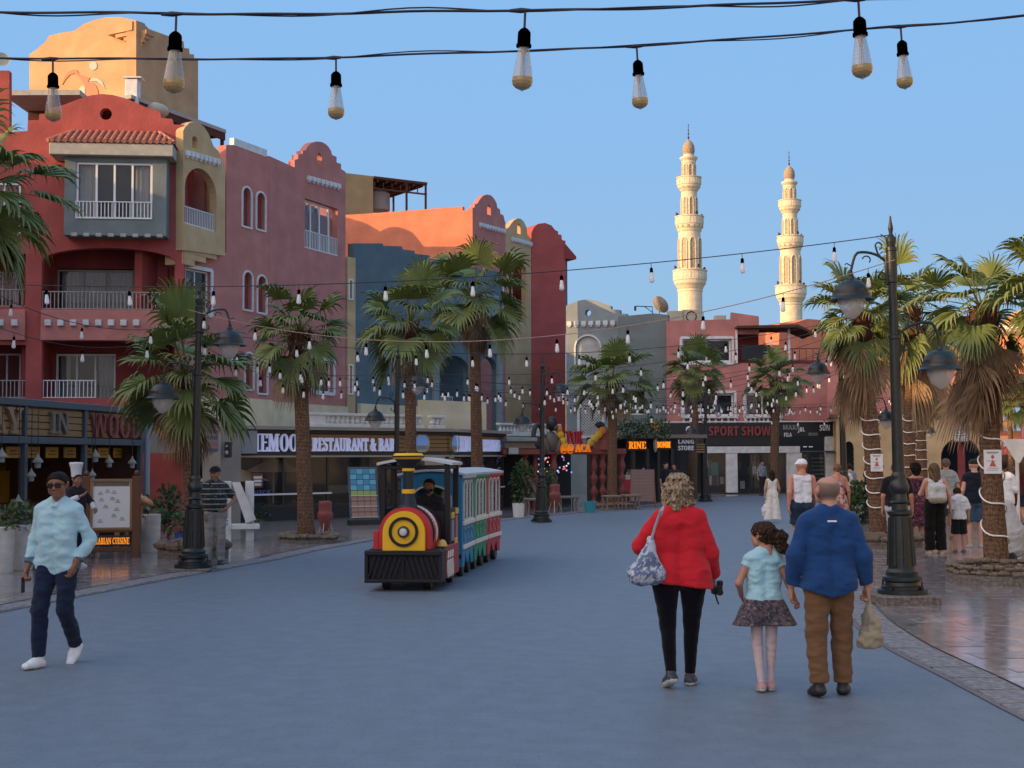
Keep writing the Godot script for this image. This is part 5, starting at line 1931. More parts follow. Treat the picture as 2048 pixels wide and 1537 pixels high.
	for l in lines:
		var p := at_px(l[0][0], l[0][1], l[0][2])
		var q := at_px(l[1][0], l[1][1], l[1][2])
		light_string(p, q, l[2], fracs(p, q, 1.1, 0.3 + rng.randf() * 0.7), 0.006, true, l[4], g2, l[5])
var fonts = {}
func lettering(parent: Node, words: String, a: Vector2, b: Vector2, z: float, depth: float, m: Material, font := "Droid Sans", called := "lettering") -> MeshInstance3D:
	if not fonts.has(font):
		var sf = SystemFont.new()
		sf.font_names = PackedStringArray([font])
		sf.font_weight = 700
		fonts[font] = sf
	var tm = TextMesh.new()
	tm.text = words
	tm.font = fonts[font]
	tm.font_size = 48
	tm.pixel_size = 0.01
	tm.curve_step = 2.0
	tm.depth = 0.2
	var box = tm.get_aabb()
	var s = Vector3((b.x - a.x) / maxf(box.size.x, 0.01), (b.y - a.y) / maxf(box.size.y, 0.01), depth / 0.2)
	var arr = tm.get_mesh_arrays()
	var mb = MB.new()
	var src: PackedVector3Array = arr[Mesh.ARRAY_VERTEX]
	var nrm: PackedVector3Array = arr[Mesh.ARRAY_NORMAL]
	var ctr = box.get_center()
	for i in src.size():
		mb.v.append((src[i] - ctr) * s + Vector3((a.x + b.x) * 0.5, (a.y + b.y) * 0.5, z + depth * 0.5))
		mb.n.append((nrm[i] / s).normalized())
		mb.c.append(Color(1, 1, 1))
	mb.ix = arr[Mesh.ARRAY_INDEX]
	return part(called, mb, m, parent)
func ghost_bar(mb: MB, f0: Vector2, f1: Vector2, z0: float, z1: float, bev := 0.01) -> void:
	mb.span(Vector3(minf(f0.x, f1.x), minf(f0.y, f1.y), z0), Vector3(maxf(f0.x, f1.x), maxf(f0.y, f1.y), z1), bev)
func shop(called: String, label: String, f: Transform3D) -> Node3D:
	var o = thing(called, label, "shop front")
	o.transform = f
	return o
func build_grill() -> void:
	var A = Vector3(-10.42, 0, -22.0)
	var B = Vector3(-8.74, 0, -33.2)
	var f = frame(A, B)
	var t = shop("restaurant_pergola", "steel framed restaurant front with carved wooden letters", f)
	var U = func(px: float): return on(f, px, 900).x
	var end: float = U.call(283)
	var steel: Material = mats["steel blue paint"]
	var bm = MB.new()
	bm.span(Vector3(0, 2.92, -0.08), Vector3(end, 3.06, 0.06), 0.01)
	bm.span(Vector3(0, 2.18, -0.08), Vector3(end, 2.32, 0.06), 0.01)
	bm.span(Vector3(0, 2.9, -4.0), Vector3(end, 2.98, -0.08))
	part("beam", bm, steel, t)
	var posts = [U.call(-58), U.call(48), U.call(168), end - 0.1]
	for u in posts:
		var p = MB.new()
		p.span(Vector3(u - 0.06, 0, -0.06), Vector3(u + 0.06, 2.18, 0.05), 0.01)
		p.span(Vector3(u - 0.05, 2.32, -0.05), Vector3(u + 0.05, 2.92, 0.045), 0.01)
		part("post", p, steel, t)
	var pipe = MB.new()
	pipe.tube([Vector3(end + 0.08, 0, 0.1), Vector3(end + 0.08, 3.0, 0.1)], 0.07, 12)
	part("pipe", pipe, mats["pipe blue"], t)
	var edges = [0.0, posts[0], posts[1], posts[2], end - 0.15]
	for k in 4:
		var back = MB.new()
		back.span(Vector3(edges[k] + 0.06, 2.34, -0.07), Vector3(edges[k + 1] - 0.06, 2.9, -0.055))
		part("sign_backing", back, mats["dark paint"], t)
		for i in 4:
			var s = MB.new()
			var y = 2.345 + i * 0.14
			s.span(Vector3(edges[k] + 0.07, y, -0.05), Vector3(edges[k + 1] - 0.07, y + 0.122, -0.02), 0.006)
			part("slat", s, mats["slat wood"], t)
	lettering(t, "AY", Vector2(U.call(0) - 0.5, 2.37), Vector2(posts[1] - 0.15, 2.88), -0.015, 0.07, mats["pale wood"], "Droid Serif", "carved_letters")
	lettering(t, "IN", Vector2(U.call(97), 2.40), Vector2(U.call(134), 2.84), -0.015, 0.07, mats["grey wood"], "Droid Serif", "carved_letters")
	lettering(t, "WOOD", Vector2(U.call(178), 2.36), Vector2(U.call(276), 2.86), -0.015, 0.07, mats["red carving"], "Droid Serif", "carved_letters")
	var wl = MB.new()
	wl.span(Vector3(0, 0, -3.6), Vector3(end, 2.9, -3.4))
	part("back_wall", wl, mat("ochre panel", lin(0.34, 0.22, 0.05), 0.7, {"tex": "blotch", "scale": 0.6}), t)
	var sw = MB.new()
	sw.span(Vector3(end - 0.05, 0, -3.4), Vector3(end + 0.05, 2.9, -0.1))
	part("side_wall", sw, mats["old bark"], t)
	for k in 9:
		var q = MB.new()
		var u: float = lerpf(U.call(-30), end - 0.5, k / 8.0)
		q.span(Vector3(u, 1.9, -0.5), Vector3(u + 0.55, 2.13, -0.47), 0.005)
		part("menu_plate", q, mat("ochre plate", lin(0.42, 0.27, 0.03), 0.6) if not mats.has("ochre plate") else mats["ochre plate"], t)
		var dk = MB.new()
		dk.span(Vector3(u + 0.1, 1.96, -0.468), Vector3(u + 0.45, 1.99, -0.462))
		dk.span(Vector3(u + 0.14, 2.03, -0.468), Vector3(u + 0.40, 2.06, -0.462))
		part("plate_print", dk, mats["print"], t)
	for k in 6:
		var q = MB.new()
		var u: float = lerpf(U.call(-20), end - 0.4, k / 5.0)
		q.span(Vector3(u, 0.5, -3.38), Vector3(u + 0.9, 1.6, -3.3))
		part("panel", q, mats["ochre plate"] if k % 2 else mats["brown wood"], t)
	var ct = MB.new()
	ct.span(Vector3(1.0, 0, -1.6), Vector3(end - 0.6, 0.95, -1.0), 0.02)
	part("counter", ct, mats["old bark"], t)
	var li = 0
	for q in [[75, 916, 27.6, 0.15], [62, 945, 27.2, 0.13], [190, 906, 30.5, 0.15], [218, 918, 31, 0.14], [184, 945, 29.6, 0.12], [264, 920, 31.8, 0.14], [3, 905, 26.0, 0.14], [36, 1000, 26.2, 0.16]]:
		var c = at_px(q[0], q[1], q[2])
		var l = thing("hanging_lantern", ["pale bell lantern over the walking man's head", "pale bell lantern just left of the walking man's brow", "pale lantern hanging above the menu board's left half", "long lantern above the menu board's middle", "small lantern low above the menu board", "pale lantern by the blue pipe end", "lantern at the left picture edge under the letters", "large bell lantern on an iron scroll by the planters"][li], "lantern", c, 0.0, "lanterns hanging in the restaurant front")
		li += 1
		var r: float = q[3] * 0.72
		var b = MB.new()
		b.lathe([Vector2(r * 0.8, -r * 0.9), Vector2(r, -r * 0.85), Vector2(r * 0.85, -r * 0.4), Vector2(r * 0.45, 0.0), Vector2(r * 0.22, r * 0.45), Vector2(r * 0.12, r * 0.8), Vector2(0, r * 0.85)], 14)
		part("lamp_shade", b, mats["beige wall"], l)
		var gl = MB.new()
		gl.lathe([Vector2(0, -r * 1.9), Vector2(r * 0.55, -r * 1.85), Vector2(r * 0.62, -r * 0.9), Vector2(0, -r * 0.88)], 10)
		part("lantern_glass", gl, mats["blind"], l)
		var ch = MB.new()
		ch.tube([Vector3(0, r * 0.8, 0), Vector3(0, 2.9 - c.y, 0)], 0.008, 5)
		part("chain", ch, mats["black iron"], l)
func build_passage() -> void:
	var f = frame(at_px(288, 900, 33.6), at_px(445, 900, 38.5))
	var t = shop("passage_front", "shaded passage with beige fascia between restaurant fronts", f)
	var O = func(x, y): return on(f, x, y)
	var m = MB.new()
	ghost_bar(m, O.call(289, 905), O.call(362, 838), -0.3, 0.0)
	ghost_bar(m, O.call(288, 907), O.call(366, 893), 0.003, 0.15)
	part("fascia", m, mats["beige wall"], t)
	var d = MB.new()
	d.span(Vector3(-0.3, 0, -3.2), Vector3(6.5, 2.6, -3.0))
	part("back_wall", d, mats["dark room"], t)
	var pier = MB.new()
	ghost_bar(pier, O.call(362, 1100), O.call(372, 860), -2.5, -0.02)
	part("pier", pier, mats["red wall"], t)
	var dsk = thing("round_sign", "round orange sign with dark crescent on the passage fascia", "sign", at_px(331, 853, 33.7), -0.15)
	var b = MB.new()
	b.x = Transform3D(Basis(Vector3.RIGHT, PI / 2), Vector3())
	b.lathe([Vector2(0.0, 0.0), Vector2(0.27, 0.0), Vector2(0.27, 0.05), Vector2(0.24, 0.06), Vector2(0.0, 0.06)], 28)
	part("disc", b, mat("orange sign", lin(0.50, 0.22, 0.06), 0.6), dsk)
	var cr = MB.new()
	var pts = PackedVector2Array()
	for i in 15:
		var a = -0.4 + i / 14.0 * 3.6
		pts.append(Vector2(cos(a), sin(a)) * 0.19)
	for i in 15:
		var a = 3.2 - i / 14.0 * 3.6
		pts.append(Vector2(cos(a) * 0.11 + 0.02, sin(a) * 0.11 + 0.04))
	cr.extrude(pts, 0.062, 0.075)
	part("crescent", cr, mats["print"], dsk)
	var pb = MB.new()
	pb.ball(Vector3(0.02, 0.05, 0.07), Vector3(0.06, 0.04, 0.01), 10, 4)
	part("bird_mark", pb, mats["print_blue"], dsk)
	var fb = frame(at_px(402, 900, 35.5), at_px(440, 900, 38.5))
	var sb = thing("banner", "slanted beige banner with dark print beside the pillar", "banner")
	sb.transform = fb
	var bn = MB.new()
	var e = PackedVector2Array([on(fb, 404, 918), on(fb, 436, 902), on(fb, 436, 862), on(fb, 404, 846)])
	bn.extrude(e, -0.03, 0.02)
	part("cloth", bn, mats["beige wall"], sb)
	for k in 4:
		var pr = MB.new()
		var y = lerpf(e[0].y, e[3].y, 0.2 + 0.18 * k)
		pr.span(Vector3(e[0].x + 0.15, y, 0.022), Vector3(e[1].x - 0.25, y + 0.09, 0.027))
		part("print_line", pr, mats["print"] if k != 1 else mats["red print"], sb)
	var p0 = at_px(441, 900, 39.2)
	var p1 = at_px(482, 900, 40.2)
	var pf = frame(p0, p1)
	var pw = thing("pillar", "plain beige pillar left of the illuminated white sign", "pillar")
	pw.transform = pf
	var pm = MB.new()
	pm.span(Vector3(0, 0, -0.6), Vector3(p0.distance_to(p1), 3.0, 0.0), 0.01)
	part("shaft", pm, mats["beige wall"], pw)
	var sp = thing("wall_speaker", "small black loudspeaker on the beige pillar", "speaker", at_px(456, 900, 39.2), -0.3)
	var sm = MB.new()
	sm.box(Vector3(), Vector3(0.17, 0.44, 0.16), 0.015)
	part("case", sm, mats["dark paint"], sp)
	var sg = MB.new()
	sg.ball(Vector3(0, -0.08, 0.08), Vector3(0.06, 0.06, 0.015), 12, 4)
	sg.ball(Vector3(0, 0.1, 0.08), Vector3(0.035, 0.035, 0.012), 10, 4)
	part("cone", sg, mats["blind"], sp)
func front_of_glass(t: Node3D, u0: float, u1: float, y0: float, y1: float, n: int, bar := "dark paint") -> void:
	var mu = MB.new()
	for i in n + 1:
		var u = lerpf(u0, u1, float(i) / n)
		mu.span(Vector3(u - 0.035, y0, -0.06), Vector3(u + 0.035, y1, 0.0), 0.006)
	mu.span(Vector3(u0, y0, -0.055), Vector3(u1, y0 + 0.07, -0.004))
	part("mullion", mu, mats[bar], t)
	for i in n:
		var g = MB.new()
		g.span(Vector3(lerpf(u0, u1, float(i) / n) + 0.04, y0 + 0.07, -0.035), Vector3(lerpf(u0, u1, float(i + 1) / n) - 0.04, y1, -0.029))
		part("pane", g, mats["pane"], t)
func build_moon() -> void:
	var P0 = at_px(468, 900, 40.6)
	var P1 = at_px(895, 900, 46.5)
	var P2 = at_px(1007, 900, 51.2)
	var f = frame(P0, P1)
	var t = shop("glazed_restaurant", "glazed restaurant front with large white illuminated lettering", f)
	var O = func(x, y): return on(f, x, y)
	var len1 = P0.distance_to(P1)
	var len2 = P1.distance_to(P2)
	var f2 = frame(P1, P2)
	var rel = f.affine_inverse() * f2
	for s in 2:
		var g = t
		var L = len1 if s == 0 else len2
		if s == 1:
			g = Node3D.new()
			g.name = "side_front"
			t.add_child(g, true)
			g.transform = rel
		var fr = MB.new()
		fr.span(Vector3(0, 2.72, -3.5), Vector3(L, 2.82, 0.35))
		part("roof_slab", fr, mats["beige wall"], g)
		var sb = MB.new()
		sb.span(Vector3(0, 2.62, -0.1), Vector3(L, 2.716, 0.12), 0.01)
		sb.span(Vector3(0, 1.96, -0.1), Vector3(L, 2.05, 0.12), 0.01)
		part("sign_frame", sb, mats["dark paint"], g)
		var bk = MB.new()
		bk.span(Vector3(0, 2.05, -0.06), Vector3(L, 2.62, 0.0))
		part("sign_backing", bk, mats["dark paint"], g)
		for i in 4:
			var w = MB.new()
			w.span(Vector3(0.02 if s else on(f, 620, 880).x, 2.07 + 0.138 * i, 0.004), Vector3(L - 0.02, 2.07 + 0.138 * i + 0.118, 0.03), 0.006)
			part("slat", w, mats["slat wood"], g)
		var lt = MB.new()
		lt.span(Vector3(0, 1.90, -0.1), Vector3(L, 1.955, 0.1))
		part("lintel", lt, mats["grey trim"], g)
		front_of_glass(g, 0.1, L - 0.02, 0.42, 1.9, 5 if s == 0 else 2)
		var lw = MB.new()
		lw.span(Vector3(0, 0, -0.12), Vector3(L, 0.42, 0.0))
		part("low_wall", lw, mats["dark room"], g)
		var rl = MB.new()
		rl.span(Vector3(0, 0.78, 0.004), Vector3(L * (0.42 if s == 0 else 1.0), 0.83, 0.05))
		part("rail", rl, mats["white frame"], g)
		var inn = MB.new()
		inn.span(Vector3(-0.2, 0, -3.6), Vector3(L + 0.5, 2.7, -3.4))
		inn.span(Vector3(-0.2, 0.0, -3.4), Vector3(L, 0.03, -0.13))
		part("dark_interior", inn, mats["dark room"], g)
	var box = MB.new()
	ghost_bar(box, O.call(470, 908), O.call(503, 862), 0.13, 0.3)
	part("grey_box", box, mats["blind"], t)
	var w: Material = mats["sign white"]
	lettering(t, "THEMOON", Vector2(O.call(486, 0).x, 2.07), Vector2(O.call(614, 0).x, 2.60), 0.03, 0.07, w, "Droid Serif")
	lettering(t, "RESTAURANT & BAR", Vector2(O.call(624, 0).x, 2.08), Vector2(O.call(786, 0).x, 2.49), 0.035, 0.07, w, "Droid Serif")
	var sn: Node3D = t.get_node("side_front")
	lettering(sn, "THEMOON", Vector2(on(f2, 905, 0).x, 2.07), Vector2(on(f2, 946, 0).x, 2.60), 0.035, 0.07, w, "Droid Serif")
	lettering(sn, "RESTAURANT & BAR", Vector2(on(f2, 958, 0).x, 2.08), Vector2(on(f2, 1003, 0).x, 2.5), 0.035, 0.07, w, "Droid Serif")
	for k in 2:
		var ff: Transform3D = f if k == 0 else f2
		var c = on(ff, 840 if k == 0 else 899, 882)
		var d = MB.new()
		d.x = Transform3D(Basis(Vector3.RIGHT, PI / 2), Vector3(c.x + (0.3 if k else 0.0), 2.34, 0.03))
		d.lathe([Vector2(0, 0), Vector2(0.33, 0.0), Vector2(0.33, 0.08), Vector2(0.30, 0.08), Vector2(0.30, 0.06), Vector2(0, 0.06)], 28)
		var disc = part("logo_disc", d, mat("logo rim", lin(0.45, 0.42, 0.25), 0.5) if k == 0 else mats["logo rim"], t if k == 0 else sn)
		var bl = MB.new()
		var ring = PackedVector2Array()
		for i in 20:
			var a = -0.25 + i / 19.0 * (PI + 0.5)
			ring.append(Vector2(cos(a), sin(a)) * 0.29)
		bl.x = Transform3D(Basis(), Vector3(c.x + (0.3 if k else 0.0), 2.34, 0.0))
		bl.extrude(ring, 0.092, 0.104)
		part("logo_sky", bl, mat("logo blue", lin(0.22, 0.40, 0.75), 0.5, {"emit": Color(0.4, 0.6, 1.0), "power": 0.1}) if k == 0 else mats["logo blue"], disc)
		var gr = MB.new()
		gr.x = bl.x
		gr.span(Vector3(-0.2, -0.2, 0.092), Vector3(0.2, -0.09, 0.1))
		part("logo_ground", gr, mats["blind"], disc)
	var ins = [[0.3, 1.2, -1.4, 1.2, 0.5, "cream wall"], [2.0, 1.45, -1.6, 1.0, 0.35, "cream wall"], [0.55, 0.55, -0.9, 0.25, 0.35, "red carving"], [3.6, 1.1, -2.0, 0.8, 0.6, "dark paint"], [5.1, 0.75, -1.5, 1.3, 0.25, "blind"]]
	for q in ins:
		var m = MB.new()
		if q[5] == "cream wall":
			m.lathe([Vector2(q[3] * 0.9, 0.0), Vector2(q[3] * 0.5, 0.22), Vector2(0.05, 0.42), Vector2(0, 0.44)], 10, false, Vector3(q[0] + q[3] * 0.5, q[1], q[2]))
			m.tube([Vector3(q[0] + q[3] * 0.5, 0, q[2]), Vector3(q[0] + q[3] * 0.5, q[1] + 0.4, q[2])], 0.03)
			part("reflection_shape", m, mats[q[5]], t)  # cream shapes added behind the glass for its sunlit reflections
		else:
			m.box(Vector3(q[0], q[1] + q[4] * 0.5, q[2]), Vector3(q[3], q[4], 0.1), 0.01)
			part("indoor_board", m, mats[q[5]], t)
	var rs = thing("window_poster", "red poster with white print on the restaurant window", "poster")
	rs.transform = f
	var rm = MB.new()
	ghost_bar(rm, O.call(503, 976), O.call(525, 947), 0.004, 0.02)
	part("sheet", rm, mats["red carving"], rs)
	for k in 3:
		var lm = MB.new()
		ghost_bar(lm, O.call(506 + k, 958 + k * 7), O.call(523 - k, 953 + k * 7), 0.022, 0.026, 0.001)
		part("print_line", lm, mats["white paper"], rs)
	lettering(rs, "NICE", O.call(506, 993), O.call(540, 981), 0.004, 0.01, mat("blue print", lin(0.05, 0.10, 0.35), 0.6))
	var om = MB.new()
	om.span(Vector3(on(f2, 905, 900).x, 1.2, -0.3), Vector3(on(f2, 935, 900).x, 1.85, -0.25))
	part("orange_panel", om, mat("orange panel", lin(0.75, 0.28, 0.05), 0.6), sn)  # plain orange panel inside the side front
	var bt = thing("roof_balustrade", "white moulded balustrade on the restaurant roof", "balustrade")
	bt.transform = f
	for seg in [[626, 864, 0.0], [880, 908, 0.0]]:
		var u0: float = O.call(seg[0], 850).x
		var u1: float = O.call(seg[1], 850).x
		var b = MB.new()
		b.span(Vector3(u0, 2.822, -0.62), Vector3(u1, 2.95, -0.4), 0.01)
		b.span(Vector3(u0, 3.20, -0.64), Vector3(u1, 3.28, -0.38), 0.01)
		if seg[0] == 626:
			b.span(Vector3(u0, 2.95, -0.62), Vector3(u0 + 0.8, 3.2, -0.42))
		part("coping", b, mats["white trim"], bt)
		var bal = MB.new()
		bal.lathe([Vector2(0.05, 2.95), Vector2(0.085, 3.0), Vector2(0.09, 3.04), Vector2(0.05, 3.1), Vector2(0.04, 3.14), Vector2(0.075, 3.17), Vector2(0.075, 3.2)], 8, true)
		var me = bal.mesh(mats["white trim"])
		var k = int((u1 - u0) / 0.2)
		for i in k:
			var q = u0 + 0.1 + i * 0.2
			if seg[0] == 626 and q < u0 + 0.85:
				continue
			var o = inst("baluster", me, bt)
			o.position = Vector3(q, 0, -0.51)
	var bt2 = thing("roof_balustrade", "white balustrade right of the teal arcade above the carved stall", "balustrade")
	bt2.transform = frame(at_px(1000, 900, 54), at_px(1160, 900, 57.5))
	var b2 = MB.new()
	b2.span(Vector3(0, 2.7, -0.2), Vector3(3.6, 2.85, 0.0), 0.01)
	b2.span(Vector3(0, 3.12, -0.22), Vector3(3.6, 3.2, 0.02), 0.01)
	part("coping", b2, mats["white trim"], bt2)
	var yw = MB.new()
	yw.span(Vector3(-0.4, 0.0, -4.2), Vector3(3.4, 4.2, -4.0))
	part("yellow_wall", yw, mats["pale yellow wall"], bt2)
	var bal2 = MB.new()
	bal2.lathe([Vector2(0.05, 2.85), Vector2(0.085, 2.9), Vector2(0.05, 3.0), Vector2(0.04, 3.05), Vector2(0.075, 3.12)], 8, true)
	var me2 = bal2.mesh(mats["white trim"])
	for i in 17:
		var o = inst("baluster", me2, bt2)
		o.position = Vector3(0.12 + i * 0.2, 0, -0.1)
func lump(mb: MB, c: Vector3, r: Vector3, tint: Color, turn := 0.0) -> void:
	mb.col = tint
	mb.x = Transform3D(Basis(Vector3.BACK, turn), c)
	mb.ball(Vector3(), r, 10, 7)
	mb.x = Transform3D()
	mb.col = Color(1, 1, 1)
func build_carved_stall() -> void:
	var f = frame(at_px(1004, 900, 50.5), at_px(1262, 900, 53.5))
	var t = shop("carved_stall", "dark stall with carved red posts and colourful figures on its beam", f)
	var O = func(x, y): return on(f, x, y)
	var c = Color(0.20, 0.05, 0.045)
	var bm = MB.new()
	ghost_bar(bm, O.call(1004, 910), O.call(1250, 898), -0.3, 0.1, 0.02)
	part("beam", bm, mats["red carving"], t)
	var lh: Vector2 = O.call(1006, 898)
	var rf = MB.new()
	rf.span(Vector3(lh.x, lh.y, -2.8), Vector3(O.call(1065, 0).x, lh.y + 0.25, 0.15), 0.02)
	part("canopy", rf, mats["grey wood"], t)
	var wf = MB.new()
	wf.span(Vector3(lh.x, lh.y + 0.255, -2.8), Vector3(O.call(1062, 0).x, lh.y + 0.4, 0.3), 0.02)
	part("awning", wf, mats["pale blue wall"], t)
	var bx = MB.new()
	ghost_bar(bx, O.call(1012, 909), O.call(1031, 896), 0.16, 0.22)
	part("light_box", bx, mats["print_blue"], t)
	for px in [1064, 1084, 1110, 1190, 1207, 1246]:
		var p = MB.new()
		var u: float = O.call(px, 900).x
		var pr = []
		var y = 0.0
		var top: float = O.call(px, 910).y
		for i in 15:
			pr.append(Vector2(0.11 + 0.045 * sin(i * 1.9) + (0.03 if i % 4 == 0 else 0.0), top * i / 14.0))
		p.lathe(pr, 10, true, Vector3(u, 0, -0.1 if px % 4 else -0.5))
		part("carved_post", p, mats["red carving"], t)
	var dk = MB.new()
	dk.span(Vector3(-0.2, 0, -3.2), Vector3(5.0, 2.2, -3.0))
	dk.span(Vector3(-0.2, 2.1, -3.0), Vector3(5.0, 2.16, -0.3))
	part("dark_interior", dk, mats["dark room"], t)
	var cols = [Color(0.9, 0.9, 1.0), Color(0.5, 0.7, 1.0), Color(1.0, 0.25, 0.15), Color(0.3, 0.4, 1.0), Color(1.0, 0.7, 0.5)]
	var lm = []
	for i in 5:
		var b = MB.new()
		b.ball(Vector3(), Vector3(0.035, 0.035, 0.035), 8, 6)
		lm.append(b.mesh(mat("fairy lamp %d" % i, Color(0.8, 0.8, 0.8), 0.5, {"emit": cols[i], "power": 0.8})))
	var r = RandomNumberGenerator.new()
	r.seed = 77
	for i in 34:
		var q: Vector2 = O.call(r.randf_range(1113, 1182), r.randf_range(912, 946))
		var o = inst("fairy_lamp", lm[r.randi() % 5], t)
		o.position = Vector3(q.x, q.y, -0.6 - r.randf() * 1.2)
	var fa = thing("carved_figure", "dark crouching figure with big black mane on the stall beam", "statue")
	fa.transform = f
	var m = MB.new()
	var g = func(px, py, z): return Vector3(O.call(px, py).x, O.call(px, py).y, z)
	lump(m, g.call(1102, 885, 0.0), Vector3(0.3, 0.42, 0.25), Color(0.10, 0.09, 0.08))
	lump(m, g.call(1088, 892, 0.1), Vector3(0.12, 0.36, 0.15), Color(0.12, 0.10, 0.08), 0.3)
	lump(m, g.call(1112, 893, 0.1), Vector3(0.1, 0.32, 0.14), Color(0.13, 0.11, 0.09), -0.3)
	part("body", m, mats["painted"], fa)
	var m2 = MB.new()
	lump(m2, g.call(1102, 848, 0.05), Vector3(0.2, 0.28, 0.24), Color(0.012, 0.014, 0.016))
	lump(m2, g.call(1105, 856, 0.2), Vector3(0.1, 0.13, 0.1), Color(0.08, 0.06, 0.05))
	part("maned_head", m2, mats["painted"], fa)
	var fb = thing("carved_figure", "black arched ornament beside the lamp on the stall beam", "statue")
	fb.transform = f
	var m3 = MB.new()
	var ar = []
	for i in 13:
		var a = PI * i / 12.0
		ar.append(g.call(1076 + cos(a) * 9, 872 - sin(a) * 22, 0.0))
	m3.tube([g.call(1085, 899, 0.0)] + ar + [g.call(1067, 899, 0.0)], 0.09, 8)
	lump(m3, g.call(1072, 890, 0.0), Vector3(0.28, 0.18, 0.2), Color(0.02, 0.022, 0.025))
	for i in m3.c.size():
		m3.c[i] = Color(0.02, 0.022, 0.026)
	part("arch", m3, mats["painted"], fb)
	var pls = [[[1113, 858], [1117, 870], [1122, 882], [1126, 892], "yellow flame shaped carving on the left of the stall beam"], [[1201, 862], [1194, 870], [1186, 878], [1178, 886], "yellow and orange plume slanting up to the right of the beam"]]
	for k in 2:
		var pt = thing("carved_plume", pls[k][4], "carving")
		pt.transform = f
		for i in 4:
			var mm = MB.new()
			lump(mm, g.call(pls[k][i][0], pls[k][i][1], 0.12), Vector3(0.17, 0.15, 0.1), [Color(0.75, 0.28, 0.04), Color(0.72, 0.42, 0.03), Color(0.7, 0.45, 0.04), Color(0.5, 0.42, 0.08)][i], 0.6 if k else -0.6)
			part("leaf", mm, mats["painted"], pt)
	var rd = thing("carved_letters", "red carved letters standing on the stall beam", "sign letters")
	rd.transform = f
	lettering(rd, "YOK", O.call(1129, 889), O.call(1162, 863), 0.05, 0.12, mat("red letters", lin(0.42, 0.025, 0.045), 0.5), "Droid Serif")
	var fa2: Material = mat("orange letters", lin(0.85, 0.36, 0.02), 0.5, {"emit": Color(1.0, 0.45, 0.03), "power": 0.25})
	var od = thing("carved_letters", "orange glowing letters with round masks along the stall beam", "sign letters")
	od.transform = f
	lettering(od, "@@ ACA", O.call(1116, 908), O.call(1176, 889), 0.12, 0.1, fa2, "Droid Serif")
	var hut = thing("carved_figure", "reddish brown cone shaped figure with dark cap on the stall beam", "statue")
	hut.transform = f
	var m4 = MB.new()
	m4.x = Transform3D(Basis(), g.call(1211, 900, -0.1))
	m4.lathe([Vector2(0.42, 0.0), Vector2(0.38, 0.3), Vector2(0.25, 0.65), Vector2(0.12, 0.85), Vector2(0.0, 0.9)], 12, true)
	part("body", m4, mats["red carving"], hut)
	var m5 = MB.new()
	lump(m5, g.call(1203, 850, -0.1), Vector3(0.2, 0.13, 0.18), Color(0.05, 0.05, 0.055))
	part("head", m5, mats["painted"], hut)
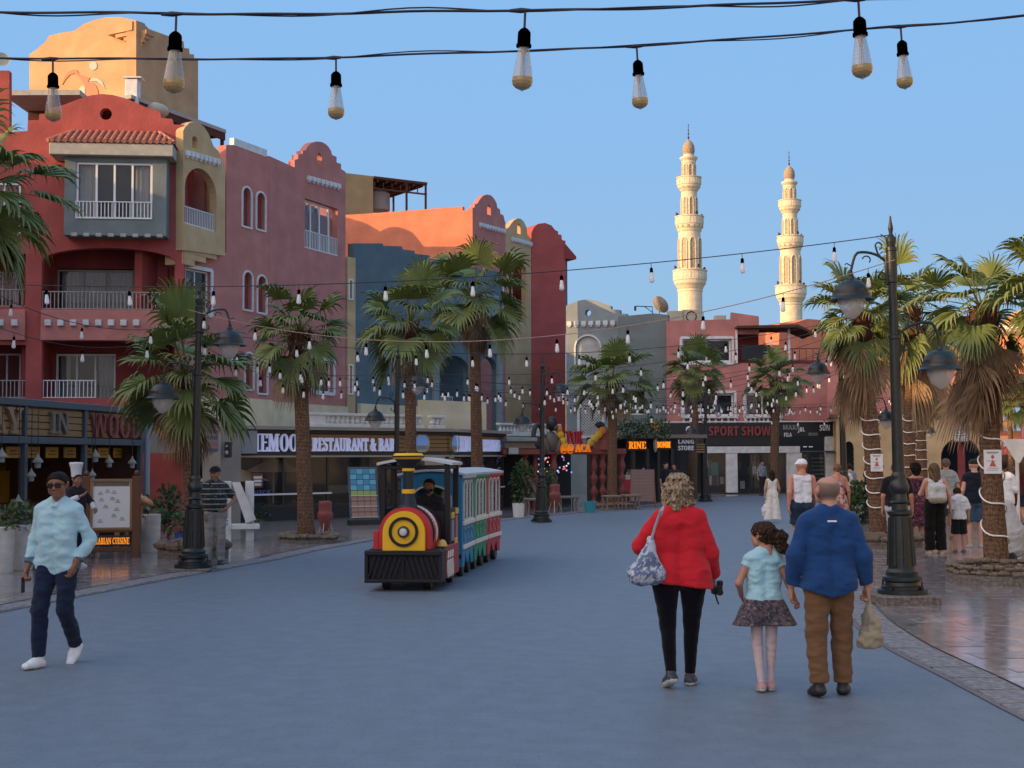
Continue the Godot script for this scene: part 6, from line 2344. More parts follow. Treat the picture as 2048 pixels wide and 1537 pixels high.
func build_corner_shops() -> void:
	var f = frame(at_px(1236, 900, 56.5), at_px(1412, 900, 58))
	var t = shop("corner_shop", "dark shop with yellow lettered boards under a flowering hedge", f)
	var O = func(x, y): return on(f, x, y)
	var dk = MB.new()
	dk.span(Vector3(0, 0, -3), Vector3(O.call(1410, 0).x, 2.7, -2.6))
	part("dark_interior", dk, mats["dark room"], t)
	var rf = MB.new()
	ghost_bar(rf, O.call(1240, 877), O.call(1410, 870), -2.6, 0.2)
	part("roof_edge", rf, mats["grey wood"], t)
	for k in [[1252, 902, 1292, 880, "RINE"], [1308, 900, 1341, 880, "BONBI"]]:
		var b = MB.new()
		ghost_bar(b, O.call(k[0], k[1]), O.call(k[2], k[3]), 0.0, 0.1)
		part("sign_board", b, mats["old bark"], t)
		lettering(t, k[4], O.call(k[0] + 3, k[1] - 4), O.call(k[2] - 3, k[3] + 4), 0.1, 0.05, mats["sign amber"], "Droid Serif")
	var dec = MB.new()
	lump(dec, Vector3(O.call(1300, 0).x, O.call(1300, 889).y, 0.1), Vector3(0.09, 0.34, 0.08), Color(0.42, 0.40, 0.3))
	part("surfboard", dec, mats["painted"], t)
	for px in [1243, 1268, 1296, 1318, 1345, 1409]:
		var p = MB.new()
		var u: float = O.call(px, 900).x
		p.span(Vector3(u - 0.07, 0, -0.2), Vector3(u + 0.07, 2.2, 0.0), 0.01)
		part("post", p, mats["dark paint"], t)
	for k in 8:
		var s = MB.new()
		var q: Vector2 = O.call(1250 + k * 11, 930 + (k * 37) % 40)
		s.box(Vector3(q.x, q.y, -1.2 - (k % 3) * 0.4), Vector3(0.25, 0.4 + 0.1 * (k % 3), 0.1), 0.01)
		part("goods", s, mats[["blind", "grey wood", "red carving", "white trim"][k % 4]], t)
	for k in 4:
		var sl = MB.new()
		ghost_bar(sl, O.call(1393, 906 - k * 5), O.call(1409, 903 - k * 5), 0.0, 0.04, 0.004)
		part("slat", sl, mats["slat wood"], t)
	var wt = MB.new()
	ghost_bar(wt, O.call(1352, 903), O.call(1390, 878), 0.0, 0.06)
	part("sign_board", wt, mats["dark paint"], t)
	lettering(t, "LANG", O.call(1355, 888), O.call(1386, 880), 0.06, 0.03, mats["white paper"])
	lettering(t, "STORE", O.call(1355, 901), O.call(1386, 892), 0.06, 0.03, mats["white paper"])
	var g = frame(at_px(1330, 900, 69), at_px(1672, 900, 69))
	var s = shop("sports_shop", "sports shop with black fascia, red letters and white columns", g)
	var Q = func(x, y): return on(g, x, y)
	var bd = MB.new()
	ghost_bar(bd, Q.call(1330, 892), Q.call(1549, 846), -0.4, 0.0)
	part("sign_board", bd, mats["dark paint"], s)
	var bd2 = MB.new()
	ghost_bar(bd2, Q.call(1551, 873), Q.call(1669, 843), -0.4, -0.04)
	part("sign_board", bd2, mats["dark paint"], s)
	var tr = MB.new()
	ghost_bar(tr, Q.call(1328, 846), Q.call(1671, 842), -0.42, 0.06, 0.004)
	part("trim", tr, mats["white trim"], s)
	lettering(s, "SPORT SHOW", Q.call(1418, 872), Q.call(1541, 853), 0.0, 0.1, mat("dull red letters", lin(0.30, 0.05, 0.06), 0.5))
	lettering(s, "S", Q.call(1372, 880), Q.call(1383, 853), 0.0, 0.05, mats["white paper"])
	lettering(s, "FILA", Q.call(1569, 874), Q.call(1584, 866), -0.04, 0.03, mats["white paper"])
	lettering(s, "JBL", Q.call(1596, 866), Q.call(1610, 855), -0.04, 0.03, mats["white paper"])
	lettering(s, "BOSS", Q.call(1618, 872), Q.call(1636, 866), -0.04, 0.03, mats["blind"])
	lettering(s, "MAXX", Q.call(1567, 860), Q.call(1600, 850), -0.04, 0.03, mats["blind"])
	lettering(s, "SUN", Q.call(1640, 862), Q.call(1660, 850), -0.04, 0.03, mats["white paper"])
	var fa = MB.new()
	ghost_bar(fa, Q.call(1412, 907), Q.call(1600, 893), -0.3, 0.05)
	part("fascia", fa, mats["white trim"], s)
	for k in [[1408, 1415], [1453, 1475], [1575, 1604], [1653, 1669]]:
		var cm = MB.new()
		ghost_bar(cm, Q.call(k[0], 986), Q.call(k[1], 906 if k[0] < 1600 else 874), -0.3, 0.02)
		part("column", cm, mats["white trim"], s)
	var hs = MB.new()
	ghost_bar(hs, Q.call(1603, 905), Q.call(1668, 902), 0.022, 0.3, 0.005)
	part("canopy_edge", hs, mats["steel blue paint"], s)
	for k in [[1415, 1453, 1], [1475, 1575, 3], [1604, 1653, 1]]:
		var a: Vector2 = Q.call(k[0], 984)
		var b: Vector2 = Q.call(k[1], 908)
		var z = MB.new()
		var gl = MB.new()
		for i in k[2]:
			var pn = MB.new()
			pn.span(Vector3(lerpf(a.x, b.x, float(i) / k[2]) + 0.03, 0.05, -0.2), Vector3(lerpf(a.x, b.x, float(i + 1) / k[2]) - 0.03, b.y, -0.194))
			part("pane", pn, mats["pane"], s)
	var ii = MB.new()
	ii.span(Vector3(0, 0, -2.35), Vector3(8.4, 3.2, -2.25))
	part("dark_interior", ii, mats["dark room"], s)
	var rr = RandomNumberGenerator.new()
	rr.seed = 5
	for i in 26:
		var px = [1418, 1452, 1478, 1572][(i % 2) * 2] + rr.randf() * (34.0 if i % 2 == 0 else 92.0)
		var q: Vector2 = Q.call(px, rr.randf_range(918, 972))
		var bx = MB.new()
		bx.box(Vector3(q.x, q.y, -1.2 - rr.randf() * 0.8), Vector3(0.12 + rr.randf() * 0.12, 0.3 + rr.randf() * 0.25, 0.08), 0.01)
		part("hanging_shirt", bx, mats[["blind", "dark paint", "grey wood", "steel blue paint", "white trim"][rr.randi() % 5]], s)
	var ts = MB.new()
	ghost_bar(ts, Q.call(1424, 952), Q.call(1439, 926), -0.5, -0.4)
	part("turquoise_shirt", ts, mat("turquoise", lin(0.03, 0.25, 0.32), 0.8), s)
	for i in 7:
		var sh = MB.new()
		ghost_bar(sh, Q.call(1630, 966 - i * 8), Q.call(1651, 964 - i * 8), -0.8, -0.3, 0.004)
		part("shelf", sh, mats["blind"], s)
	for i in 2:
		var lt = MB.new()
		ghost_bar(lt, Q.call(1609 + i * 11, 895), Q.call(1616 + i * 12, 893), -0.25, -0.22, 0.003)
		part("lamp_tube", lt, mats["sign white"], s)
	var pr = MB.new()
	ghost_bar(pr, Q.call(1669, 988), Q.call(1682, 843), -0.6, 0.1)
	part("pier", pr, mats["yellow wall"], s)
	var fk = frame(at_px(1672, 900, 66), at_px(1975, 900, 64.5))
	var ls = thing("arched_sign", "grey arched sign with two lines of white letters over the doorway", "sign")
	ls.transform = fk
	var am = MB.new()
	var a0 = on(fk, 1909, 884)
	var a1 = on(fk, 1937, 862)
	am.extrude(arch(a0.x, a0.y, a1.x, a1.y, 0.34), 0.01, 0.08)
	part("board", am, mats["blind"], ls)
	lettering(ls, "LOCAL", on(fk, 1911, 871), on(fk, 1935, 863), 0.08, 0.03, mats["white paper"])
	lettering(ls, "HOUSE", on(fk, 1910, 882), on(fk, 1936, 873), 0.08, 0.03, mats["white paper"])
func build_shops() -> void:
	build_grill()
	build_passage()
	build_moon()
	build_carved_stall()
	build_corner_shops()
func tinted(called: String, parent: Node, tint: Color, fn: Callable, m := "gloss paint") -> MeshInstance3D:
	var mb = MB.new()
	mb.col = tint
	fn.call(mb)
	return part(called, mb, mats[m], parent)
func build_train() -> void:
	var red = Color(0.46, 0.035, 0.04)
	var dred = Color(0.30, 0.04, 0.05)
	var yel = Color(0.80, 0.46, 0.02)
	var blk = Color(0.012, 0.013, 0.016)
	var wht = Color(0.66, 0.63, 0.56)
	var p = ground_at(806, 1184)
	var t = thing("toy_train", "black red and yellow toy road train with three coloured carriages", "toy train", p, -0.105)
	tinted("bumper", t, blk, func(b):
		b.span(Vector3(-0.53, 0.12, -0.5), Vector3(0.53, 0.55, -0.06), 0.02)
		b.span(Vector3(-0.55, 0.50, -0.5), Vector3(0.55, 0.57, 0.02), 0.012)
		b.span(Vector3(-0.55, 0.12, -0.06), Vector3(0.55, 0.17, 0.03), 0.012)
		b.span(Vector3(-0.55, 0.17, -0.06), Vector3(-0.50, 0.50, 0.01), 0.008)
		b.span(Vector3(0.50, 0.17, -0.06), Vector3(0.55, 0.50, 0.01), 0.008))
	for i in 13:
		tinted("bumper_bar", t, Color(0.02, 0.022, 0.026), func(b):
			var u = -0.45 + i * 0.075
			var lean = 0.05 * (-1.0 if i < 6 else 1.0) * (0 if i == 6 else 1)
			b.tube([Vector3(u + lean, 0.18, 0.0), Vector3(u - lean, 0.49, -0.01)], 0.011, 5))
	for s in [-1, 1]:
		tinted("side_skirt", t, dred, func(b):
			b.span(Vector3(0.49 * s, 0.14, -1.75), Vector3(0.54 * s, 0.60, -0.5), 0.01))
		for i in 3:
			tinted("skirt_scroll", t, wht, func(b):
				var ring = []
				for k in 15:
					var a = TAU * k / 14.0
					ring.append(Vector3(0.545 * s, 0.27 + sin(a) * 0.12, -0.62 - 0.2 * i + cos(a) * 0.07))
				b.tube(ring, 0.017, 5)
				b.tube([Vector3(0.545 * s, 0.42, -0.6 - 0.2 * i), Vector3(0.545 * s, 0.52, -0.66 - 0.2 * i)], 0.016, 5))
	tinted("boiler", t, red, func(b):
		var outl = PackedVector2Array([Vector2(-0.37, 0.57), Vector2(0.37, 0.57)])
		for i in 17:
			var a = PI * i / 16.0
			outl.append(Vector2(cos(a) * 0.37, 0.80 + sin(a) * 0.37))
		b.extrude(outl, -1.0, -0.12))
	for z in [-0.35, -0.62, -0.9]:
		tinted("boiler_band", t, blk if z != -0.62 else wht, func(b):
			var arc = []
			for i in 19:
				var a = -0.35 + (PI + 0.7) * i / 18.0
				arc.append(Vector3(cos(a) * 0.378, 0.80 + sin(a) * 0.378, z))
			b.tube(arc, 0.02, 5))
	for i in 14:
		tinted("boiler_rivet", t, wht, func(b):
			b.ball(Vector3(cos(0.25 + i * 0.07) * 0.375, 0.80 + sin(0.25 + i * 0.07) * 0.375, -0.44 - 0.02 * (i % 2) * 3), Vector3(0.012, 0.012, 0.012), 6, 4))
	tinted("front_plate", t, yel, func(b):
		var outl = PackedVector2Array([Vector2(-0.30, 0.57), Vector2(0.30, 0.57)])
		for i in 17:
			var a = PI * i / 16.0
			outl.append(Vector2(cos(a) * 0.30, 0.82 + sin(a) * 0.30))
		b.extrude(outl, -0.12, -0.04))
	var turn = Transform3D(Basis(Vector3.RIGHT, PI / 2), Vector3(0, 0.83, -0.04))
	tinted("black_ring", t, blk, func(b):
		b.x = turn
		b.lathe([Vector2(0.17, 0.0), Vector2(0.21, 0.0), Vector2(0.21, 0.025), Vector2(0.17, 0.025), Vector2(0.17, 0.0)], 32))
	tinted("headlight", t, Color(0.05, 0.05, 0.05), func(b):
		b.x = turn
		b.lathe([Vector2(0.0, 0.0), Vector2(0.085, 0.0), Vector2(0.08, 0.05), Vector2(0.06, 0.055), Vector2(0.06, 0.03), Vector2(0.0, 0.03)], 24))
	tinted("lamp_lens", t, Color(0.55, 0.55, 0.56), func(b):
		b.ball(Vector3(0, 0.83, 0.0), Vector3(0.058, 0.058, 0.022), 18, 8))
	tinted("side_box", t, red, func(b): b.span(Vector3(-0.45, 0.57, -0.45), Vector3(-0.37, 0.84, -0.12), 0.012))
	tinted("running_board", t, blk, func(b): b.span(Vector3(-0.5, 0.55, -1.0), Vector3(0.5, 0.585, -0.1), 0.008))
	tinted("bell", t, Color(0.6, 0.42, 0.10), func(b):
		b.lathe([Vector2(0.075, 0.0), Vector2(0.07, 0.03), Vector2(0.045, 0.08), Vector2(0.0, 0.10)], 14, true, Vector3(0.47, 0.60, -0.55)))
	tinted("chimney", t, Color(0.02, 0.03, 0.045), func(b):
		b.lathe([Vector2(0.16, 1.12), Vector2(0.12, 1.2), Vector2(0.085, 1.36), Vector2(0.075, 1.38), Vector2(0.075, 1.70), Vector2(0.08, 1.72), Vector2(0.15, 1.80), Vector2(0.19, 1.84), Vector2(0.2, 1.86)], 24, false, Vector3(0, 0, -0.42)))
	for r in [[0.092, 1.36, 0.06], [0.09, 1.68, 0.04]]:
		tinted("chimney_collar", t, yel, func(b):
			b.lathe([Vector2(0.05, r[1] - 0.01), Vector2(r[0], r[1]), Vector2(r[0], r[1] + r[2]), Vector2(0.05, r[1] + r[2])], 24, false, Vector3(0, 0, -0.42)))
	for r in [[0.2, 0.235, 1.85, 1.88, true], [0.23, 0.23, 1.884, 1.90, false], [0.225, 0.19, 1.902, 1.935, true]]:
		tinted("chimney_rim", t, yel if r[4] else blk, func(b):
			b.lathe([Vector2(0.0, r[2]), Vector2(r[0], r[2]), Vector2(r[1], r[3]), Vector2(0.0, r[3] + 0.001)], 28, false, Vector3(0, 0, -0.42)))
	for s in [-1, 1]:
		for z in [-1.0, -1.85]:
			tinted("cab_pillar", t, blk, func(b): b.span(Vector3(0.44 * s, 0.6, z - 0.05), Vector3(0.52 * s, 1.78, z + 0.05), 0.01))
		tinted("cab_side", t, blk, func(b): b.span(Vector3(0.45 * s, 0.6, -1.8), Vector3(0.51 * s, 1.12, -1.05), 0.01))
		tinted("cab_panel", t, Color(0.38, 0.14, 0.15), func(b): b.span(Vector3(0.512 * s, 0.64, -1.72), Vector3(0.53 * s, 1.0, -1.5), 0.005))
		tinted("cab_panel", t, Color(0.22, 0.23, 0.32), func(b): b.span(Vector3(0.512 * s, 0.64, -1.35), Vector3(0.53 * s, 0.95, -1.1), 0.005))
		for q in [[1.02, -1.72], [0.97, -1.3], [0.58, -1.6]]:
			tinted("yellow_trim", t, Color(0.68, 0.42, 0.08), func(b): b.span(Vector3(0.512 * s, q[0], q[1] - 0.02), Vector3(0.54 * s, q[0] + 0.09, q[1] + 0.22), 0.006))
	tinted("cab_front", t, blk, func(b): b.span(Vector3(-0.44, 0.6, -1.04), Vector3(0.44, 1.08, -1.0), 0.006))
	tinted("cab_floor", t, blk, func(b): b.span(Vector3(-0.44, 0.42, -1.85), Vector3(0.44, 0.5, -1.05)))
	tinted("driver_seat", t, Color(0.03, 0.03, 0.035), func(b):
		b.span(Vector3(-0.25, 0.5, -1.75), Vector3(0.25, 0.78, -1.4), 0.03)
		b.span(Vector3(-0.25, 0.78, -1.8), Vector3(0.25, 1.2, -1.72), 0.03))
	tinted("roof", t, Color(0.5, 0.52, 0.54), func(b):
		var ar = PackedVector2Array()
		for i in 11:
			var u = -0.56 + 1.12 * i / 10.0
			ar.append(Vector2(u, 1.80 + 0.075 * cos(u / 0.56 * PI / 2)))
		for i in 11:
			var u = 0.56 - 1.12 * i / 10.0
			ar.append(Vector2(u, 1.76 + 0.075 * cos(u / 0.56 * PI / 2)))
		b.extrude(ar, -2.0, -0.9))
	tinted("roof_lining", t, blk, func(b): b.span(Vector3(-0.5, 1.70, -1.94), Vector3(0.5, 1.755, -0.94), 0.01))
	var wheel = func(par: Node, c: Vector3, r: float):
		tinted("wheel", par, Color(0.02, 0.02, 0.022), func(b):
			b.x = Transform3D(Basis(Vector3.BACK, PI / 2), c)
			b.lathe([Vector2(0.0, -0.045), Vector2(r * 0.55, -0.045), Vector2(r * 0.9, -0.05), Vector2(r, -0.03), Vector2(r, 0.03), Vector2(r * 0.9, 0.05), Vector2(r * 0.55, 0.045), Vector2(0, 0.045)], 20), "painted")
	for q in [[-0.3, -0.35], [0.3, -0.35], [-0.43, -1.5], [0.43, -1.5]]:
		wheel.call(t, Vector3(q[0], 0.125, q[1]), 0.125)
	var cols = [[Color(0.015, 0.12, 0.24), Color(0.02, 0.21, 0.40), 0.0], [Color(0.015, 0.14, 0.075), Color(0.02, 0.25, 0.13), 0.0], [Color(0.30, 0.02, 0.035), Color(0.40, 0.03, 0.05), 0.0]]
	for k in 3:
		var c = Node3D.new()
		c.name = "carriage"
		t.add_child(c, true)
		c.position = Vector3([0.03, 0.03, 0.07][k], 0, [-2.3, -3.75, -5.2][k])
		c.rotation.y = [0.0, -0.03, -0.06][k]
		var dark: Color = cols[k][0]
		var light: Color = cols[k][1]
		var L = 1.32
		tinted("floor", c, blk, func(b): b.span(Vector3(-0.46, 0.30, -L), Vector3(0.46, 0.38, 0.0)))
		tinted("bench", c, dark, func(b):
			b.span(Vector3(-0.42, 0.38, -L + 0.1), Vector3(0.42, 0.62, -L + 0.4), 0.02)
			b.span(Vector3(-0.42, 0.38, -0.5), Vector3(0.42, 0.62, -0.2), 0.02))
		for e in [0.0, -L]:
			tinted("end_wall", c, light, func(b):
				var op = arch(-0.30, 0.85, 0.30, 1.22, 0.2)
				b.wall(PackedVector2Array([Vector2(-0.48, 0.36), Vector2(0.48, 0.36), Vector2(0.48, 1.58), Vector2(0.3, 1.64), Vector2(-0.3, 1.64), Vector2(-0.48, 1.58)]), [op], e - 0.03, e + 0.03))
			tinted("window_trim", c, wht, func(b):
				var op = arch(-0.30, 0.85, 0.30, 1.22, 0.2)
				b.wall(Geometry2D.offset_polygon(op, 0.025)[0], [op], e - 0.045, e + 0.045))
		for s in [-1, 1]:
			var side = Transform3D(Basis(Vector3(0, 0, -s), Vector3.UP, Vector3(s, 0, 0)), Vector3(0.45 * s, 0, 0 if s > 0 else -L))
			var ops = []
			for i in (3 if s > 0 else 0):
				ops.append(arch(0.16 + 0.36 * i, 0.90, 0.43 + 0.36 * i, 1.36, 0.13, 8))
			tinted("side_wall", c, light, func(b):
				b.x = side
				b.wall(PackedVector2Array([Vector2(0.03, 0.50), Vector2(L - 0.03, 0.50), Vector2(L - 0.03, 1.58), Vector2(0.03, 1.58)]), ops, -0.03, 0.03))
			tinted("jagged_skirt", c, light, func(b):
				b.x = side
				b.extrude(PackedVector2Array([Vector2(0.03, 0.50), Vector2(0.03, 0.16), Vector2(0.25, 0.16), Vector2(0.40, 0.36), Vector2(0.56, 0.2), Vector2(0.70, 0.2), Vector2(0.9, 0.36), Vector2(1.05, 0.16), Vector2(L - 0.03, 0.16), Vector2(L - 0.03, 0.50)]), -0.03, 0.028))
			for o in ops:
				tinted("window_trim", c, wht, func(b):
					b.x = side
					b.wall(Geometry2D.offset_polygon(o, 0.03)[0], [o], -0.04, 0.05))
			for y in [0.84, 0.47]:
				tinted("white_band", c, wht, func(b):
					b.x = side
					b.span(Vector3(0.0, y - 0.035, 0.03), Vector3(L, y + 0.035, 0.065), 0.008))
			for i in 3:
				tinted("raised_panel", c, light.lerp(wht, 0.12), func(b):
					b.x = side
					b.span(Vector3(0.17 + 0.36 * i, 0.54, 0.03), Vector3(0.42 + 0.36 * i, 0.77, 0.045), 0.006)
					b.tube([Vector3(0.22 + 0.36 * i, 0.57, 0.05), Vector3(0.36 + 0.36 * i, 0.65, 0.05), Vector3(0.24 + 0.36 * i, 0.74, 0.05)], 0.012, 5))
			for z in [-0.3, -1.02]:
				wheel.call(c, Vector3(0.40 * s, 0.13, z), 0.13)
		tinted("roof", c, Color(0.42, 0.46, 0.50), func(b):
			var ar = PackedVector2Array()
			for i in 9:
				var u = -0.54 + 1.08 * i / 8.0
				ar.append(Vector2(u, 1.62 + 0.07 * cos(u / 0.54 * PI / 2)))
			for i in 9:
				var u = 0.54 - 1.08 * i / 8.0
				ar.append(Vector2(u, 1.585 + 0.07 * cos(u / 0.54 * PI / 2)))
			b.extrude(ar, -L - 0.06, 0.06))
		tinted("roof_edge", c, light if k else Color(0.42, 0.46, 0.50), func(b): b.span(Vector3(0.49, 1.54, -L - 0.05), Vector3(0.535, 1.60, 0.05), 0.01))
func blob(mb: MB, caps: Array, cell: float, k: float, color, cuts := [], namp := 0.0, nfreq := 8.0, stretch := Vector3(1, 1, 1)) -> void:
	var lo := Vector3(1e9, 1e9, 1e9)
	var hi := -lo
	var lim := 3.0 * k + 1.5 * cell
	for c in caps:
		var r: float = maxf(c[2], c[3]) + lim
		lo = lo.min(c[0] - Vector3(r, r, r)).min(c[1] - Vector3(r, r, r))
		hi = hi.max(c[0] + Vector3(r, r, r)).max(c[1] + Vector3(r, r, r))
	var nx := int((hi.x - lo.x) / cell) + 2
	var ny := int((hi.y - lo.y) / cell) + 2
	var nz := int((hi.z - lo.z) / cell) + 2
	var sum := PackedFloat32Array()
	sum.resize(nx * ny * nz)
	var ik := 1.0 / k
	for c in caps:
		var a: Vector3 = c[0]
		var ab: Vector3 = c[1] - a
		var ra: float = c[2]
		var dr: float = c[3] - ra
		var flat: bool = c.size() > 4 and c[4]
		var len2 := maxf(ab.length_squared(), 1e-8)
		var len_ := sqrt(len2)
		var r: float = maxf(c[2], c[3]) + lim
		var l: Vector3 = (a.min(c[1]) - Vector3(r, r, r) - lo) / cell
		var h: Vector3 = (a.max(c[1]) + Vector3(r, r, r) - lo) / cell
		var x0 := maxi(0, int(l.x))
		var x1 := mini(nx - 1, int(h.x) + 1)
		for z in range(maxi(0, int(l.z)), mini(nz - 1, int(h.z) + 1) + 1):
			var pz := lo.z + z * cell - a.z
			for y in range(maxi(0, int(l.y)), mini(ny - 1, int(h.y) + 1) + 1):
				var py := lo.y + y * cell - a.y
				var row := (z * ny + y) * nx
				for x in range(x0, x1 + 1):
					var p := Vector3(lo.x + x * cell - a.x, py, pz)
					var t := p.dot(ab) / len2
					var tc := clampf(t, 0.0, 1.0)
					var d := (p - ab * tc).length() - ra - dr * tc
					if flat and t > 1.0:
						d = maxf(d, (t - 1.0) * len_)
					if d < lim:
						sum[row + x] += exp(-d * ik)
	var nn: FastNoiseLite = null
	if namp > 0.0:
		nn = FastNoiseLite.new()
		nn.seed = 4
		nn.frequency = nfreq
		nn.fractal_octaves = 2
	var big := lim
	for i in sum.size():
		var s := sum[i]
		if s <= 0.0:
			sum[i] = big
			continue
		var f := -k * log(s)
		if absf(f) < 3.0 * cell + 0.04:
			var x := i % nx
			var y := (i / nx) % ny
			var z := i / (nx * ny)
			var p := lo + Vector3(x, y, z) * cell
			if nn:
				f += namp * nn.get_noise_3d(p.x * stretch.x, p.y * stretch.y, p.z * stretch.z)
			for q in cuts:
				f = maxf(f, q[0].dot(p) - q[1])
		else:
			if cuts and f < 0:
				var p := lo + Vector3(i % nx, (i / nx) % ny, i / (nx * ny)) * cell
				for q in cuts:
					f = maxf(f, q[0].dot(p) - q[1])
		sum[i] = f
	var where := PackedInt32Array()
	where.resize(sum.size())
	where.fill(-1)
	var dy := nx
	var dz := nx * ny
	var cn := PackedInt32Array([0, 1, dy, dy + 1, dz, dz + 1, dz + dy, dz + dy + 1])
	var edges := PackedInt32Array([0, 1, 2, 3, 4, 5, 6, 7, 0, 2, 1, 3, 4, 6, 5, 7, 0, 4, 1, 5, 2, 6, 3, 7])
	var cells := PackedInt32Array()
	for z in nz - 1:
		for y in ny - 1:
			var row := (z * ny + y) * nx
			for x in nx - 1:
				var i := row + x
				var f0 := sum[i]
				if f0 > cell * 2.5 or f0 < -cell * 2.5:
					continue
				var m := 0
				for j in 8:
					if sum[i + cn[j]] < 0.0:
						m |= 1 << j
				if m == 0 or m == 255:
					continue
				var acc := Vector3()
				var n := 0
				for e in 12:
					var a := edges[e * 2]
					var b := edges[e * 2 + 1]
					if ((m >> a) & 1) == ((m >> b) & 1):
						continue
					var fa := sum[i + cn[a]]
					var t := fa / (fa - sum[i + cn[b]])
					acc += Vector3(a & 1, (a >> 1) & 1, a >> 2).lerp(Vector3(b & 1, (b >> 1) & 1, b >> 2), t)
					n += 1
				var g := Vector3(sum[i + 1] + sum[i + dy + 1] + sum[i + dz + 1] + sum[i + dz + dy + 1] - f0 - sum[i + dy] - sum[i + dz] - sum[i + dz + dy],
					sum[i + dy] + sum[i + dy + 1] + sum[i + dz + dy] + sum[i + dz + dy + 1] - f0 - sum[i + 1] - sum[i + dz] - sum[i + dz + 1],
					sum[i + dz] + sum[i + dz + 1] + sum[i + dz + dy] + sum[i + dz + dy + 1] - f0 - sum[i + 1] - sum[i + dy] - sum[i + dy + 1])
				var p := lo + (Vector3(x, y, z) + acc / n) * cell
				mb.col = color.call(p) if color is Callable else color
				where[i] = mb.vert(p, g)
				cells.append(i)
	for i in cells:
		var inside := sum[i] < 0.0
		for ax in 3:
			var st: int = [1, dy, dz][ax]
			if (sum[i + st] < 0.0) == inside:
				continue
			var u: int = [dy, dz, 1][ax]
			var w: int = [dz, 1, dy][ax]
			if i - u - w < 0:
				continue
			var a := where[i]
			var b := where[i - u]
			var c := where[i - u - w]
			var d := where[i - w]
			if a < 0 or b < 0 or c < 0 or d < 0:
				continue
			if inside:
				mb.ix.append_array([a, c, b, a, d, c])
			else:
				mb.ix.append_array([a, b, c, a, c, d])
	mb.col = Color(1, 1, 1)
var kit := {}
func head_kit() -> MB:
	if kit.has("head"):
		return kit.head
	var mb = MB.new()
	var V = func(x, y, z): return Vector3(x, y, z)
	var caps = [
		[V.call(0, 0.03, -0.028), V.call(0, 0.035, 0.018), 0.088, 0.078], [V.call(0, -0.03, 0.02), V.call(0, -0.08, 0.05), 0.06, 0.036],
		[V.call(0, -0.088, 0.068), V.call(0, -0.088, 0.07), 0.022, 0.022], [V.call(0, 0.012, 0.09), V.call(0, -0.026, 0.108), 0.008, 0.012],
		[V.call(-0.012, -0.03, 0.094), V.call(0.012, -0.03, 0.094), 0.009, 0.009],
		[V.call(-0.03, 0.024, 0.08), V.call(0.03, 0.024, 0.08), 0.011, 0.011], [V.call(-0.016, -0.058, 0.088), V.call(0.016, -0.058, 0.088), 0.008, 0.008],
		[V.call(-0.014, -0.068, 0.086), V.call(0.014, -0.068, 0.086), 0.008, 0.008], [V.call(0, -0.05, -0.03), V.call(0, -0.16, -0.045), 0.056, 0.056]]
	for s in [-1, 1]:
		caps.append([V.call(0.038 * s, -0.02, 0.055), V.call(0.045 * s, -0.05, 0.03), 0.034, 0.032])
		caps.append([V.call(0.031 * s, 0.006, 0.078), V.call(0.031 * s, 0.006, 0.078), 0.012, 0.012])
		caps.append([V.call(0.086 * s, 0.014, -0.012), V.call(0.081 * s, -0.026, -0.002), 0.013, 0.009])
		caps.append([V.call(0.089 * s, 0.02, -0.018), V.call(0.088 * s, -0.004, -0.02), 0.009, 0.007])
	blob(mb, caps, 0.0075, 0.006, func(p):
		var c = Color(1, 1, 1)
		if p.z > 0.06:
			if absf(absf(p.x) - 0.031) < 0.015 and absf(p.y - 0.006) < 0.006:
				c = Color(0.25, 0.25, 0.28) if absf(absf(p.x) - 0.031) < 0.007 else Color(1.3, 1.5, 1.7)
			elif absf(absf(p.x) - 0.03) < 0.02 and absf(p.y - 0.030) < 0.006:
				c = Color(0.3, 0.26, 0.25)
			elif absf(p.x) < 0.024 and absf(p.y + 0.063) < 0.01:
				c = Color(0.85, 0.6, 0.58)
		return c)
	kit.head = mb
	return mb
func hand_kit(curl: float) -> MB:
	var key = "hand%.1f" % curl
	if kit.has(key):
		return kit[key]
	var mb = MB.new()
	var caps = [[Vector3(0, 0.03, 0), Vector3(0, -0.02, 0), 0.026, 0.024]]
	var zs = [0.036, 0.012, -0.012, -0.035]
	var ln = [0.078, 0.088, 0.08, 0.062]
	for i in 4:
		var kn = Vector3(-0.002, -0.088 + 0.006 * absf(i - 1.3), zs[i])
		caps.append([Vector3(0, -0.01, zs[i] * 0.45), kn, 0.016, 0.0125])
		var a = 0.25 + curl * 1.2
		var p = kn
		var ang = a * 0.6
		for j in 3:
			var q = p + Vector3(-sin(ang), -cos(ang), 0) * ln[i] * [0.45, 0.32, 0.23][j]
			caps.append([p, q, [0.0095, 0.009, 0.008][j], [0.009, 0.008, 0.007][j]])
			p = q
			ang += a
	caps.append([Vector3(-0.006, -0.025, 0.02), Vector3(-0.014, -0.055, 0.046), 0.015, 0.012])
	caps.append([Vector3(-0.014, -0.055, 0.046), Vector3(-0.022 - 0.01 * curl, -0.085, 0.052 - 0.014 * curl), 0.0115, 0.009])
	caps.append([Vector3(-0.022 - 0.01 * curl, -0.085, 0.052 - 0.014 * curl), Vector3(-0.028 - 0.014 * curl, -0.108, 0.05 - 0.026 * curl), 0.009, 0.0075])
	blob(mb, caps, 0.0062, 0.0028, Color(1, 1, 1))
	kit[key] = mb
	return mb
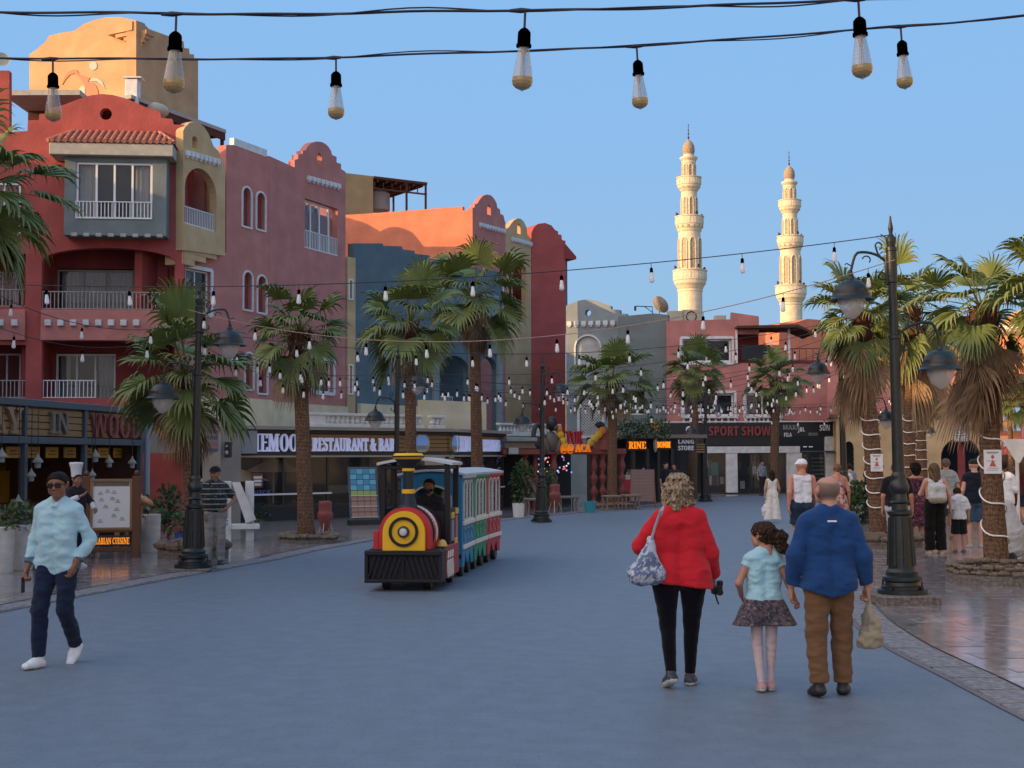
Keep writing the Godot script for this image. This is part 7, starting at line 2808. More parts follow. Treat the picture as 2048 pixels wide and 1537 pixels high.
func shoe_kit() -> MB:
	if kit.has("shoe"):
		return kit.shoe
	var mb = MB.new()
	var caps = []
	for s in [-0.012, 0.012]:
		caps.append([Vector3(s, 0.04, -0.055), Vector3(s, 0.04, 0.05), 0.036, 0.038])
		caps.append([Vector3(s * 1.4, 0.036, 0.05), Vector3(s, 0.028, 0.155), 0.036, 0.026])
	caps.append([Vector3(0, 0.05, -0.03), Vector3(0, 0.1, -0.028), 0.043, 0.042])
	caps.append([Vector3(0, 0.07, 0.0), Vector3(0, 0.05, 0.08), 0.034, 0.03])
	blob(mb, caps, 0.0095, 0.008, Color(1, 1, 1), [[Vector3(0, -1, 0), 0.0], [Vector3(0, 1, 0), 0.105]])
	kit.shoe = mb
	return mb
func aim(down: Vector3, fwd: Vector3) -> Basis:
	var y = -down.normalized()
	var z = (fwd - y * fwd.dot(y)).normalized()
	return Basis(y.cross(z), y, z)
func person(label: String, at: Vector3, yaw: float, height: float, o: Dictionary) -> Node3D:
	var t = thing("person", label, "person", at, yaw, o.get("group", ""))
	var sc = height / 1.75
	t.scale = Vector3(sc, sc, sc)
	var cell: float = o.get("cell", 0.026)
	var g: float = o.get("girth", 1.0)
	var hg: float = o.get("hips", g)
	var sw: float = o.get("shoulders", 1.0)
	var skin: Color = o.get("skin", Color(0.42, 0.24, 0.17))
	var J = {"elL": Vector3(0.245, 1.14, -0.035), "wrL": Vector3(0.265, 0.90, 0.03), "elR": Vector3(-0.245, 1.14, -0.035), "wrR": Vector3(-0.265, 0.90, 0.03),
		"knL": Vector3(0.105, 0.5, 0.02), "anL": Vector3(0.11, 0.085, -0.02), "knR": Vector3(-0.105, 0.5, 0.02), "anR": Vector3(-0.11, 0.085, -0.02),
		"hpL": Vector3(0.095, 0.92, 0.0), "hpR": Vector3(-0.095, 0.92, 0.0), "head": Vector3(0, 1.632, 0.02)}
	for q in o.get("pose", {}):
		J[q] = o.pose[q]
	var head_b: Basis = Basis.from_euler(o.get("look", Vector3()))
	var shL = Vector3(0.168 * sw, 1.412, -0.01)
	var shR = Vector3(-0.168 * sw, 1.412, -0.01)
	var torso = func(e: float) -> Array:
		var l = []
		for s in [-1.0, 1.0]:
			l.append([Vector3(0.075 * s * sw, 1.35, -0.002), Vector3(0.072 * s * g, 1.2, 0.012), 0.093 + e, 0.097 * g + e])
			l.append([Vector3(0.072 * s * g, 1.2, 0.012), Vector3(0.066 * s * g, 1.04, 0.012 + 0.02 * (g - 1.0)), 0.097 * g + e, 0.099 * g + e])
			l.append([Vector3(0.075 * s * hg, 1.0, -0.008), Vector3(0.085 * s * hg, 0.92, -0.02), 0.102 * hg + e, 0.102 * hg + e])
			l.append([Vector3(0.125 * s * sw, 1.42, -0.012), Vector3(0.035 * s, 1.485, -0.015), 0.052 + e, 0.046 + e])
		l.append([Vector3(0, 1.45, -0.028), Vector3(0, 1.38, -0.02), 0.055 + e, 0.08 + e])
		l.append([Vector3(-0.135 * sw, 1.405, -0.012), Vector3(0.135 * sw, 1.405, -0.012), 0.062 + e, 0.062 + e])
		return l
	var aw: float = o.get("arm", 1.0)
	var lw: float = o.get("leg", 1.0)
	var arm = func(side: String, e: float, upto: float, loose: float) -> Array:
		var s: Vector3 = shL if side == "L" else shR
		var el: Vector3 = J["el" + side]
		var wr: Vector3 = J["wr" + side]
		if upto <= 1.0:
			return [[s, s.lerp(el, upto), 0.05 * aw + e, lerpf(0.05, 0.041, upto) * aw + e + loose, true]]
		var f = upto - 1.0
		return [[s, el, 0.05 * aw + e, 0.041 * aw + e + loose * 0.6], [el, el.lerp(wr, f), 0.042 * aw + e + loose * 0.6, lerpf(0.042, 0.029, f) * aw + e + loose, true]]
	var leg = func(side: String, e: float, upto: float, flare: float) -> Array:
		var h: Vector3 = J["hp" + side]
		var kn: Vector3 = J["kn" + side]
		var an: Vector3 = J["an" + side]
		if upto <= 1.0:
			return [[h, h.lerp(kn, upto), 0.086 * hg * lw + e, lerpf(0.086 * hg, 0.058, upto) * lw + e + flare, true]]
		var f = upto - 1.0
		return [[h, kn, 0.086 * hg * lw + e, 0.058 * lw + e + flare * 0.5], [kn, kn.lerp(an, f), 0.054 * lw + e + flare * 0.5, lerpf(0.054, 0.038, f) * lw + e + flare, true], [kn.lerp(an, 0.14) + Vector3(0, 0, -0.016), kn.lerp(an, 0.5) + Vector3(0, 0, -0.012), 0.044 * lw + e, 0.036 * lw + e]]
	var mb = MB.new()
	var caps: Array = torso.call(-0.004)
	caps.append([Vector3(0, 1.44, -0.02), J.head + Vector3(0, -0.09, -0.02), 0.058, 0.054])
	for s in ["L", "R"]:
		caps.append_array(arm.call(s, 0.0, 1.98, 0.0))
		caps.append_array(leg.call(s, 0.0, 2.0, 0.0))
		var an: Vector3 = J["an" + s]
		if o.get("barefoot", false):
			caps.append([an + Vector3(0, -0.05, -0.02), an + Vector3(0, -0.065, 0.14), 0.03, 0.02])
	blob(mb, caps, cell, 0.010, skin)
	mb.add(head_kit(), Transform3D(head_b * o.get("head_scale", 1.0), J.head), skin)
	if o.has("head_paint"):
		for i in head_kit().v.size():
			var q: Vector3 = head_kit().v[i]
			var n0: int = mb.c.size() - head_kit().v.size()
			mb.c[n0 + i] = o.head_paint.call(q, mb.c[n0 + i])
	for s in ["L", "R"]:
		var dirh: Vector3 = o.get("hand" + s, (J["wr" + s] - J["el" + s]).normalized())
		var b = aim(dirh, o.get("thumb" + s, Vector3(0, 0, 1)))
		if s == "R":
			b = b * Basis.from_scale(Vector3(-1, 1, 1))
		var hm = hand_kit(o.get("curl" + s, 0.15))
		mb.add(hm, Transform3D(b, J["wr" + s]), skin * 0.95)
	part("body", mb, mats["skin"], t)
	var fold: float = o.get("folds", 0.012)
	for w in o.get("wear", []):
		var cm = MB.new()
		var e: float = w.get("ease", 0.014)
		var cc: Array = []
		var cuts: Array = []
		var kk: float = 0.010
		match w.kind:
			"top":
				cc = torso.call(e)
				for s in ["L", "R"]:
					var sl: float = w.get("sleeve", 0.55)
					if sl > 0.0:
						cc.append_array(arm.call(s, e * 0.7, sl, w.get("loose", 0.008)))
				if w.get("hem", 0.9) < 0.86:
					for s in [-1, 1]:
						cc.append([Vector3(0.09 * s * hg, 0.92, -0.015), Vector3(0.095 * s * hg, w.hem - 0.06, -0.01), 0.106 * hg + e, 0.106 * hg + e + w.get("flare", 0.01)])
				if w.has("tail"):
					cuts = [[Vector3(w.tail, -1, 0), -w.hem], [Vector3(-w.tail, -1, 0), -w.hem]]
				cuts += [[Vector3(0, -1, 0) + w.get("slant", Vector3()), -w.get("hem", 0.9)], [Vector3(0, 0.97, w.get("neck_tilt", -0.25)), w.get("neck", 1.475)]]
				if w.get("sleeve", 0.55) <= 0.0:
					cuts.append([Vector3(1, 0, 0), w.get("armhole", 0.15)])
					cuts.append([Vector3(-1, 0, 0), w.get("armhole", 0.15)])
			"trousers":
				for s in [-1.0, 1.0]:
					cc.append([Vector3(0.07 * s * hg, 1.02, 0.0), Vector3(0.085 * s * hg, 0.92, -0.018), 0.1 * hg + e, 0.104 * hg + e])
				for s in ["L", "R"]:
					cc.append_array(leg.call(s, e, w.get("len", 1.95), w.get("flare", 0.0)))
				cuts = [[Vector3(0, 1, 0), w.get("waist", 1.03)]]
			"skirt":
				var y0: float = w.get("waist", 1.0)
				var y1: float = w.hem
				for s in [-1.0, 1.0]:
					cc.append([Vector3(0.06 * s * hg, y0 + 0.05, 0.0), Vector3(0.085 * s * hg, 0.93, -0.01), 0.1 * hg + e, 0.112 * hg + e])
					cc.append([Vector3(0.085 * s * hg, 0.93, -0.01), Vector3((0.075 + w.get("flare", 0.04)) * s, y1 - 0.05, 0.0), 0.112 * hg + e, 0.11 + w.get("flare", 0.04)])
				cuts = [[Vector3(0, -1, 0), -y1], [Vector3(0, 1, 0), y0 + w.get("up", 0.0)]]
			"bodice":
				cc = torso.call(e)
				cuts = [[Vector3(0, -1, 0), -0.95], [Vector3(0, 0.9, w.get("neck_tilt", 0.3)), w.get("neck", 1.28)], [Vector3(1, 0, 0), 0.17 * sw], [Vector3(-1, 0, 0), 0.17 * sw]]
		for q in w.get("extra", []):
			cc.append(q)
		blob(cm, cc, w.get("cell", cell), kk, w.col, cuts, minf(w.get("fold", fold), 0.014), minf(w.get("freq", 9.0), 7.0), w.get("stretch", Vector3(0.7, 1.3, 0.7)))
		part(w.get("name", "shirt" if w.kind == "top" else w.kind), cm, mats["cloth"], t)
	if o.has("shoes"):
		for s in ["L", "R"]:
			var an: Vector3 = J["an" + s]
			var sm = MB.new()
			var tint: Array = o.shoes
			sm.add(shoe_kit(), Transform3D(Basis.from_euler(o.get("foot" + s, Vector3())), Vector3()))
			for i in sm.v.size():
				sm.c[i] = tint[1] if shoe_kit().v[i].y < 0.026 else tint[0]
			var low = 1e9
			var so = part("shoe", sm, mats["painted"], t)
			so.position = an + Basis.from_euler(o.get("foot" + s, Vector3())) * Vector3(0, -0.085, 0.028)
	var hc: Array = []
	var hcut: Array = []
	var hn: float = 0.004
	var hf: float = 30.0
	match o.get("hair", "short"):
		"short":
			hc = [[Vector3(0, 0.032, -0.034), Vector3(0, 0.042, 0.02), 0.094, 0.082], [Vector3(0, -0.03, -0.06), Vector3(0, 0.02, -0.05), 0.05, 0.07]]
			hcut = [[Vector3(0, -0.80, 0.60), 0.004]]
		"bob":
			hc = [[Vector3(0, 0.04, -0.035), Vector3(0, 0.05, 0.03), 0.112, 0.098], [Vector3(0.07, 0.0, -0.02), Vector3(0.085, -0.09, -0.01), 0.055, 0.05], [Vector3(-0.07, 0.0, -0.02), Vector3(-0.085, -0.09, -0.01), 0.055, 0.05], [Vector3(0, -0.01, -0.07), Vector3(0, -0.11, -0.075), 0.08, 0.062], [Vector3(0.03, 0.06, 0.075), Vector3(0.09, 0.0, 0.04), 0.04, 0.04]]
			hcut = []
			hn = 0.035
			hf = 17.0
		"long":
			hc = [[Vector3(0, 0.034, -0.032), Vector3(0, 0.042, 0.02), 0.097, 0.085], [Vector3(0, -0.02, -0.06), Vector3(0, -0.2, -0.09), 0.075, 0.06], [Vector3(0.06, 0.0, -0.03), Vector3(0.065, -0.17, -0.07), 0.05, 0.045], [Vector3(-0.06, 0.0, -0.03), Vector3(-0.065, -0.17, -0.07), 0.05, 0.045]]
			hcut = [[Vector3(0, -0.25, 0.97), 0.058]]
			hn = 0.012
		"curly":
			hc = [[Vector3(0, 0.04, -0.035), Vector3(0, 0.045, 0.02), 0.112, 0.095], [Vector3(0, -0.03, -0.06), Vector3(0, -0.06, -0.06), 0.095, 0.085]]
			hcut = [[Vector3(0, -0.35, 0.93), 0.05]]
			hn = 0.03
			hf = 26.0
		"pony":
			hc = [[Vector3(0, 0.032, -0.034), Vector3(0, 0.042, 0.02), 0.097, 0.084], [Vector3(0, -0.03, -0.05), Vector3(0, 0.02, -0.05), 0.058, 0.075], [Vector3(-0.01, 0.0, -0.1), Vector3(-0.05, -0.01, -0.15), 0.035, 0.05], [Vector3(-0.05, -0.01, -0.15), Vector3(-0.06, -0.14, -0.15), 0.06, 0.052], [Vector3(-0.06, -0.14, -0.15), Vector3(-0.05, -0.2, -0.14), 0.05, 0.025]]
			hcut = [[Vector3(0, -0.80, 0.60), 0.02]]
			hn = 0.02
			hf = 24.0
		"cap":
			hc = [[Vector3(0, 0.045, -0.03), Vector3(0, 0.05, 0.022), 0.096, 0.088]]
			hcut = [[Vector3(0, -1, 0.05), -0.035]]
			hn = 0.0
			var br: Vector3 = o.get("brim", Vector3(0, 0, 1))
			hc.append([br * 0.07 + Vector3(0, 0.046, 0), br * 0.15 + Vector3(0, 0.04, 0), 0.022, 0.012])
			var sd = Vector3(br.z, 0, -br.x)
			for q in [-0.045, 0.045]:
				hc.append([br * 0.07 + sd * q + Vector3(0, 0.046, 0), br * 0.135 + sd * q * 0.8 + Vector3(0, 0.04, 0), 0.02, 0.01])
	if hc:
		var hm2 = MB.new()
		var tint: Color = o.get("hair_col", Color(0.02, 0.014, 0.01))
		var tip: Color = o.get("hair_tip", tint * 1.35)
		blob(hm2, hc, minf(cell * 0.6, 0.012), 0.012, func(p): return tint.lerp(tip, clampf(0.5 + 0.9 * sin(p.x * 160.0 + p.y * 40.0) * sin(p.y * 60.0 + p.z * 110.0), 0, 1) * 0.7), hcut, hn, hf)
		var hp = part("cap" if o.get("hair", "") == "cap" else "hair", hm2, mats["cloth" if o.get("hair", "") == "cap" else "hair"], t)
		hp.transform = Transform3D(head_b * o.get("head_scale", 1.0), J.head)
	return t
func stripes(a: Color, b: Color, c: Color) -> Callable:
	return func(p: Vector3) -> Color:
		var q = fposmod(p.y * 11.0, 1.0)
		return b if q < 0.16 else c if q > 0.5 and q < 0.58 else a
func blotches(cols: Array, f: float, sd := 3) -> Callable:
	var n = FastNoiseLite.new()
	n.seed = sd
	n.frequency = f
	n.noise_type = FastNoiseLite.TYPE_CELLULAR
	n.cellular_return_type = FastNoiseLite.RETURN_CELL_VALUE
	return func(p: Vector3) -> Color:
		return cols[clampi(int((n.get_noise_3d(p.x, p.y, p.z) * 0.5 + 0.5) * cols.size()), 0, cols.size() - 1)]
func walk(fwd: float, sway := 0.0) -> Dictionary:
	return {"knL": Vector3(0.10, 0.515, 0.09 + fwd * 0.45), "anL": Vector3(0.10, 0.09, fwd * 0.75), "knR": Vector3(-0.10, 0.5, 0.06 - fwd * 0.2), "anR": Vector3(-0.10, 0.15, -fwd), "elL": Vector3(0.245, 1.15, -0.08 - fwd * 0.2), "wrL": Vector3(0.26, 0.92, -0.08 - fwd * 0.1), "elR": Vector3(-0.245, 1.14, 0.0), "wrR": Vector3(-0.255, 0.92, 0.14 + fwd * 0.3)}
func build_people() -> void:
	var blackc = Color(0.012, 0.012, 0.015)
	var pm = ground_at(112, 1332)
	var man = person("man in pale blue shirt and sunglasses walking towards the viewer", pm + Vector3(0, 0, 0), -0.12, 1.75, {
		"cell": 0.0135, "skin": Color(0.24, 0.11, 0.07), "girth": 1.0, "hair": "short", "hair_col": Color(0.012, 0.010, 0.009), "look": Vector3(0.05, 0.12, 0.04), "folds": 0.02,
		"pose": {"knR": Vector3(-0.10, 0.50, 0.14), "anR": Vector3(-0.10, 0.085, 0.14), "knL": Vector3(0.10, 0.51, 0.06), "anL": Vector3(0.075, 0.16, -0.24), "elR": Vector3(-0.235, 1.14, -0.04), "wrR": Vector3(-0.26, 0.885, 0.06), "elL": Vector3(0.275, 1.13, -0.08), "wrL": Vector3(0.195, 0.925, 0.06)},
		"handL": Vector3(-0.15, -1, 0.1), "curlR": 0.7, "curlL": 0.4, "footL": Vector3(0.62, 0, 0), "footR": Vector3(-0.05, -0.2, 0), "shoes": [Color(0.66, 0.68, 0.70), Color(0.72, 0.72, 0.72)],
		"wear": [
			{"kind": "trousers", "name": "jeans", "col": Color(0.012, 0.022, 0.045), "ease": 0.012, "len": 1.97, "flare": 0.012, "fold": 0.02},
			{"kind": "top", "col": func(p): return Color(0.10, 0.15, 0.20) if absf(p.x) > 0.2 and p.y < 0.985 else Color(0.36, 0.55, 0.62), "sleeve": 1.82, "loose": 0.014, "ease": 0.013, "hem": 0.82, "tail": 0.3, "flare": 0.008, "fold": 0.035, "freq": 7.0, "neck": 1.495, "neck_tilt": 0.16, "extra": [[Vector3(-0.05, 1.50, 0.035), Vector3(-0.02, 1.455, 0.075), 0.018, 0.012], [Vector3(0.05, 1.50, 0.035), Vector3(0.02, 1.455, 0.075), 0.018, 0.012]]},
		]})
	var gl = MB.new()
	gl.col = Color(0.02, 0.012, 0.01)
	for s in [-1, 1]:
		gl.x = Transform3D(Basis(Vector3.UP, 0.18 * s), Vector3(0.034 * s, 0.004, 0.1))
		gl.box(Vector3(), Vector3(0.055, 0.042, 0.006), 0.002)
		gl.x = Transform3D()
		gl.tube([Vector3(0.06 * s, 0.012, 0.092), Vector3(0.088 * s, 0.012, 0.05), Vector3(0.092 * s, 0.012, -0.01)], 0.0035, 5)
	gl.tube([Vector3(-0.012, 0.012, 0.108), Vector3(0.012, 0.012, 0.108)], 0.004, 5)
	var go = part("sunglasses", gl, mats["gloss paint"], man)
	go.transform = Transform3D(Basis.from_euler(Vector3(0.05, 0.12, 0.04)), Vector3(0, 1.632, 0.02))
	var btn = MB.new()
	for i in 6:
		btn.ball(Vector3(0, 1.40 - i * 0.09, 0.137 + 0.006 * sin(i * 2.0)), Vector3(0.006, 0.006, 0.004), 6, 4)
	part("button", btn, mats["white paper"], man)
	var kp = thing("phone", "dark slim phone held low by the walking man", "phone", man.transform * Vector3(-0.28, 0.755, 0.10), -0.12)
	var km = MB.new()
	km.box(Vector3(0, -0.02, 0), Vector3(0.012, 0.14, 0.06), 0.004)
	part("case", km, mats["dark paint"], kp)
	var wr = person("woman in red top and black leggings walking away with patterned bag", ground_at(1361, 1374), PI - 0.06, 1.70, {
		"cell": 0.0135, "skin": Color(0.45, 0.26, 0.19), "girth": 1.16, "hips": 1.28, "shoulders": 0.96, "arm": 1.12, "leg": 1.04, "hair": "bob", "hair_col": Color(0.16, 0.115, 0.07), "hair_tip": Color(0.42, 0.34, 0.24), "look": Vector3(0.05, -0.25, 0.0), "folds": 0.014,
		"pose": {"elL": Vector3(0.33, 1.175, 0.03), "wrL": Vector3(0.19, 1.24, 0.22), "elR": Vector3(-0.265, 1.12, 0.02), "wrR": Vector3(-0.30, 0.90, 0.17), "knL": Vector3(0.10, 0.50, 0.0), "anL": Vector3(0.085, 0.13, -0.15), "knR": Vector3(-0.10, 0.50, 0.06), "anR": Vector3(-0.085, 0.085, 0.06), "hpL": Vector3(0.12, 0.92, -0.01), "hpR": Vector3(-0.12, 0.92, -0.01)},
		"footL": Vector3(0.35, 0.25, 0), "footR": Vector3(0.05, -0.15, 0), "curlR": 0.8, "shoes": [Color(0.03, 0.035, 0.05), Color(0.55, 0.57, 0.56)],
		"wear": [
			{"kind": "trousers", "name": "leggings", "col": Color(0.006, 0.007, 0.010), "ease": 0.006, "len": 1.97, "fold": 0.005, "waist": 1.08},
			{"kind": "top", "col": Color(0.52, 0.022, 0.035), "sleeve": 1.92, "loose": 0.016, "ease": 0.018, "hem": 0.85, "slant": Vector3(0.12, 0, 0), "flare": 0.02, "fold": 0.03, "freq": 5.5, "neck": 1.50},
		]})
	var bag = thing("shoulder_bag", "blue and white circle patterned shoulder bag on the red woman's left", "bag", wr.transform * Vector3(0.235, 0.0, -0.12), 0.0)
	var bm = MB.new()
	blob(bm, [[Vector3(-0.02, 1.06, 0.08), Vector3(-0.09, 0.93, 0.08), 0.05, 0.085], [Vector3(-0.02, 1.06, 0.08), Vector3(0.02, 0.93, 0.08), 0.05, 0.08], [Vector3(-0.09, 0.92, 0.08), Vector3(0.03, 0.92, 0.08), 0.085, 0.08], [Vector3(0.0, 1.2, 0.08), Vector3(-0.02, 1.05, 0.08), 0.03, 0.06]], 0.012, 0.02, blotches([Color(0.06, 0.09, 0.16), Color(0.42, 0.47, 0.55), Color(0.12, 0.16, 0.26), Color(0.50, 0.54, 0.60)], 19.0), [], 0.012, 9.0)
	part("bag_body", bm, mats["cloth"], bag)
	var st = MB.new()
	st.col = Color(0.34, 0.38, 0.46)
	st.tube([Vector3(0.0, 1.18, 0.075), Vector3(0.04, 1.32, 0.10), Vector3(0.075, 1.43, 0.15), Vector3(0.09, 1.452, 0.19), Vector3(0.07, 1.42, 0.24)], [0.03, 0.028, 0.028, 0.03, 0.028], 8, true, 0.35)
	part("strap", st, mats["cloth"], bag)
	bag.position = wr.transform * Vector3(0.0, 0.0, 0.0)
	bag.transform = Transform3D(Basis(Vector3.UP, 0.0), Vector3(bag.position.x - 0.245, 0.0, bag.position.z + 0.06))
	var cam = thing("camera_pouch", "small black camera held in the red woman's right hand", "camera", wr.transform * Vector3(-0.33, 0.79, 0.20), 0.4)
	var cmm = MB.new()
	cmm.box(Vector3(), Vector3(0.10, 0.075, 0.045), 0.012)
	cmm.box(Vector3(0.03, 0.05, 0), Vector3(0.05, 0.05, 0.04), 0.01)
	cmm.tube([Vector3(0, -0.02, 0.02), Vector3(0, -0.02, 0.06)], 0.026, 12)
	cmm.tube([Vector3(-0.04, 0.03, 0), Vector3(0.0, -0.10, 0.01), Vector3(0.01, -0.12, 0.01)], 0.008, 5)
	part("case", cmm, mats["dark paint"], cam)
	var girl = person("young girl with dark ponytail, pale blue tee and ruffled skirt", ground_at(1531, 1384), PI, 1.31, {
		"cell": 0.015, "skin": Color(0.40, 0.21, 0.14), "girth": 0.98, "hips": 0.96, "shoulders": 0.9, "arm": 0.95, "leg": 0.92, "hair": "pony", "hair_col": Color(0.022, 0.014, 0.010), "hair_tip": Color(0.07, 0.035, 0.02), "head_scale": 1.22, "look": Vector3(0.06, 0.75, 0.0),
		"pose": {"head": Vector3(0, 1.64, 0.03), "elL": Vector3(0.27, 1.15, -0.02), "wrL": Vector3(0.215, 1.0, 0.17), "elR": Vector3(-0.26, 1.15, -0.02), "wrR": Vector3(-0.33, 0.99, 0.06), "knL": Vector3(0.075, 0.5, 0.03), "anL": Vector3(0.05, 0.095, -0.06), "knR": Vector3(-0.075, 0.5, 0.04), "anR": Vector3(-0.07, 0.085, 0.05), "hpL": Vector3(0.085, 0.92, 0), "hpR": Vector3(-0.085, 0.92, 0)},
		"handR": Vector3(-0.6, -0.8, 0.1), "curlR": 0.6, "footL": Vector3(0.12, 0, 0), "shoes": [Color(0.40, 0.25, 0.27), Color(0.62, 0.60, 0.60)],
		"wear": [
			{"kind": "trousers", "name": "tights", "col": Color(0.50, 0.40, 0.42), "ease": 0.003, "len": 2.0, "fold": 0.003},
			{"kind": "skirt", "col": blotches([Color(0.06, 0.055, 0.07), Color(0.12, 0.09, 0.10), Color(0.04, 0.045, 0.06), Color(0.20, 0.15, 0.14)], 26.0, 8), "hem": 0.705, "waist": 0.98, "flare": 0.085, "ease": 0.02, "fold": 0.045, "freq": 11.0, "stretch": Vector3(1.4, 0.25, 1.4), "extra": [[Vector3(-0.12, 0.84, -0.01), Vector3(0.12, 0.84, -0.01), 0.135, 0.135]]},
			{"kind": "top", "name": "tee", "col": Color(0.33, 0.56, 0.64), "sleeve": 0.34, "loose": 0.012, "ease": 0.016, "hem": 0.955, "fold": 0.016, "neck": 1.50},
		]})
	var bl = person("stout bald man in dark blue shirt and brown trousers walking away", ground_at(1662, 1394), PI + 0.03, 1.70, {
		"cell": 0.0135, "skin": Color(0.46, 0.25, 0.18), "girth": 1.12, "hips": 1.04, "shoulders": 1.04, "arm": 1.08, "leg": 1.0, "hair": "none", "head_scale": 1.06, "look": Vector3(0.04, 0.15, 0),
		"head_paint": func(q, c): return c.lerp(Color(0.11, 0.085, 0.075), 0.8 * smoothstep(0.03, 0.0, q.z) * smoothstep(-0.075, -0.05, q.y) * smoothstep(0.075, 0.045, q.y - 0.2 * absf(q.x))) if absf(q.x) < 0.083 else c,
		"pose": {"elL": Vector3(0.275, 1.14, -0.03), "wrL": Vector3(0.29, 0.86, 0.07), "elR": Vector3(-0.275, 1.12, -0.04), "wrR": Vector3(-0.315, 0.865, 0.03), "knL": Vector3(0.11, 0.5, 0.0), "anL": Vector3(0.105, 0.10, -0.05), "knR": Vector3(-0.115, 0.5, 0.08), "anR": Vector3(-0.12, 0.085, 0.08)},
		"curlR": 0.9, "curlL": 0.35, "footL": Vector3(0.12, 0.1, 0), "footR": Vector3(0, -0.35, 0), "shoes": [Color(0.018, 0.02, 0.026), Color(0.014, 0.015, 0.018)],
		"wear": [
			{"kind": "trousers", "col": Color(0.15, 0.085, 0.045), "ease": 0.018, "len": 1.96, "flare": 0.02, "fold": 0.05, "freq": 9.0, "stretch": Vector3(0.6, 1.3, 0.6)},
			{"kind": "top", "col": Color(0.016, 0.055, 0.17), "sleeve": 1.93, "loose": 0.014, "ease": 0.018, "hem": 0.795, "tail": 0.3, "flare": 0.012, "fold": 0.03, "freq": 5.0, "neck": 1.51, "extra": [[Vector3(-0.04, 1.50, -0.045), Vector3(0.04, 1.50, -0.045), 0.03, 0.03]]},
		]})
	var tg = MB.new()
	tg.box(Vector3(0.0, 1.405, -0.132), Vector3(0.075, 0.014, 0.006), 0.002)
	part("label_tab", tg, mats["white paper"], bl)
	var bp = bl.transform * Vector3(-0.325, 0.76, 0.03)
	var tb = thing("paper_bag", "khaki cloth bag hanging from the man in blue's right hand", "bag", Vector3(bp.x, 0, bp.z), 0.25)
	var tbm = MB.new()
	blob(tbm, [[Vector3(0.01, 0.72, 0), Vector3(0.015, 0.60, 0), 0.022, 0.05], [Vector3(0.015, 0.60, 0.0), Vector3(-0.02, 0.42, 0), 0.05, 0.07], [Vector3(0.03, 0.58, 0.0), Vector3(0.05, 0.42, 0), 0.05, 0.065]], 0.012, 0.018, func(p): return Color(0.20, 0.19, 0.16) if p.x < -0.02 and p.y > 0.5 else Color(0.30, 0.26, 0.19), [[Vector3(0, -1, 0), -0.365]], 0.03, 8.0)
	part("bag_body", tbm, mats["cloth"], tb)
	var tbh = MB.new()
	tbh.col = Color(0.30, 0.26, 0.19)
	tbh.tube([Vector3(0.0, 0.70, 0.0), Vector3(0.0, 0.80, 0.02), Vector3(0.01, 0.80, -0.02), Vector3(0.02, 0.70, 0)], 0.008, 6)
	part("handle", tbh, mats["cloth"], tb)
	var chef = person("cook in dark jacket and tall white hat behind the walking man", ground_at(150, 1136), 0.9, 1.62, {
		"skin": Color(0.3, 0.16, 0.1), "hair": "short", "cell": 0.02, "pose": {"elR": Vector3(-0.28, 1.22, 0.12), "wrR": Vector3(-0.10, 1.33, 0.27), "elL": Vector3(0.27, 1.2, 0.1), "wrL": Vector3(0.2, 1.08, 0.3)}, "shoes": [Color(0.5, 0.5, 0.52), Color(0.5, 0.5, 0.5)],
		"wear": [{"kind": "trousers", "col": Color(0.02, 0.022, 0.03), "ease": 0.015, "len": 1.96, "flare": 0.015}, {"kind": "top", "name": "jacket", "col": func(p): return Color(0.6, 0.6, 0.63) if p.z > 0.17 else Color(0.028, 0.02, 0.028), "sleeve": 1.9, "ease": 0.018, "hem": 0.84}]})
	var hat = MB.new()
	hat.col = Color(0.66, 0.69, 0.74)
	hat.lathe([Vector2(0.092, 0.055), Vector2(0.095, 0.13), Vector2(0.105, 0.22), Vector2(0.125, 0.29), Vector2(0.13, 0.315), Vector2(0.115, 0.33), Vector2(0.0, 0.335)], 20, true)
	for i in hat.v.size():
		var q = hat.v[i]
		var a = atan2(q.z, q.x)
		hat.v[i] += Vector3(q.x, 0, q.z) * 0.06 * sin(a * 9.0) * smoothstep(0.1, 0.3, q.y)
	var ho = part("chef_hat", hat, mats["cloth"], chef)
	ho.position = Vector3(0, 1.632, 0.0)
	person("man in striped dark polo and black cap, hand on hip by the lamp", ground_at(428, 1132), 0.35, 1.72, {
		"skin": Color(0.30, 0.16, 0.10), "girth": 1.14, "hair": "cap", "hair_col": Color(0.014, 0.016, 0.024), "cell": 0.018, "look": Vector3(0.1, -0.5, 0),
		"pose": {"elL": Vector3(0.37, 1.17, -0.06), "wrL": Vector3(0.19, 1.02, 0.12), "elR": Vector3(-0.25, 1.14, -0.02), "wrR": Vector3(-0.22, 0.93, 0.08)}, "handL": Vector3(-0.8, -0.5, 0.1), "shoes": [Color(0.03, 0.03, 0.035), Color(0.05, 0.05, 0.05)],
		"wear": [{"kind": "trousers", "col": Color(0.27, 0.25, 0.23), "ease": 0.02, "len": 1.96, "flare": 0.02, "fold": 0.02}, {"kind": "top", "name": "polo", "col": stripes(Color(0.022, 0.028, 0.038), Color(0.30, 0.29, 0.25), Color(0.16, 0.17, 0.18)), "sleeve": 0.75, "loose": 0.02, "ease": 0.02, "hem": 0.91, "neck": 1.49}]})
	var tr = get_node("toy_train") as Node3D
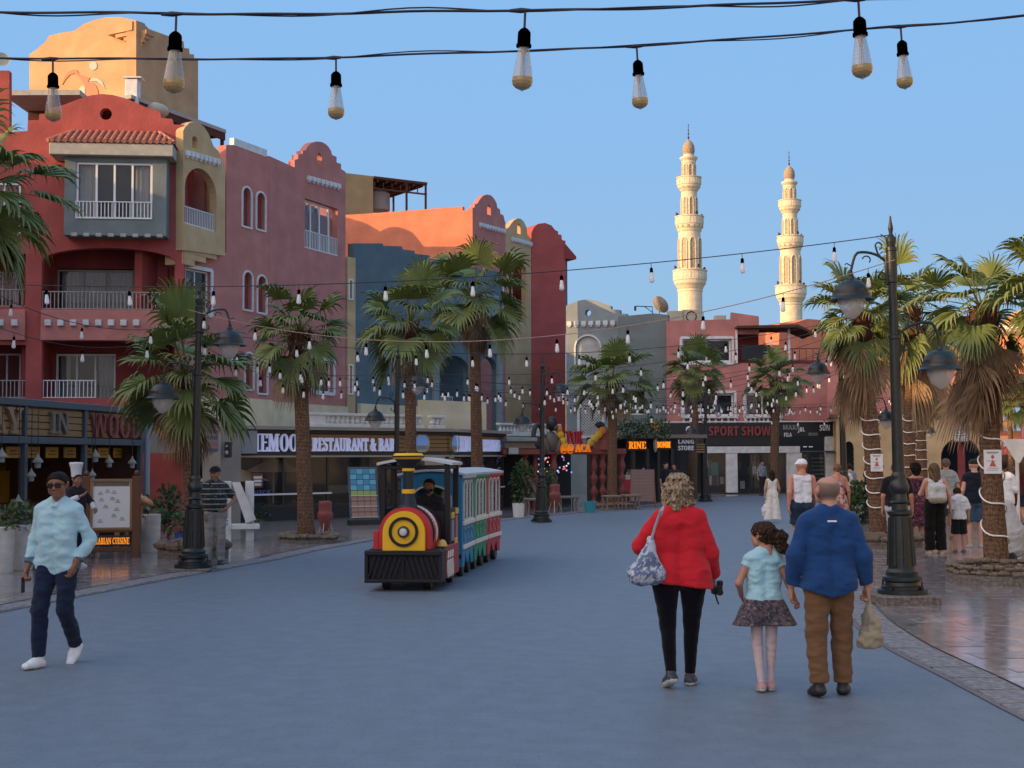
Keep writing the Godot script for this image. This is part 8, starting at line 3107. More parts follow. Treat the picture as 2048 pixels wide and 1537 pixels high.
	person("bearded driver in dark clothes sitting in the toy train's cab", tr.transform * Vector3(0.12, -0.11, -1.52), -0.2, 1.66, {
		"skin": Color(0.2, 0.10, 0.07), "hair": "short", "cell": 0.02, "pose": {"hpL": Vector3(0.1, 0.92, 0.0), "knL": Vector3(0.12, 0.93, 0.36), "anL": Vector3(0.12, 0.62, 0.38), "hpR": Vector3(-0.1, 0.92, 0), "knR": Vector3(-0.12, 0.93, 0.36), "anR": Vector3(-0.12, 0.62, 0.38), "elL": Vector3(0.26, 1.18, 0.1), "wrL": Vector3(0.14, 1.2, 0.33), "elR": Vector3(-0.26, 1.18, 0.1), "wrR": Vector3(-0.14, 1.2, 0.33)},
		"head_paint": func(q, c): return Color(0.02, 0.015, 0.012) if q.y < -0.045 and q.z > 0.0 and q.y > -0.12 else c,
		"shoes": [blackc, blackc], "wear": [{"kind": "trousers", "col": blackc, "len": 1.96}, {"kind": "top", "name": "jacket", "col": Color(0.016, 0.017, 0.02), "sleeve": 1.92, "hem": 0.92}]})
	var gp = "strollers on the right side of the street"
	var tan = Color(0.44, 0.22, 0.14)
	var far = [
		["woman in long white dress walking away down the middle of the street", 1545, 1046, PI, 1.47, {"hair": "long", "cell": 0.03, "pose": walk(0.12), "barefoot": true, "girth": 0.9, "hips": 0.95, "wear": [{"kind": "skirt", "name": "dress_skirt", "col": Color(0.66, 0.67, 0.64), "hem": 0.1, "waist": 1.05, "flare": 0.06, "fold": 0.04}, {"kind": "bodice", "name": "dress_top", "col": Color(0.66, 0.67, 0.64), "neck": 1.33, "neck_tilt": 0.1}]}],
		["broad man in white tank top, white cap and denim shorts", 1606, 1112, PI, 1.80, {"hair": "cap", "hair_col": Color(0.68, 0.70, 0.74), "hair_tip": Color(0.7, 0.72, 0.76), "brim": Vector3(0.9, -0.1, 0.3), "look": Vector3(0, 0.4, 0), "cell": 0.022, "girth": 1.12, "shoulders": 1.15, "arm": 1.2, "skin": Color(0.50, 0.22, 0.16), "shoes": [Color(0.05, 0.05, 0.06), Color(0.1, 0.1, 0.1)], "pose": walk(0.1), "wear": [{"kind": "trousers", "name": "shorts", "col": Color(0.025, 0.045, 0.08), "len": 0.85, "flare": 0.03, "ease": 0.02, "fold": 0.02}, {"kind": "top", "name": "tank_top", "col": Color(0.64, 0.66, 0.72), "sleeve": 0.0, "armhole": 0.165, "neck": 1.44, "hem": 0.93, "ease": 0.018, "fold": 0.02}]}],
		["bare shouldered woman in red floral dress with strap bag", 1677, 1084, PI, 1.70, {"hair": "short", "hair_col": Color(0.14, 0.08, 0.045), "hair_tip": Color(0.26, 0.17, 0.1), "cell": 0.024, "skin": Color(0.50, 0.25, 0.17), "barefoot": true, "wear": [{"kind": "skirt", "name": "dress_skirt", "col": blotches([Color(0.45, 0.06, 0.07), Color(0.5, 0.42, 0.4), Color(0.22, 0.05, 0.06)], 18.0), "hem": 0.5, "waist": 1.05, "flare": 0.06}, {"kind": "bodice", "name": "dress_top", "col": blotches([Color(0.45, 0.06, 0.07), Color(0.5, 0.42, 0.4), Color(0.22, 0.05, 0.06)], 18.0), "neck": 1.2, "neck_tilt": 0.25}]}],
		["distant man in grey blue shirt left of the potted bush", 1701, 1030, PI, 1.62, {"cell": 0.034, "shoes": [blackc, blackc], "wear": [{"kind": "trousers", "col": Color(0.03, 0.035, 0.05)}, {"kind": "top", "col": Color(0.20, 0.24, 0.32)}]}],
		["distant person in white top beside the grey blue shirt", 1692, 1034, PI, 1.58, {"cell": 0.034, "hair": "curly", "shoes": [blackc, blackc], "wear": [{"kind": "trousers", "col": Color(0.3, 0.3, 0.32)}, {"kind": "top", "col": Color(0.55, 0.62, 0.68)}]}],
		["man in black tee standing behind the nearest lamp post", 1797, 1118, PI - 0.3, 1.74, {"cell": 0.026, "girth": 1.12, "shoulders": 1.15, "skin": tan, "shoes": [Color(0.1, 0.1, 0.1), Color(0.3, 0.3, 0.3)], "wear": [{"kind": "trousers", "col": Color(0.36, 0.37, 0.40), "ease": 0.02}, {"kind": "top", "name": "tee", "col": Color(0.014, 0.014, 0.017), "sleeve": 0.8, "loose": 0.02, "ease": 0.02}]}],
		["dark curly haired woman in purple and black floral dress", 1834, 1092, PI + 0.2, 1.70, {"hair": "curly", "hair_col": Color(0.012, 0.010, 0.010), "cell": 0.024, "girth": 1.08, "skin": tan, "barefoot": true, "shoes": [Color(0.3, 0.2, 0.15), Color(0.2, 0.15, 0.1)], "wear": [{"kind": "skirt", "name": "dress_skirt", "col": blotches([Color(0.02, 0.012, 0.02), Color(0.16, 0.04, 0.08), Color(0.03, 0.02, 0.03), Color(0.28, 0.12, 0.16)], 20.0), "hem": 0.42, "waist": 1.05, "flare": 0.05, "ease": 0.02}, {"kind": "top", "name": "dress_top", "col": blotches([Color(0.02, 0.012, 0.02), Color(0.16, 0.04, 0.08), Color(0.03, 0.02, 0.03), Color(0.28, 0.12, 0.16)], 20.0), "sleeve": 0.5, "neck": 1.42, "hem": 0.96, "ease": 0.02}]}],
		["woman with long brown hair, black trousers and clear backpack", 1872, 1110, PI, 1.72, {"hair": "long", "hair_col": Color(0.05, 0.03, 0.02), "hair_tip": Color(0.22, 0.15, 0.09), "cell": 0.02, "skin": Color(0.50, 0.27, 0.2), "shoes": [Color(0.45, 0.38, 0.32), Color(0.5, 0.45, 0.4)], "pose": {"wrR": Vector3(-0.30, 0.89, 0.0), "elR": Vector3(-0.27, 1.14, -0.03), "elL": Vector3(0.25, 1.16, 0.08), "wrL": Vector3(0.18, 1.15, 0.28)}, "wear": [{"kind": "trousers", "col": Color(0.008, 0.008, 0.011), "flare": 0.045, "ease": 0.02, "len": 1.98, "waist": 1.07}, {"kind": "top", "name": "vest", "col": Color(0.52, 0.55, 0.62), "sleeve": 0.0, "armhole": 0.14, "neck": 1.43, "hem": 1.02}]}],
		["man in grey tee standing beyond the clear backpack", 1895, 1082, PI - 0.15, 1.80, {"cell": 0.026, "hair_col": Color(0.12, 0.09, 0.07), "skin": tan, "shoes": [Color(0.1, 0.1, 0.1), Color(0.3, 0.3, 0.3)], "wear": [{"kind": "trousers", "name": "shorts", "col": Color(0.05, 0.05, 0.06), "len": 0.9, "flare": 0.03}, {"kind": "top", "name": "tee", "col": Color(0.30, 0.32, 0.33), "sleeve": 0.7, "loose": 0.02, "ease": 0.02}]}],
		["boy in white tee and black shorts with head bent forward", 1920, 1108, PI, 1.27, {"cell": 0.024, "girth": 0.9, "skin": tan, "head_scale": 1.15, "look": Vector3(0.7, 0, 0), "pose": {"head": Vector3(0, 1.57, 0.12)}, "shoes": [Color(0.06, 0.07, 0.07), Color(0.4, 0.4, 0.4)], "wear": [{"kind": "trousers", "name": "shorts", "col": Color(0.012, 0.012, 0.016), "len": 0.95, "flare": 0.035, "ease": 0.02}, {"kind": "top", "name": "tee", "col": Color(0.56, 0.60, 0.64), "sleeve": 0.9, "loose": 0.03, "ease": 0.03, "neck": 1.53}]}],
		["man in navy vest, dark hat and jean shorts by the shaggy palm", 1952, 1098, PI, 1.78, {"cell": 0.026, "hair": "cap", "hair_col": Color(0.02, 0.02, 0.02), "hair_tip": Color(0.03, 0.03, 0.03), "skin": Color(0.5, 0.3, 0.22), "girth": 1.1, "shoes": [Color(0.3, 0.3, 0.32), Color(0.4, 0.4, 0.4)], "wear": [{"kind": "trousers", "name": "shorts", "col": Color(0.05, 0.09, 0.15), "len": 0.88, "flare": 0.03, "ease": 0.02}, {"kind": "top", "name": "vest", "col": Color(0.014, 0.017, 0.03), "sleeve": 0.35, "ease": 0.025, "hem": 0.88}]}],
		["man in white shirt half hidden right of the shaggy palm", 2010, 1090, PI - 0.3, 1.76, {"cell": 0.026, "skin": Color(0.12, 0.06, 0.045), "shoes": [blackc, blackc], "pose": walk(0.1), "wear": [{"kind": "trousers", "col": Color(0.06, 0.03, 0.03), "ease": 0.015}, {"kind": "top", "col": Color(0.66, 0.69, 0.74), "sleeve": 1.2, "ease": 0.022, "hem": 0.84}]}],
		["woman in maroon top and denim shorts at the right edge", 2040, 1058, PI + 0.4, 1.70, {"cell": 0.026, "hair": "long", "hair_col": Color(0.05, 0.03, 0.02), "skin": Color(0.45, 0.24, 0.17), "shoes": [Color(0.05, 0.05, 0.06), Color(0.6, 0.6, 0.6)], "pose": walk(0.14), "wear": [{"kind": "trousers", "name": "shorts", "col": Color(0.02, 0.035, 0.06), "len": 0.8, "flare": 0.03}, {"kind": "top", "col": Color(0.07, 0.014, 0.022), "sleeve": 0.5}]}],
		["shopper in plaid shirt in the sports shop's doorway", 1525, 992, 0.4, 1.66, {"cell": 0.034, "shoes": [blackc, blackc], "wear": [{"kind": "trousers", "col": Color(0.03, 0.035, 0.05)}, {"kind": "top", "col": blotches([Color(0.16, 0.19, 0.24), Color(0.3, 0.33, 0.36)], 14.0), "sleeve": 0.8}]}],
		["dark clothed waiter standing under the yellow shop boards", 1332, 1014, 0.6, 1.66, {"cell": 0.034, "shoes": [blackc, blackc], "wear": [{"kind": "trousers", "col": Color(0.015, 0.016, 0.02)}, {"kind": "top", "col": Color(0.015, 0.016, 0.022), "sleeve": 1.2}]}],
		["second dark clothed waiter beside the brown menu board", 1350, 1012, -0.5, 1.6, {"cell": 0.034, "hair": "curly", "shoes": [blackc, blackc], "wear": [{"kind": "trousers", "col": Color(0.02, 0.02, 0.025)}, {"kind": "top", "col": Color(0.03, 0.03, 0.04), "sleeve": 0.6}]}],
	]
	for q in far:
		q[5]["group"] = gp
		var f = person(q[0], ground_at(q[1], q[2]), q[3], q[4], q[5])
		if q[1] == 1872:
			var bpk = MB.new()
			bpk.col = Color(0.42, 0.41, 0.38)
			blob(bpk, [[Vector3(-0.07, 1.30, -0.19), Vector3(0.07, 1.30, -0.19), 0.07, 0.07], [Vector3(-0.08, 1.08, -0.2), Vector3(0.08, 1.08, -0.2), 0.09, 0.09], [Vector3(-0.08, 1.28, -0.19), Vector3(-0.08, 1.1, -0.2), 0.07, 0.08], [Vector3(0.08, 1.28, -0.19), Vector3(0.08, 1.1, -0.2), 0.07, 0.08]], 0.018, 0.02, func(p): return Color(0.36, 0.33, 0.27) if p.y < 1.1 else Color(0.46, 0.48, 0.5), [], 0.01, 9.0)
			var bk = thing("backpack", "clear and beige backpack on the woman in black trousers", "backpack")
			bk.transform = f.transform
			part("bag_body", bpk, mats["cloth"], bk)
			var bs = MB.new()
			bs.col = Color(0.5, 0.5, 0.52)
			for s in [-1, 1]:
				bs.tube([Vector3(0.09 * s, 1.34, -0.14), Vector3(0.105 * s, 1.475, -0.02), Vector3(0.12 * s, 1.36, 0.12)], 0.018, 6, true, 0.5)
			part("strap", bs, mats["cloth"], bk)
		elif q[1] == 1545:
			var hb = thing("shopping_bag", "pale shopping bag in the white dressed woman's left hand", "bag", ground_at(1531, 1046))
			var hm = MB.new()
			blob(hm, [[Vector3(0, 0.50, 0), Vector3(0, 0.36, 0), 0.04, 0.10], [Vector3(0, 0.36, 0), Vector3(0, 0.22, 0), 0.1, 0.09]], 0.025, 0.02, Color(0.56, 0.56, 0.6), [], 0.03, 8.0)
			part("bag_body", hm, mats["cloth"], hb)
func leafy(parent: Node, ctr: Vector3, r: Vector3, n: int, size: float, sd: int, cols: Array, called := "foliage", up := 0.3) -> void:
	var g = RandomNumberGenerator.new()
	g.seed = sd
	var mb = MB.new()
	for i in n:
		var d = Vector3(g.randfn(0, 0.5), g.randfn(0, 0.5), g.randfn(0, 0.5))
		if d.length() > 1.0:
			d = d.normalized() * g.randf_range(0.7, 1.0)
		var p: Vector3 = ctr + d * r
		var dir = (d + Vector3(g.randfn(0, 0.5), up + g.randfn(0, 0.4), g.randfn(0, 0.5))).normalized()
		var s = dir.cross(Vector3(g.randf() - 0.5, g.randf(), g.randf() - 0.5)).normalized() * size * 0.28
		var l = size * g.randf_range(0.6, 1.2)
		mb.col = cols[g.randi() % cols.size()] * g.randf_range(0.7, 1.3)
		var m = p + dir * l * 0.5 + Vector3(0, size * 0.08, 0)
		mb.tri(p, m + s, m - s)
		mb.tri(m - s, m + s, p + dir * l - Vector3(0, size * 0.15, 0))
	part(called, mb, mats["leaf"], parent)
func pot(called: String, label: String, at: Vector3, prof: Array, m: String, plant := 0, group := "") -> Node3D:
	var t = thing(called, label, "planter" if plant else "pot", at, 0.0, group)
	var b = MB.new()
	b.lathe(prof, 24)
	part("pot", b, mats[m], t)
	var top: Vector2 = prof[-1]
	if plant:
		var so = MB.new()
		so.lathe([Vector2(0.0, top.y - 0.05), Vector2(top.x, top.y - 0.05)], 14)
		part("soil", so, mats["old bark"], t)
		leafy(t, Vector3(0, top.y + 0.18, 0), Vector3(top.x * 1.3, 0.24, top.x * 1.3), plant, 0.16, hash(label), [Color(0.05, 0.10, 0.04), Color(0.08, 0.13, 0.05), Color(0.11, 0.11, 0.05)])
	return t
func camel() -> void:
	var p = ground_at(236, 1110)
	var t = thing("camel_statue", "life sized brown wooden camel statue looking out behind the menu board", "statue", p, PI * 0.5 - 0.5)
	var mb = MB.new()
	var V = func(x, y, z): return Vector3(x, y, z)
	blob(mb, [
		[V.call(0, 0.78, -0.65), V.call(0, 0.80, 0.0), 0.21, 0.23], [V.call(0, 0.95, -0.35), V.call(0, 1.02, -0.2), 0.16, 0.12],
		[V.call(0, 0.78, 0.0), V.call(0, 0.66, 0.28), 0.19, 0.12], [V.call(0, 0.66, 0.28), V.call(0, 0.78, 0.48), 0.115, 0.09], [V.call(0, 0.78, 0.48), V.call(0, 1.05, 0.56), 0.09, 0.072],
		[V.call(0, 1.08, 0.54), V.call(0, 1.07, 0.66), 0.085, 0.07], [V.call(0, 1.07, 0.66), V.call(0, 1.02, 0.80), 0.068, 0.058], [V.call(0, 1.03, 0.78), V.call(0, 0.99, 0.84), 0.052, 0.045],
		[V.call(0.06, 1.13, 0.54), V.call(0.10, 1.19, 0.51), 0.02, 0.012], [V.call(-0.06, 1.13, 0.54), V.call(-0.10, 1.19, 0.51), 0.02, 0.012], [V.call(0.05, 1.11, 0.64), V.call(-0.05, 1.11, 0.64), 0.022, 0.022],
		[V.call(0.12, 0.7, 0.05), V.call(0.12, 0.38, 0.08), 0.075, 0.045], [V.call(0.12, 0.38, 0.08), V.call(0.12, 0.04, 0.06), 0.045, 0.04],
		[V.call(-0.12, 0.7, 0.05), V.call(-0.12, 0.38, 0.08), 0.075, 0.045], [V.call(-0.12, 0.38, 0.08), V.call(-0.12, 0.04, 0.06), 0.045, 0.04],
		[V.call(0.12, 0.72, -0.62), V.call(0.12, 0.38, -0.72), 0.095, 0.045], [V.call(0.12, 0.38, -0.72), V.call(0.12, 0.04, -0.66), 0.045, 0.04],
		[V.call(-0.12, 0.72, -0.62), V.call(-0.12, 0.38, -0.72), 0.095, 0.045], [V.call(-0.12, 0.38, -0.72), V.call(-0.12, 0.04, -0.66), 0.045, 0.04],
		[V.call(0, 0.85, -0.82), V.call(0, 0.5, -0.92), 0.03, 0.02]], 0.02, 0.014, func(q): return Color(0.02, 0.012, 0.01) if q.z > 0.6 and q.z < 0.64 and absf(q.y - 1.09) < 0.02 and absf(q.x) > 0.05 else Color(0.36, 0.19, 0.09))
	part("body", mb, mats["painted"], t)
func menu_board() -> void:
	var t = thing("menu_board", "tall wooden menu board with white sheet and lit yellow lettering", "menu board", ground_at(221, 1119), 0.12)
	for s in [-1, 1]:
		var b = MB.new()
		b.span(Vector3(0.46 * s - 0.075, 0, -0.06), Vector3(0.46 * s + 0.075, 1.55, 0.05), 0.012)
		b.ball(Vector3(0.46 * s, 1.60, 0), Vector3(0.05, 0.06, 0.05), 10, 6)
		part("leg", b, mats["brown wood"], t)
	for y in [0.14, 0.50]:
		var c = MB.new()
		c.span(Vector3(-0.385, y, -0.04), Vector3(0.385, y + 0.08, 0.03), 0.008)
		part("rail", c, mats["brown wood"], t)
	var f = MB.new()
	f.wall(rect(Vector2(-0.385, 0.55), Vector2(0.385, 1.50)), [rect(Vector2(-0.345, 0.59), Vector2(0.345, 1.46))], -0.02, 0.04)
	part("frame", f, mats["slat wood"], t)
	var w = MB.new()
	w.span(Vector3(-0.35, 0.585, -0.015), Vector3(0.35, 1.465, 0.0))
	part("sheet", w, mats["white paper"], t)
	var pr = MB.new()
	for q in [[-0.2, 1.2], [-0.07, 1.24], [0.05, 1.22], [-0.18, 1.08], [0.02, 1.1], [0.12, 1.05], [-0.1, 0.95], [0.1, 0.9], [0.05, 0.78], [-0.2, 0.68], [0.2, 0.72]]:
		for k in 3:
			pr.span(Vector3(q[0] - 0.05 + 0.01 * k, q[1] + 0.024 * k, 0.001), Vector3(q[0] + 0.05 - 0.012 * ((k * 7) % 3), q[1] + 0.024 * k + 0.012, 0.003))
	part("print_lines", pr, mats["blind"], t)
	var hd = MB.new()
	hd.span(Vector3(-0.33, 1.36, 0.001), Vector3(0.33, 1.45, 0.003))
	part("header", hd, mats["grey wood"], t)
	var bx = MB.new()
	bx.span(Vector3(-0.37, 0.24, -0.03), Vector3(0.37, 0.44, 0.03), 0.01)
	part("light_box", bx, mats["dark paint"], t)
	lettering(t, "ARABIAN CUISINE", Vector2(-0.34, 0.28), Vector2(0.34, 0.40), 0.03, 0.012, mats["sign amber"], "Droid Serif")
func display_rack() -> void:
	var t = thing("menu_display", "dark blue slanted display stand of picture menus behind the train", "display stand", ground_at(728, 1052), 0.35)
	var b = MB.new()
	b.span(Vector3(-0.42, 0.0, -0.3), Vector3(0.42, 0.16, 0.2), 0.02)
	part("base", b, mats["dark paint"], t)
	var x = Transform3D(Basis(Vector3.RIGHT, -0.22), Vector3(0, 0.16, 0.12))
	var p = MB.new()
	p.x = x
	p.span(Vector3(-0.42, 0, -0.05), Vector3(0.42, 1.5, 0), 0.01)
	part("panel", p, mats["steel blue paint"], t)
	var cols = [mat("menu sky", lin(0.06, 0.26, 0.46), 0.5), mat("menu teal", lin(0.12, 0.42, 0.55), 0.5), mat("menu food", lin(0.32, 0.20, 0.15), 0.5), mat("menu green", lin(0.28, 0.38, 0.12), 0.5)]
	for j in 9:
		for i in 4:
			var c = MB.new()
			c.x = x
			c.span(Vector3(-0.36 + 0.182 * i, 0.08 + 0.152 * j, 0.0), Vector3(-0.36 + 0.182 * i + 0.168, 0.08 + 0.152 * j + 0.135, 0.014), 0.003)
			part("menu_card", c, cols[(j * 3 + i) % 2] if j > 4 else cols[3] if j == 4 else cols[2], t)
	for j in 3:
		var s = MB.new()
		s.x = x
		s.span(Vector3(-0.38, 0.07 + 0.3 * j, 0.003), Vector3(0.38, 0.082 + 0.3 * j, 0.04))
		part("ledge", s, mats["white paper"], t)
func urn_bin(p: Vector3, s: float, label: String) -> void:
	var t = thing("litter_urn", label, "litter bin", p, 0.4, "red urn shaped litter bins")
	t.scale = Vector3(s, s, s)
	var b = MB.new()
	var prof = [Vector2(0.0, 0.14), Vector2(0.05, 0.16), Vector2(0.11, 0.3), Vector2(0.165, 0.46), Vector2(0.185, 0.55), Vector2(0.17, 0.6), Vector2(0.145, 0.64), Vector2(0.15, 0.70)]
	b.lathe(prof, 22, true)
	b.lathe([Vector2(0.15, 0.70), Vector2(0.15, 0.74)], 22, false, Vector3(), -1.0, 4.2)
	b.lathe([Vector2(0.15, 0.74), Vector2(0.155, 0.82), Vector2(0.14, 0.87), Vector2(0.0, 0.88)], 22)
	b.lathe([Vector2(0.12, 0.74), Vector2(0.12, 0.66), Vector2(0.0, 0.66)], 16)
	part("urn", b, mats["red carving"], t)
	for i in 3:
		var a = TAU * i / 3
		var l = MB.new()
		l.tube([Vector3(cos(a) * 0.24, 0.0, sin(a) * 0.24), Vector3(cos(a) * 0.12, 0.36, sin(a) * 0.12)], 0.014, 6)
		part("leg", l, mats["grey trim"], t)
func build_props() -> void:
	var wp = [Vector2(0.0, 0.0), Vector2(0.15, 0.0), Vector2(0.165, 0.05), Vector2(0.185, 0.4), Vector2(0.19, 0.72), Vector2(0.195, 0.76), Vector2(0.185, 0.78), Vector2(0.165, 0.77), Vector2(0.16, 0.72)]
	var gpot = "white cylinder planters before the restaurant"
	pot("white_planter", "white cylinder planter cut by the left picture edge", ground_at(4, 1149), wp, "white pot", 90, gpot)
	pot("white_planter", "white cylinder planter just left of the walking man", ground_at(44, 1143), wp, "white pot", 90, gpot)
	pot("white_planter", "white cylinder planter between camel and left lamp", ground_at(301, 1108), wp, "white pot", 40, gpot)
	menu_board()
	camel()
	display_rack()
	urn_bin(ground_at(650, 1078), 1.0, "red urn litter bin on thin legs beside the thick palm")
	urn_bin(ground_at(1110, 1026), 1.1, "red urn litter bin by the carved stall's posts")
	pot("flower_pot", "blue pot at the foot of the lamp's passage plants", ground_at(362, 1100), [Vector2(0, 0), Vector2(0.1, 0), Vector2(0.14, 0.34), Vector2(0.15, 0.36), Vector2(0.13, 0.35)], "blue print", 60)
	pot("white_planter", "white square shouldered pot under the tall plant by the carved stall", ground_at(1037, 1036), [Vector2(0, 0), Vector2(0.16, 0), Vector2(0.19, 0.42), Vector2(0.2, 0.45), Vector2(0.17, 0.44)], "white trim", 20)
	pot("bucket", "turquoise bucket on the pavement before the carved stall", ground_at(1180, 1026), [Vector2(0, 0), Vector2(0.17, 0), Vector2(0.21, 0.36), Vector2(0.22, 0.38), Vector2(0.2, 0.37)], "turquoise", 0)
	for q in [[1046, 1022, 0.42, 1.0, "tall green shrub left of the stall lamp", 320], [1098, 1022, 0.3, 0.8, "olive green shrub between the carved posts", 180], [336, 1086, 0.3, 0.7, "dark shrub in the passage behind the camel", 160], [1716, 1050, 0.36, 0.62, "round potted bush between the strollers and the roped palm", 260]]:
		var b = ground_at(q[0], q[1])
		var t = thing("shrub", q[4], "shrub", b)
		var st = MB.new()
		st.tube([Vector3(0, 0, 0), Vector3(0.02, q[3] * 0.7, 0.01), Vector3(0, q[3] * 1.2, 0)], [0.04, 0.03, 0.015], 6)
		part("stem", st, mats["bark"], t)
		leafy(t, Vector3(0, q[3] * 0.95 + 0.1, 0), Vector3(q[2], q[3] * 0.75, q[2]), q[5] * 2, 0.15, hash(q[4]), [Color(0.05, 0.10, 0.045), Color(0.08, 0.13, 0.05), Color(0.035, 0.07, 0.03)])
	var ha = ground_at(500, 1046)
	var hb = ground_at(604, 1040)
	var ht = thing("hedge", "low dark hedge with stone edge along the glass front", "hedge", ha)
	var hd = hb - ha
	for i in 7:
		leafy(ht, hd * (i + 0.5) / 7.0 + Vector3(0, 0.26, -0.15), Vector3(0.26, 0.26, 0.22), 150, 0.11, 40 + i, [Color(0.06, 0.11, 0.045), Color(0.09, 0.15, 0.06), Color(0.04, 0.07, 0.035)])
	var he = MB.new()
	he.tube([Vector3(-0.1, 0.05, 0.05), hd + Vector3(0.1, 0.05, 0.05)], 0.09, 8, true, 0.8)
	part("stone_edge", he, mats["rough stone"], ht)
	var fh = thing("hedge", "dark hedge with yellow flowers on the corner shop roof", "hedge", at_px(1284, 872, 56))
	for i in 7:
		leafy(fh, Vector3(-0.85 + i * 0.29, 0.28 + 0.06 * sin(i * 2.0), 0), Vector3(0.3, 0.42, 0.3), 170, 0.13, 60 + i, [Color(0.04, 0.075, 0.03), Color(0.055, 0.095, 0.035)])
	leafy(fh, Vector3(0.55, 0.42, 0.22), Vector3(0.16, 0.18, 0.14), 60, 0.09, 99, [Color(0.6, 0.36, 0.02), Color(0.5, 0.3, 0.03)], "yellow_flowers")
	var lt = thing("letter_sculpture", "big white letter shaped stand with slanting side by the pillar", "letter sculpture", ground_at(480, 1084), 0.25)
	var lm = MB.new()
	lm.span(Vector3(-0.42, 0, -0.22), Vector3(-0.20, 1.36, 0.05), 0.01)
	lm.span(Vector3(0.12, 0, -0.22), Vector3(0.30, 1.36, 0.05), 0.01)
	part("upright", lm, mats["white trim"], lt)
	var lr = MB.new()
	lr.extrude(PackedVector2Array([Vector2(-0.2, 1.34), Vector2(-0.02, 1.34), Vector2(0.34, 0.5), Vector2(0.12, 0.42)]), 0.053, 0.2)
	part("slanting_board", lr, mats["white trim"], lt)
	var ls = MB.new()
	ls.span(Vector3(-0.2, 0.28, -0.2), Vector3(0.42, 0.40, 0.2), 0.012)
	part("seat", ls, mats["white trim"], lt)
	var lp = MB.new()
	for i in 9:
		lp.span(Vector3(-0.35, 0.38 + i * 0.075, 0.052), Vector3(-0.27, 0.42 + i * 0.075, 0.056))
	part("print_line", lp, mats["blind"], lt)
	var bd = thing("menu_board", "large brown menu board leaning under the yellow shop boards", "menu board", ground_at(1286, 1016), -0.15)
	for s in [-1, 1]:
		var l = MB.new()
		l.tube([Vector3(0.48 * s, 0, 0.25), Vector3(0.4 * s, 1.4, 0.0)], 0.03, 6)
		part("leg", l, mats["brown wood"], bd)
	var bp = MB.new()
	bp.x = Transform3D(Basis(Vector3.RIGHT, -0.18), Vector3(0, 0.22, 0.22))
	bp.span(Vector3(-0.44, 0, -0.02), Vector3(0.44, 1.2, 0.02), 0.01)
	part("panel", bp, mat("maroon board", lin(0.15, 0.09, 0.09), 0.6), bd)
	var bq = MB.new()
	bq.x = bp.x
	for i in 26:
		bq.span(Vector3(-0.38 + (i % 3) * 0.26, 0.06 + (i / 3) * 0.12, 0.021), Vector3(-0.20 + (i % 3) * 0.26 + 0.03 * ((i * 5) % 3), 0.09 + (i / 3) * 0.12, 0.025))
	part("print_lines", bq, mats["grey wood"], bd)
	var tb = [[1134, 1024, "weathered pale wooden table with round hole before the stall", 0.62], [1222, 1022, "small pale wooden stool beside the stall palm", 0.45], [1262, 1020, "pale round table with metal legs by the red chair", 0.55], [1068, 1030, "low dark table behind the stall lamp", 0.5]]
	for q in tb:
		var t = thing("table", q[2], "table", ground_at(q[0], q[1]), 0.3)
		var w: float = q[3]
		var tm = MB.new()
		tm.span(Vector3(-w * 0.6, 0.46, -0.25), Vector3(w * 0.6, 0.54, 0.25), 0.02)
		part("top", tm, mats["grey wood"], t)
		for sx in [-1, 1]:
			for sz in [-1, 1]:
				var l = MB.new()
				l.tube([Vector3(w * 0.5 * sx, 0, 0.18 * sz), Vector3(w * 0.42 * sx, 0.3, 0.16 * sz), Vector3(w * 0.5 * sx, 0.47, 0.2 * sz)], [0.035, 0.025, 0.035], 6)
				part("leg", l, mats["grey wood"], t)
	var ch = thing("chair", "red plastic chair beside the brown menu board", "chair", ground_at(1258, 1012), 0.4)
	for q in [["seat", Vector3(0, 0.45, 0), Vector3(0.42, 0.04, 0.42)], ["backrest", Vector3(0, 0.75, -0.2), Vector3(0.42, 0.5, 0.04)]]:
		var m = MB.new()
		m.box(q[1], q[2], 0.015)
		part(q[0], m, mats["red letters"], ch)
	for i in 4:
		var l = MB.new()
		l.tube([Vector3(0.18 * (1 if i % 2 else -1), 0, 0.18 * (1 if i > 1 else -1)), Vector3(0.17 * (1 if i % 2 else -1), 0.44, 0.17 * (1 if i > 1 else -1))], 0.018, 6)
		part("leg", l, mats["red letters"], ch)
	var pk = thing("plank", "two grey planks leaning beside the stall lamp", "planks", ground_at(1066, 1022), 0.2)
	for i in 2:
		var m = MB.new()
		m.x = Transform3D(Basis(Vector3.BACK, 0.5), Vector3(0.25 + 0.16 * i, 0.1, 0.1 * i))
		m.span(Vector3(-0.06, 0, -0.02), Vector3(0.06, 1.3, 0.02), 0.006)
		part("board", m, mats["grey wood"], pk)
	var fe = thing("fire_extinguisher", "red fire extinguisher at the white column of the sports shop", "extinguisher", ground_at(1460, 984))
	var fm = MB.new()
	fm.lathe([Vector2(0, 0.0), Vector2(0.1, 0.0), Vector2(0.1, 0.42), Vector2(0.04, 0.5), Vector2(0.03, 0.56), Vector2(0, 0.56)], 12)
	part("bottle", fm, mats["red letters"], fe)
	var pr = thing("pram", "pram under a pale see through cover behind the shaggy palm", "pram", ground_at(2024, 1128), 0.3)
	var pm = MB.new()
	blob(pm, [[Vector3(0, 0.95, -0.1), Vector3(0, 0.5, 0.05), 0.14, 0.2], [Vector3(0, 0.5, 0.05), Vector3(0, 0.25, 0.12), 0.2, 0.14]], 0.025, 0.02, Color(0.40, 0.41, 0.42), [], 0.02, 8.0)
	part("cover", pm, mats["cloth"], pr)
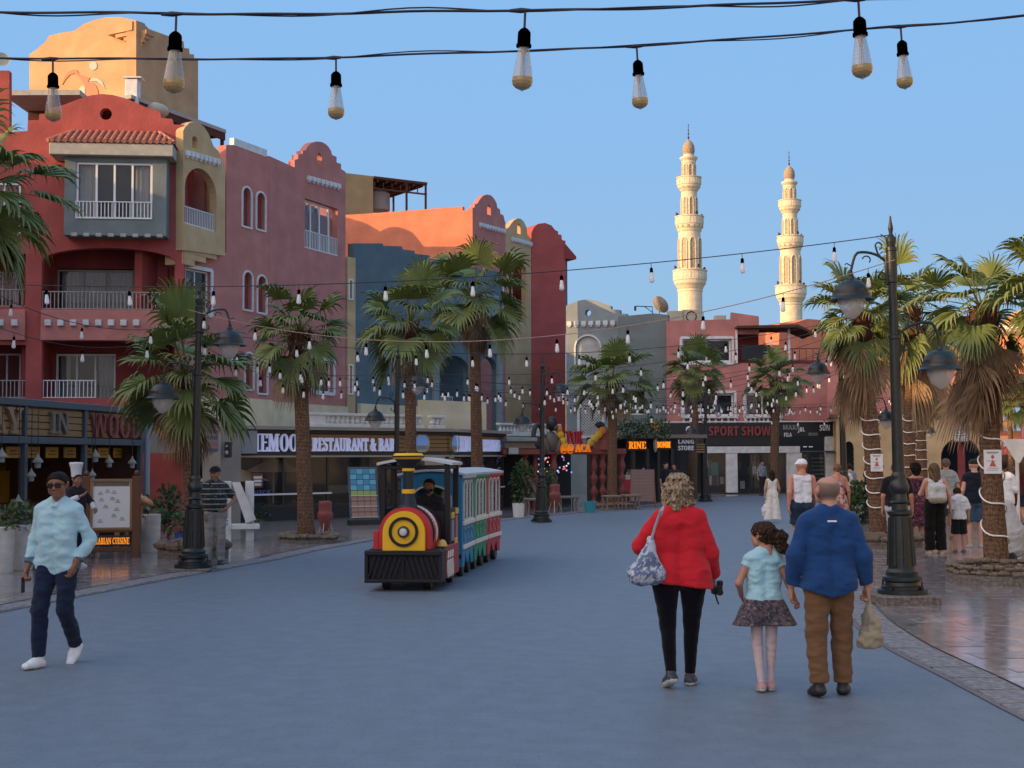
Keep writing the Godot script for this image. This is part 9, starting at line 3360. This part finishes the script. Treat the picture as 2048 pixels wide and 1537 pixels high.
	for s in [-1, 1]:
		for z in [-0.25, 0.3]:
			var w = MB.new()
			w.x = Transform3D(Basis(Vector3.BACK, PI / 2), Vector3(0.2 * s, 0.11, z))
			w.lathe([Vector2(0.0, -0.02), Vector2(0.1, -0.025), Vector2(0.11, 0.0), Vector2(0.1, 0.025), Vector2(0.0, 0.02)], 14)
			part("wheel", w, mats["dark paint"], pr)
	var hm = MB.new()
	hm.tube([Vector3(0.15, 0.2, 0.1), Vector3(0.16, 0.95, -0.3), Vector3(-0.16, 0.95, -0.3), Vector3(-0.15, 0.2, 0.1)], 0.014, 6)
	part("handle", hm, mats["dark paint"], pr)
	var sg = thing("road_sign", "back of a triangular road sign on a pale post at right", "road sign", at_px(2034, 900, 34) * Vector3(1, 0, 1), 0.1)
	var sp = MB.new()
	sp.tube([Vector3(0, 0, 0), Vector3(0, 2.2, 0)], 0.045, 10)
	part("post", sp, mats["white trim"], sg)
	var sm = MB.new()
	sm.extrude(PackedVector2Array([Vector2(-0.38, 2.22), Vector2(-0.34, 2.26), Vector2(0.34, 2.26), Vector2(0.38, 2.22), Vector2(0.04, 1.68), Vector2(-0.04, 1.68)]), 0.05, 0.07)
	part("plate", sm, mats["white trim"], sg)
	var fc = thing("market_stall", "far stall with red flowers and blue and violet banners at the right edge", "market stall", at_px(2016, 900, 60) * Vector3(1, 0, 1), -0.2)
	var qs = [[-0.6, 2.6, 0.5, 1.4, Color(0.16, 0.10, 0.26)], [0.2, 2.9, 0.7, 1.0, Color(0.16, 0.38, 0.68)], [0.9, 2.5, 0.6, 1.3, Color(0.24, 0.10, 0.20)], [-0.2, 2.2, 0.6, 0.5, Color(0.42, 0.2, 0.14)], [0.6, 0.0, 1.6, 1.9, Color(0.06, 0.035, 0.03)]]
	for q in qs:
		var m = MB.new()
		m.col = q[4]
		m.box(Vector3(q[0], q[1] + q[3] * 0.5, 0.0 if q[1] > 0 else -0.3), Vector3(q[2], q[3], 0.08), 0.01)
		part("banner" if q[1] > 0 else "counter", m, mats["painted"], fc)
	leafy(fc, Vector3(0.2, 2.3, 0.2), Vector3(1.0, 0.22, 0.3), 200, 0.16, 5, [Color(0.5, 0.03, 0.05), Color(0.45, 0.05, 0.08), Color(0.5, 0.4, 0.4)], "red_flowers")
	var po = MB.new()
	for u in [-0.8, 1.1]:
		po.span(Vector3(u - 0.06, 0, -0.06), Vector3(u + 0.06, 3.9, 0.06))
	part("post", po, mats["old bark"], fc)
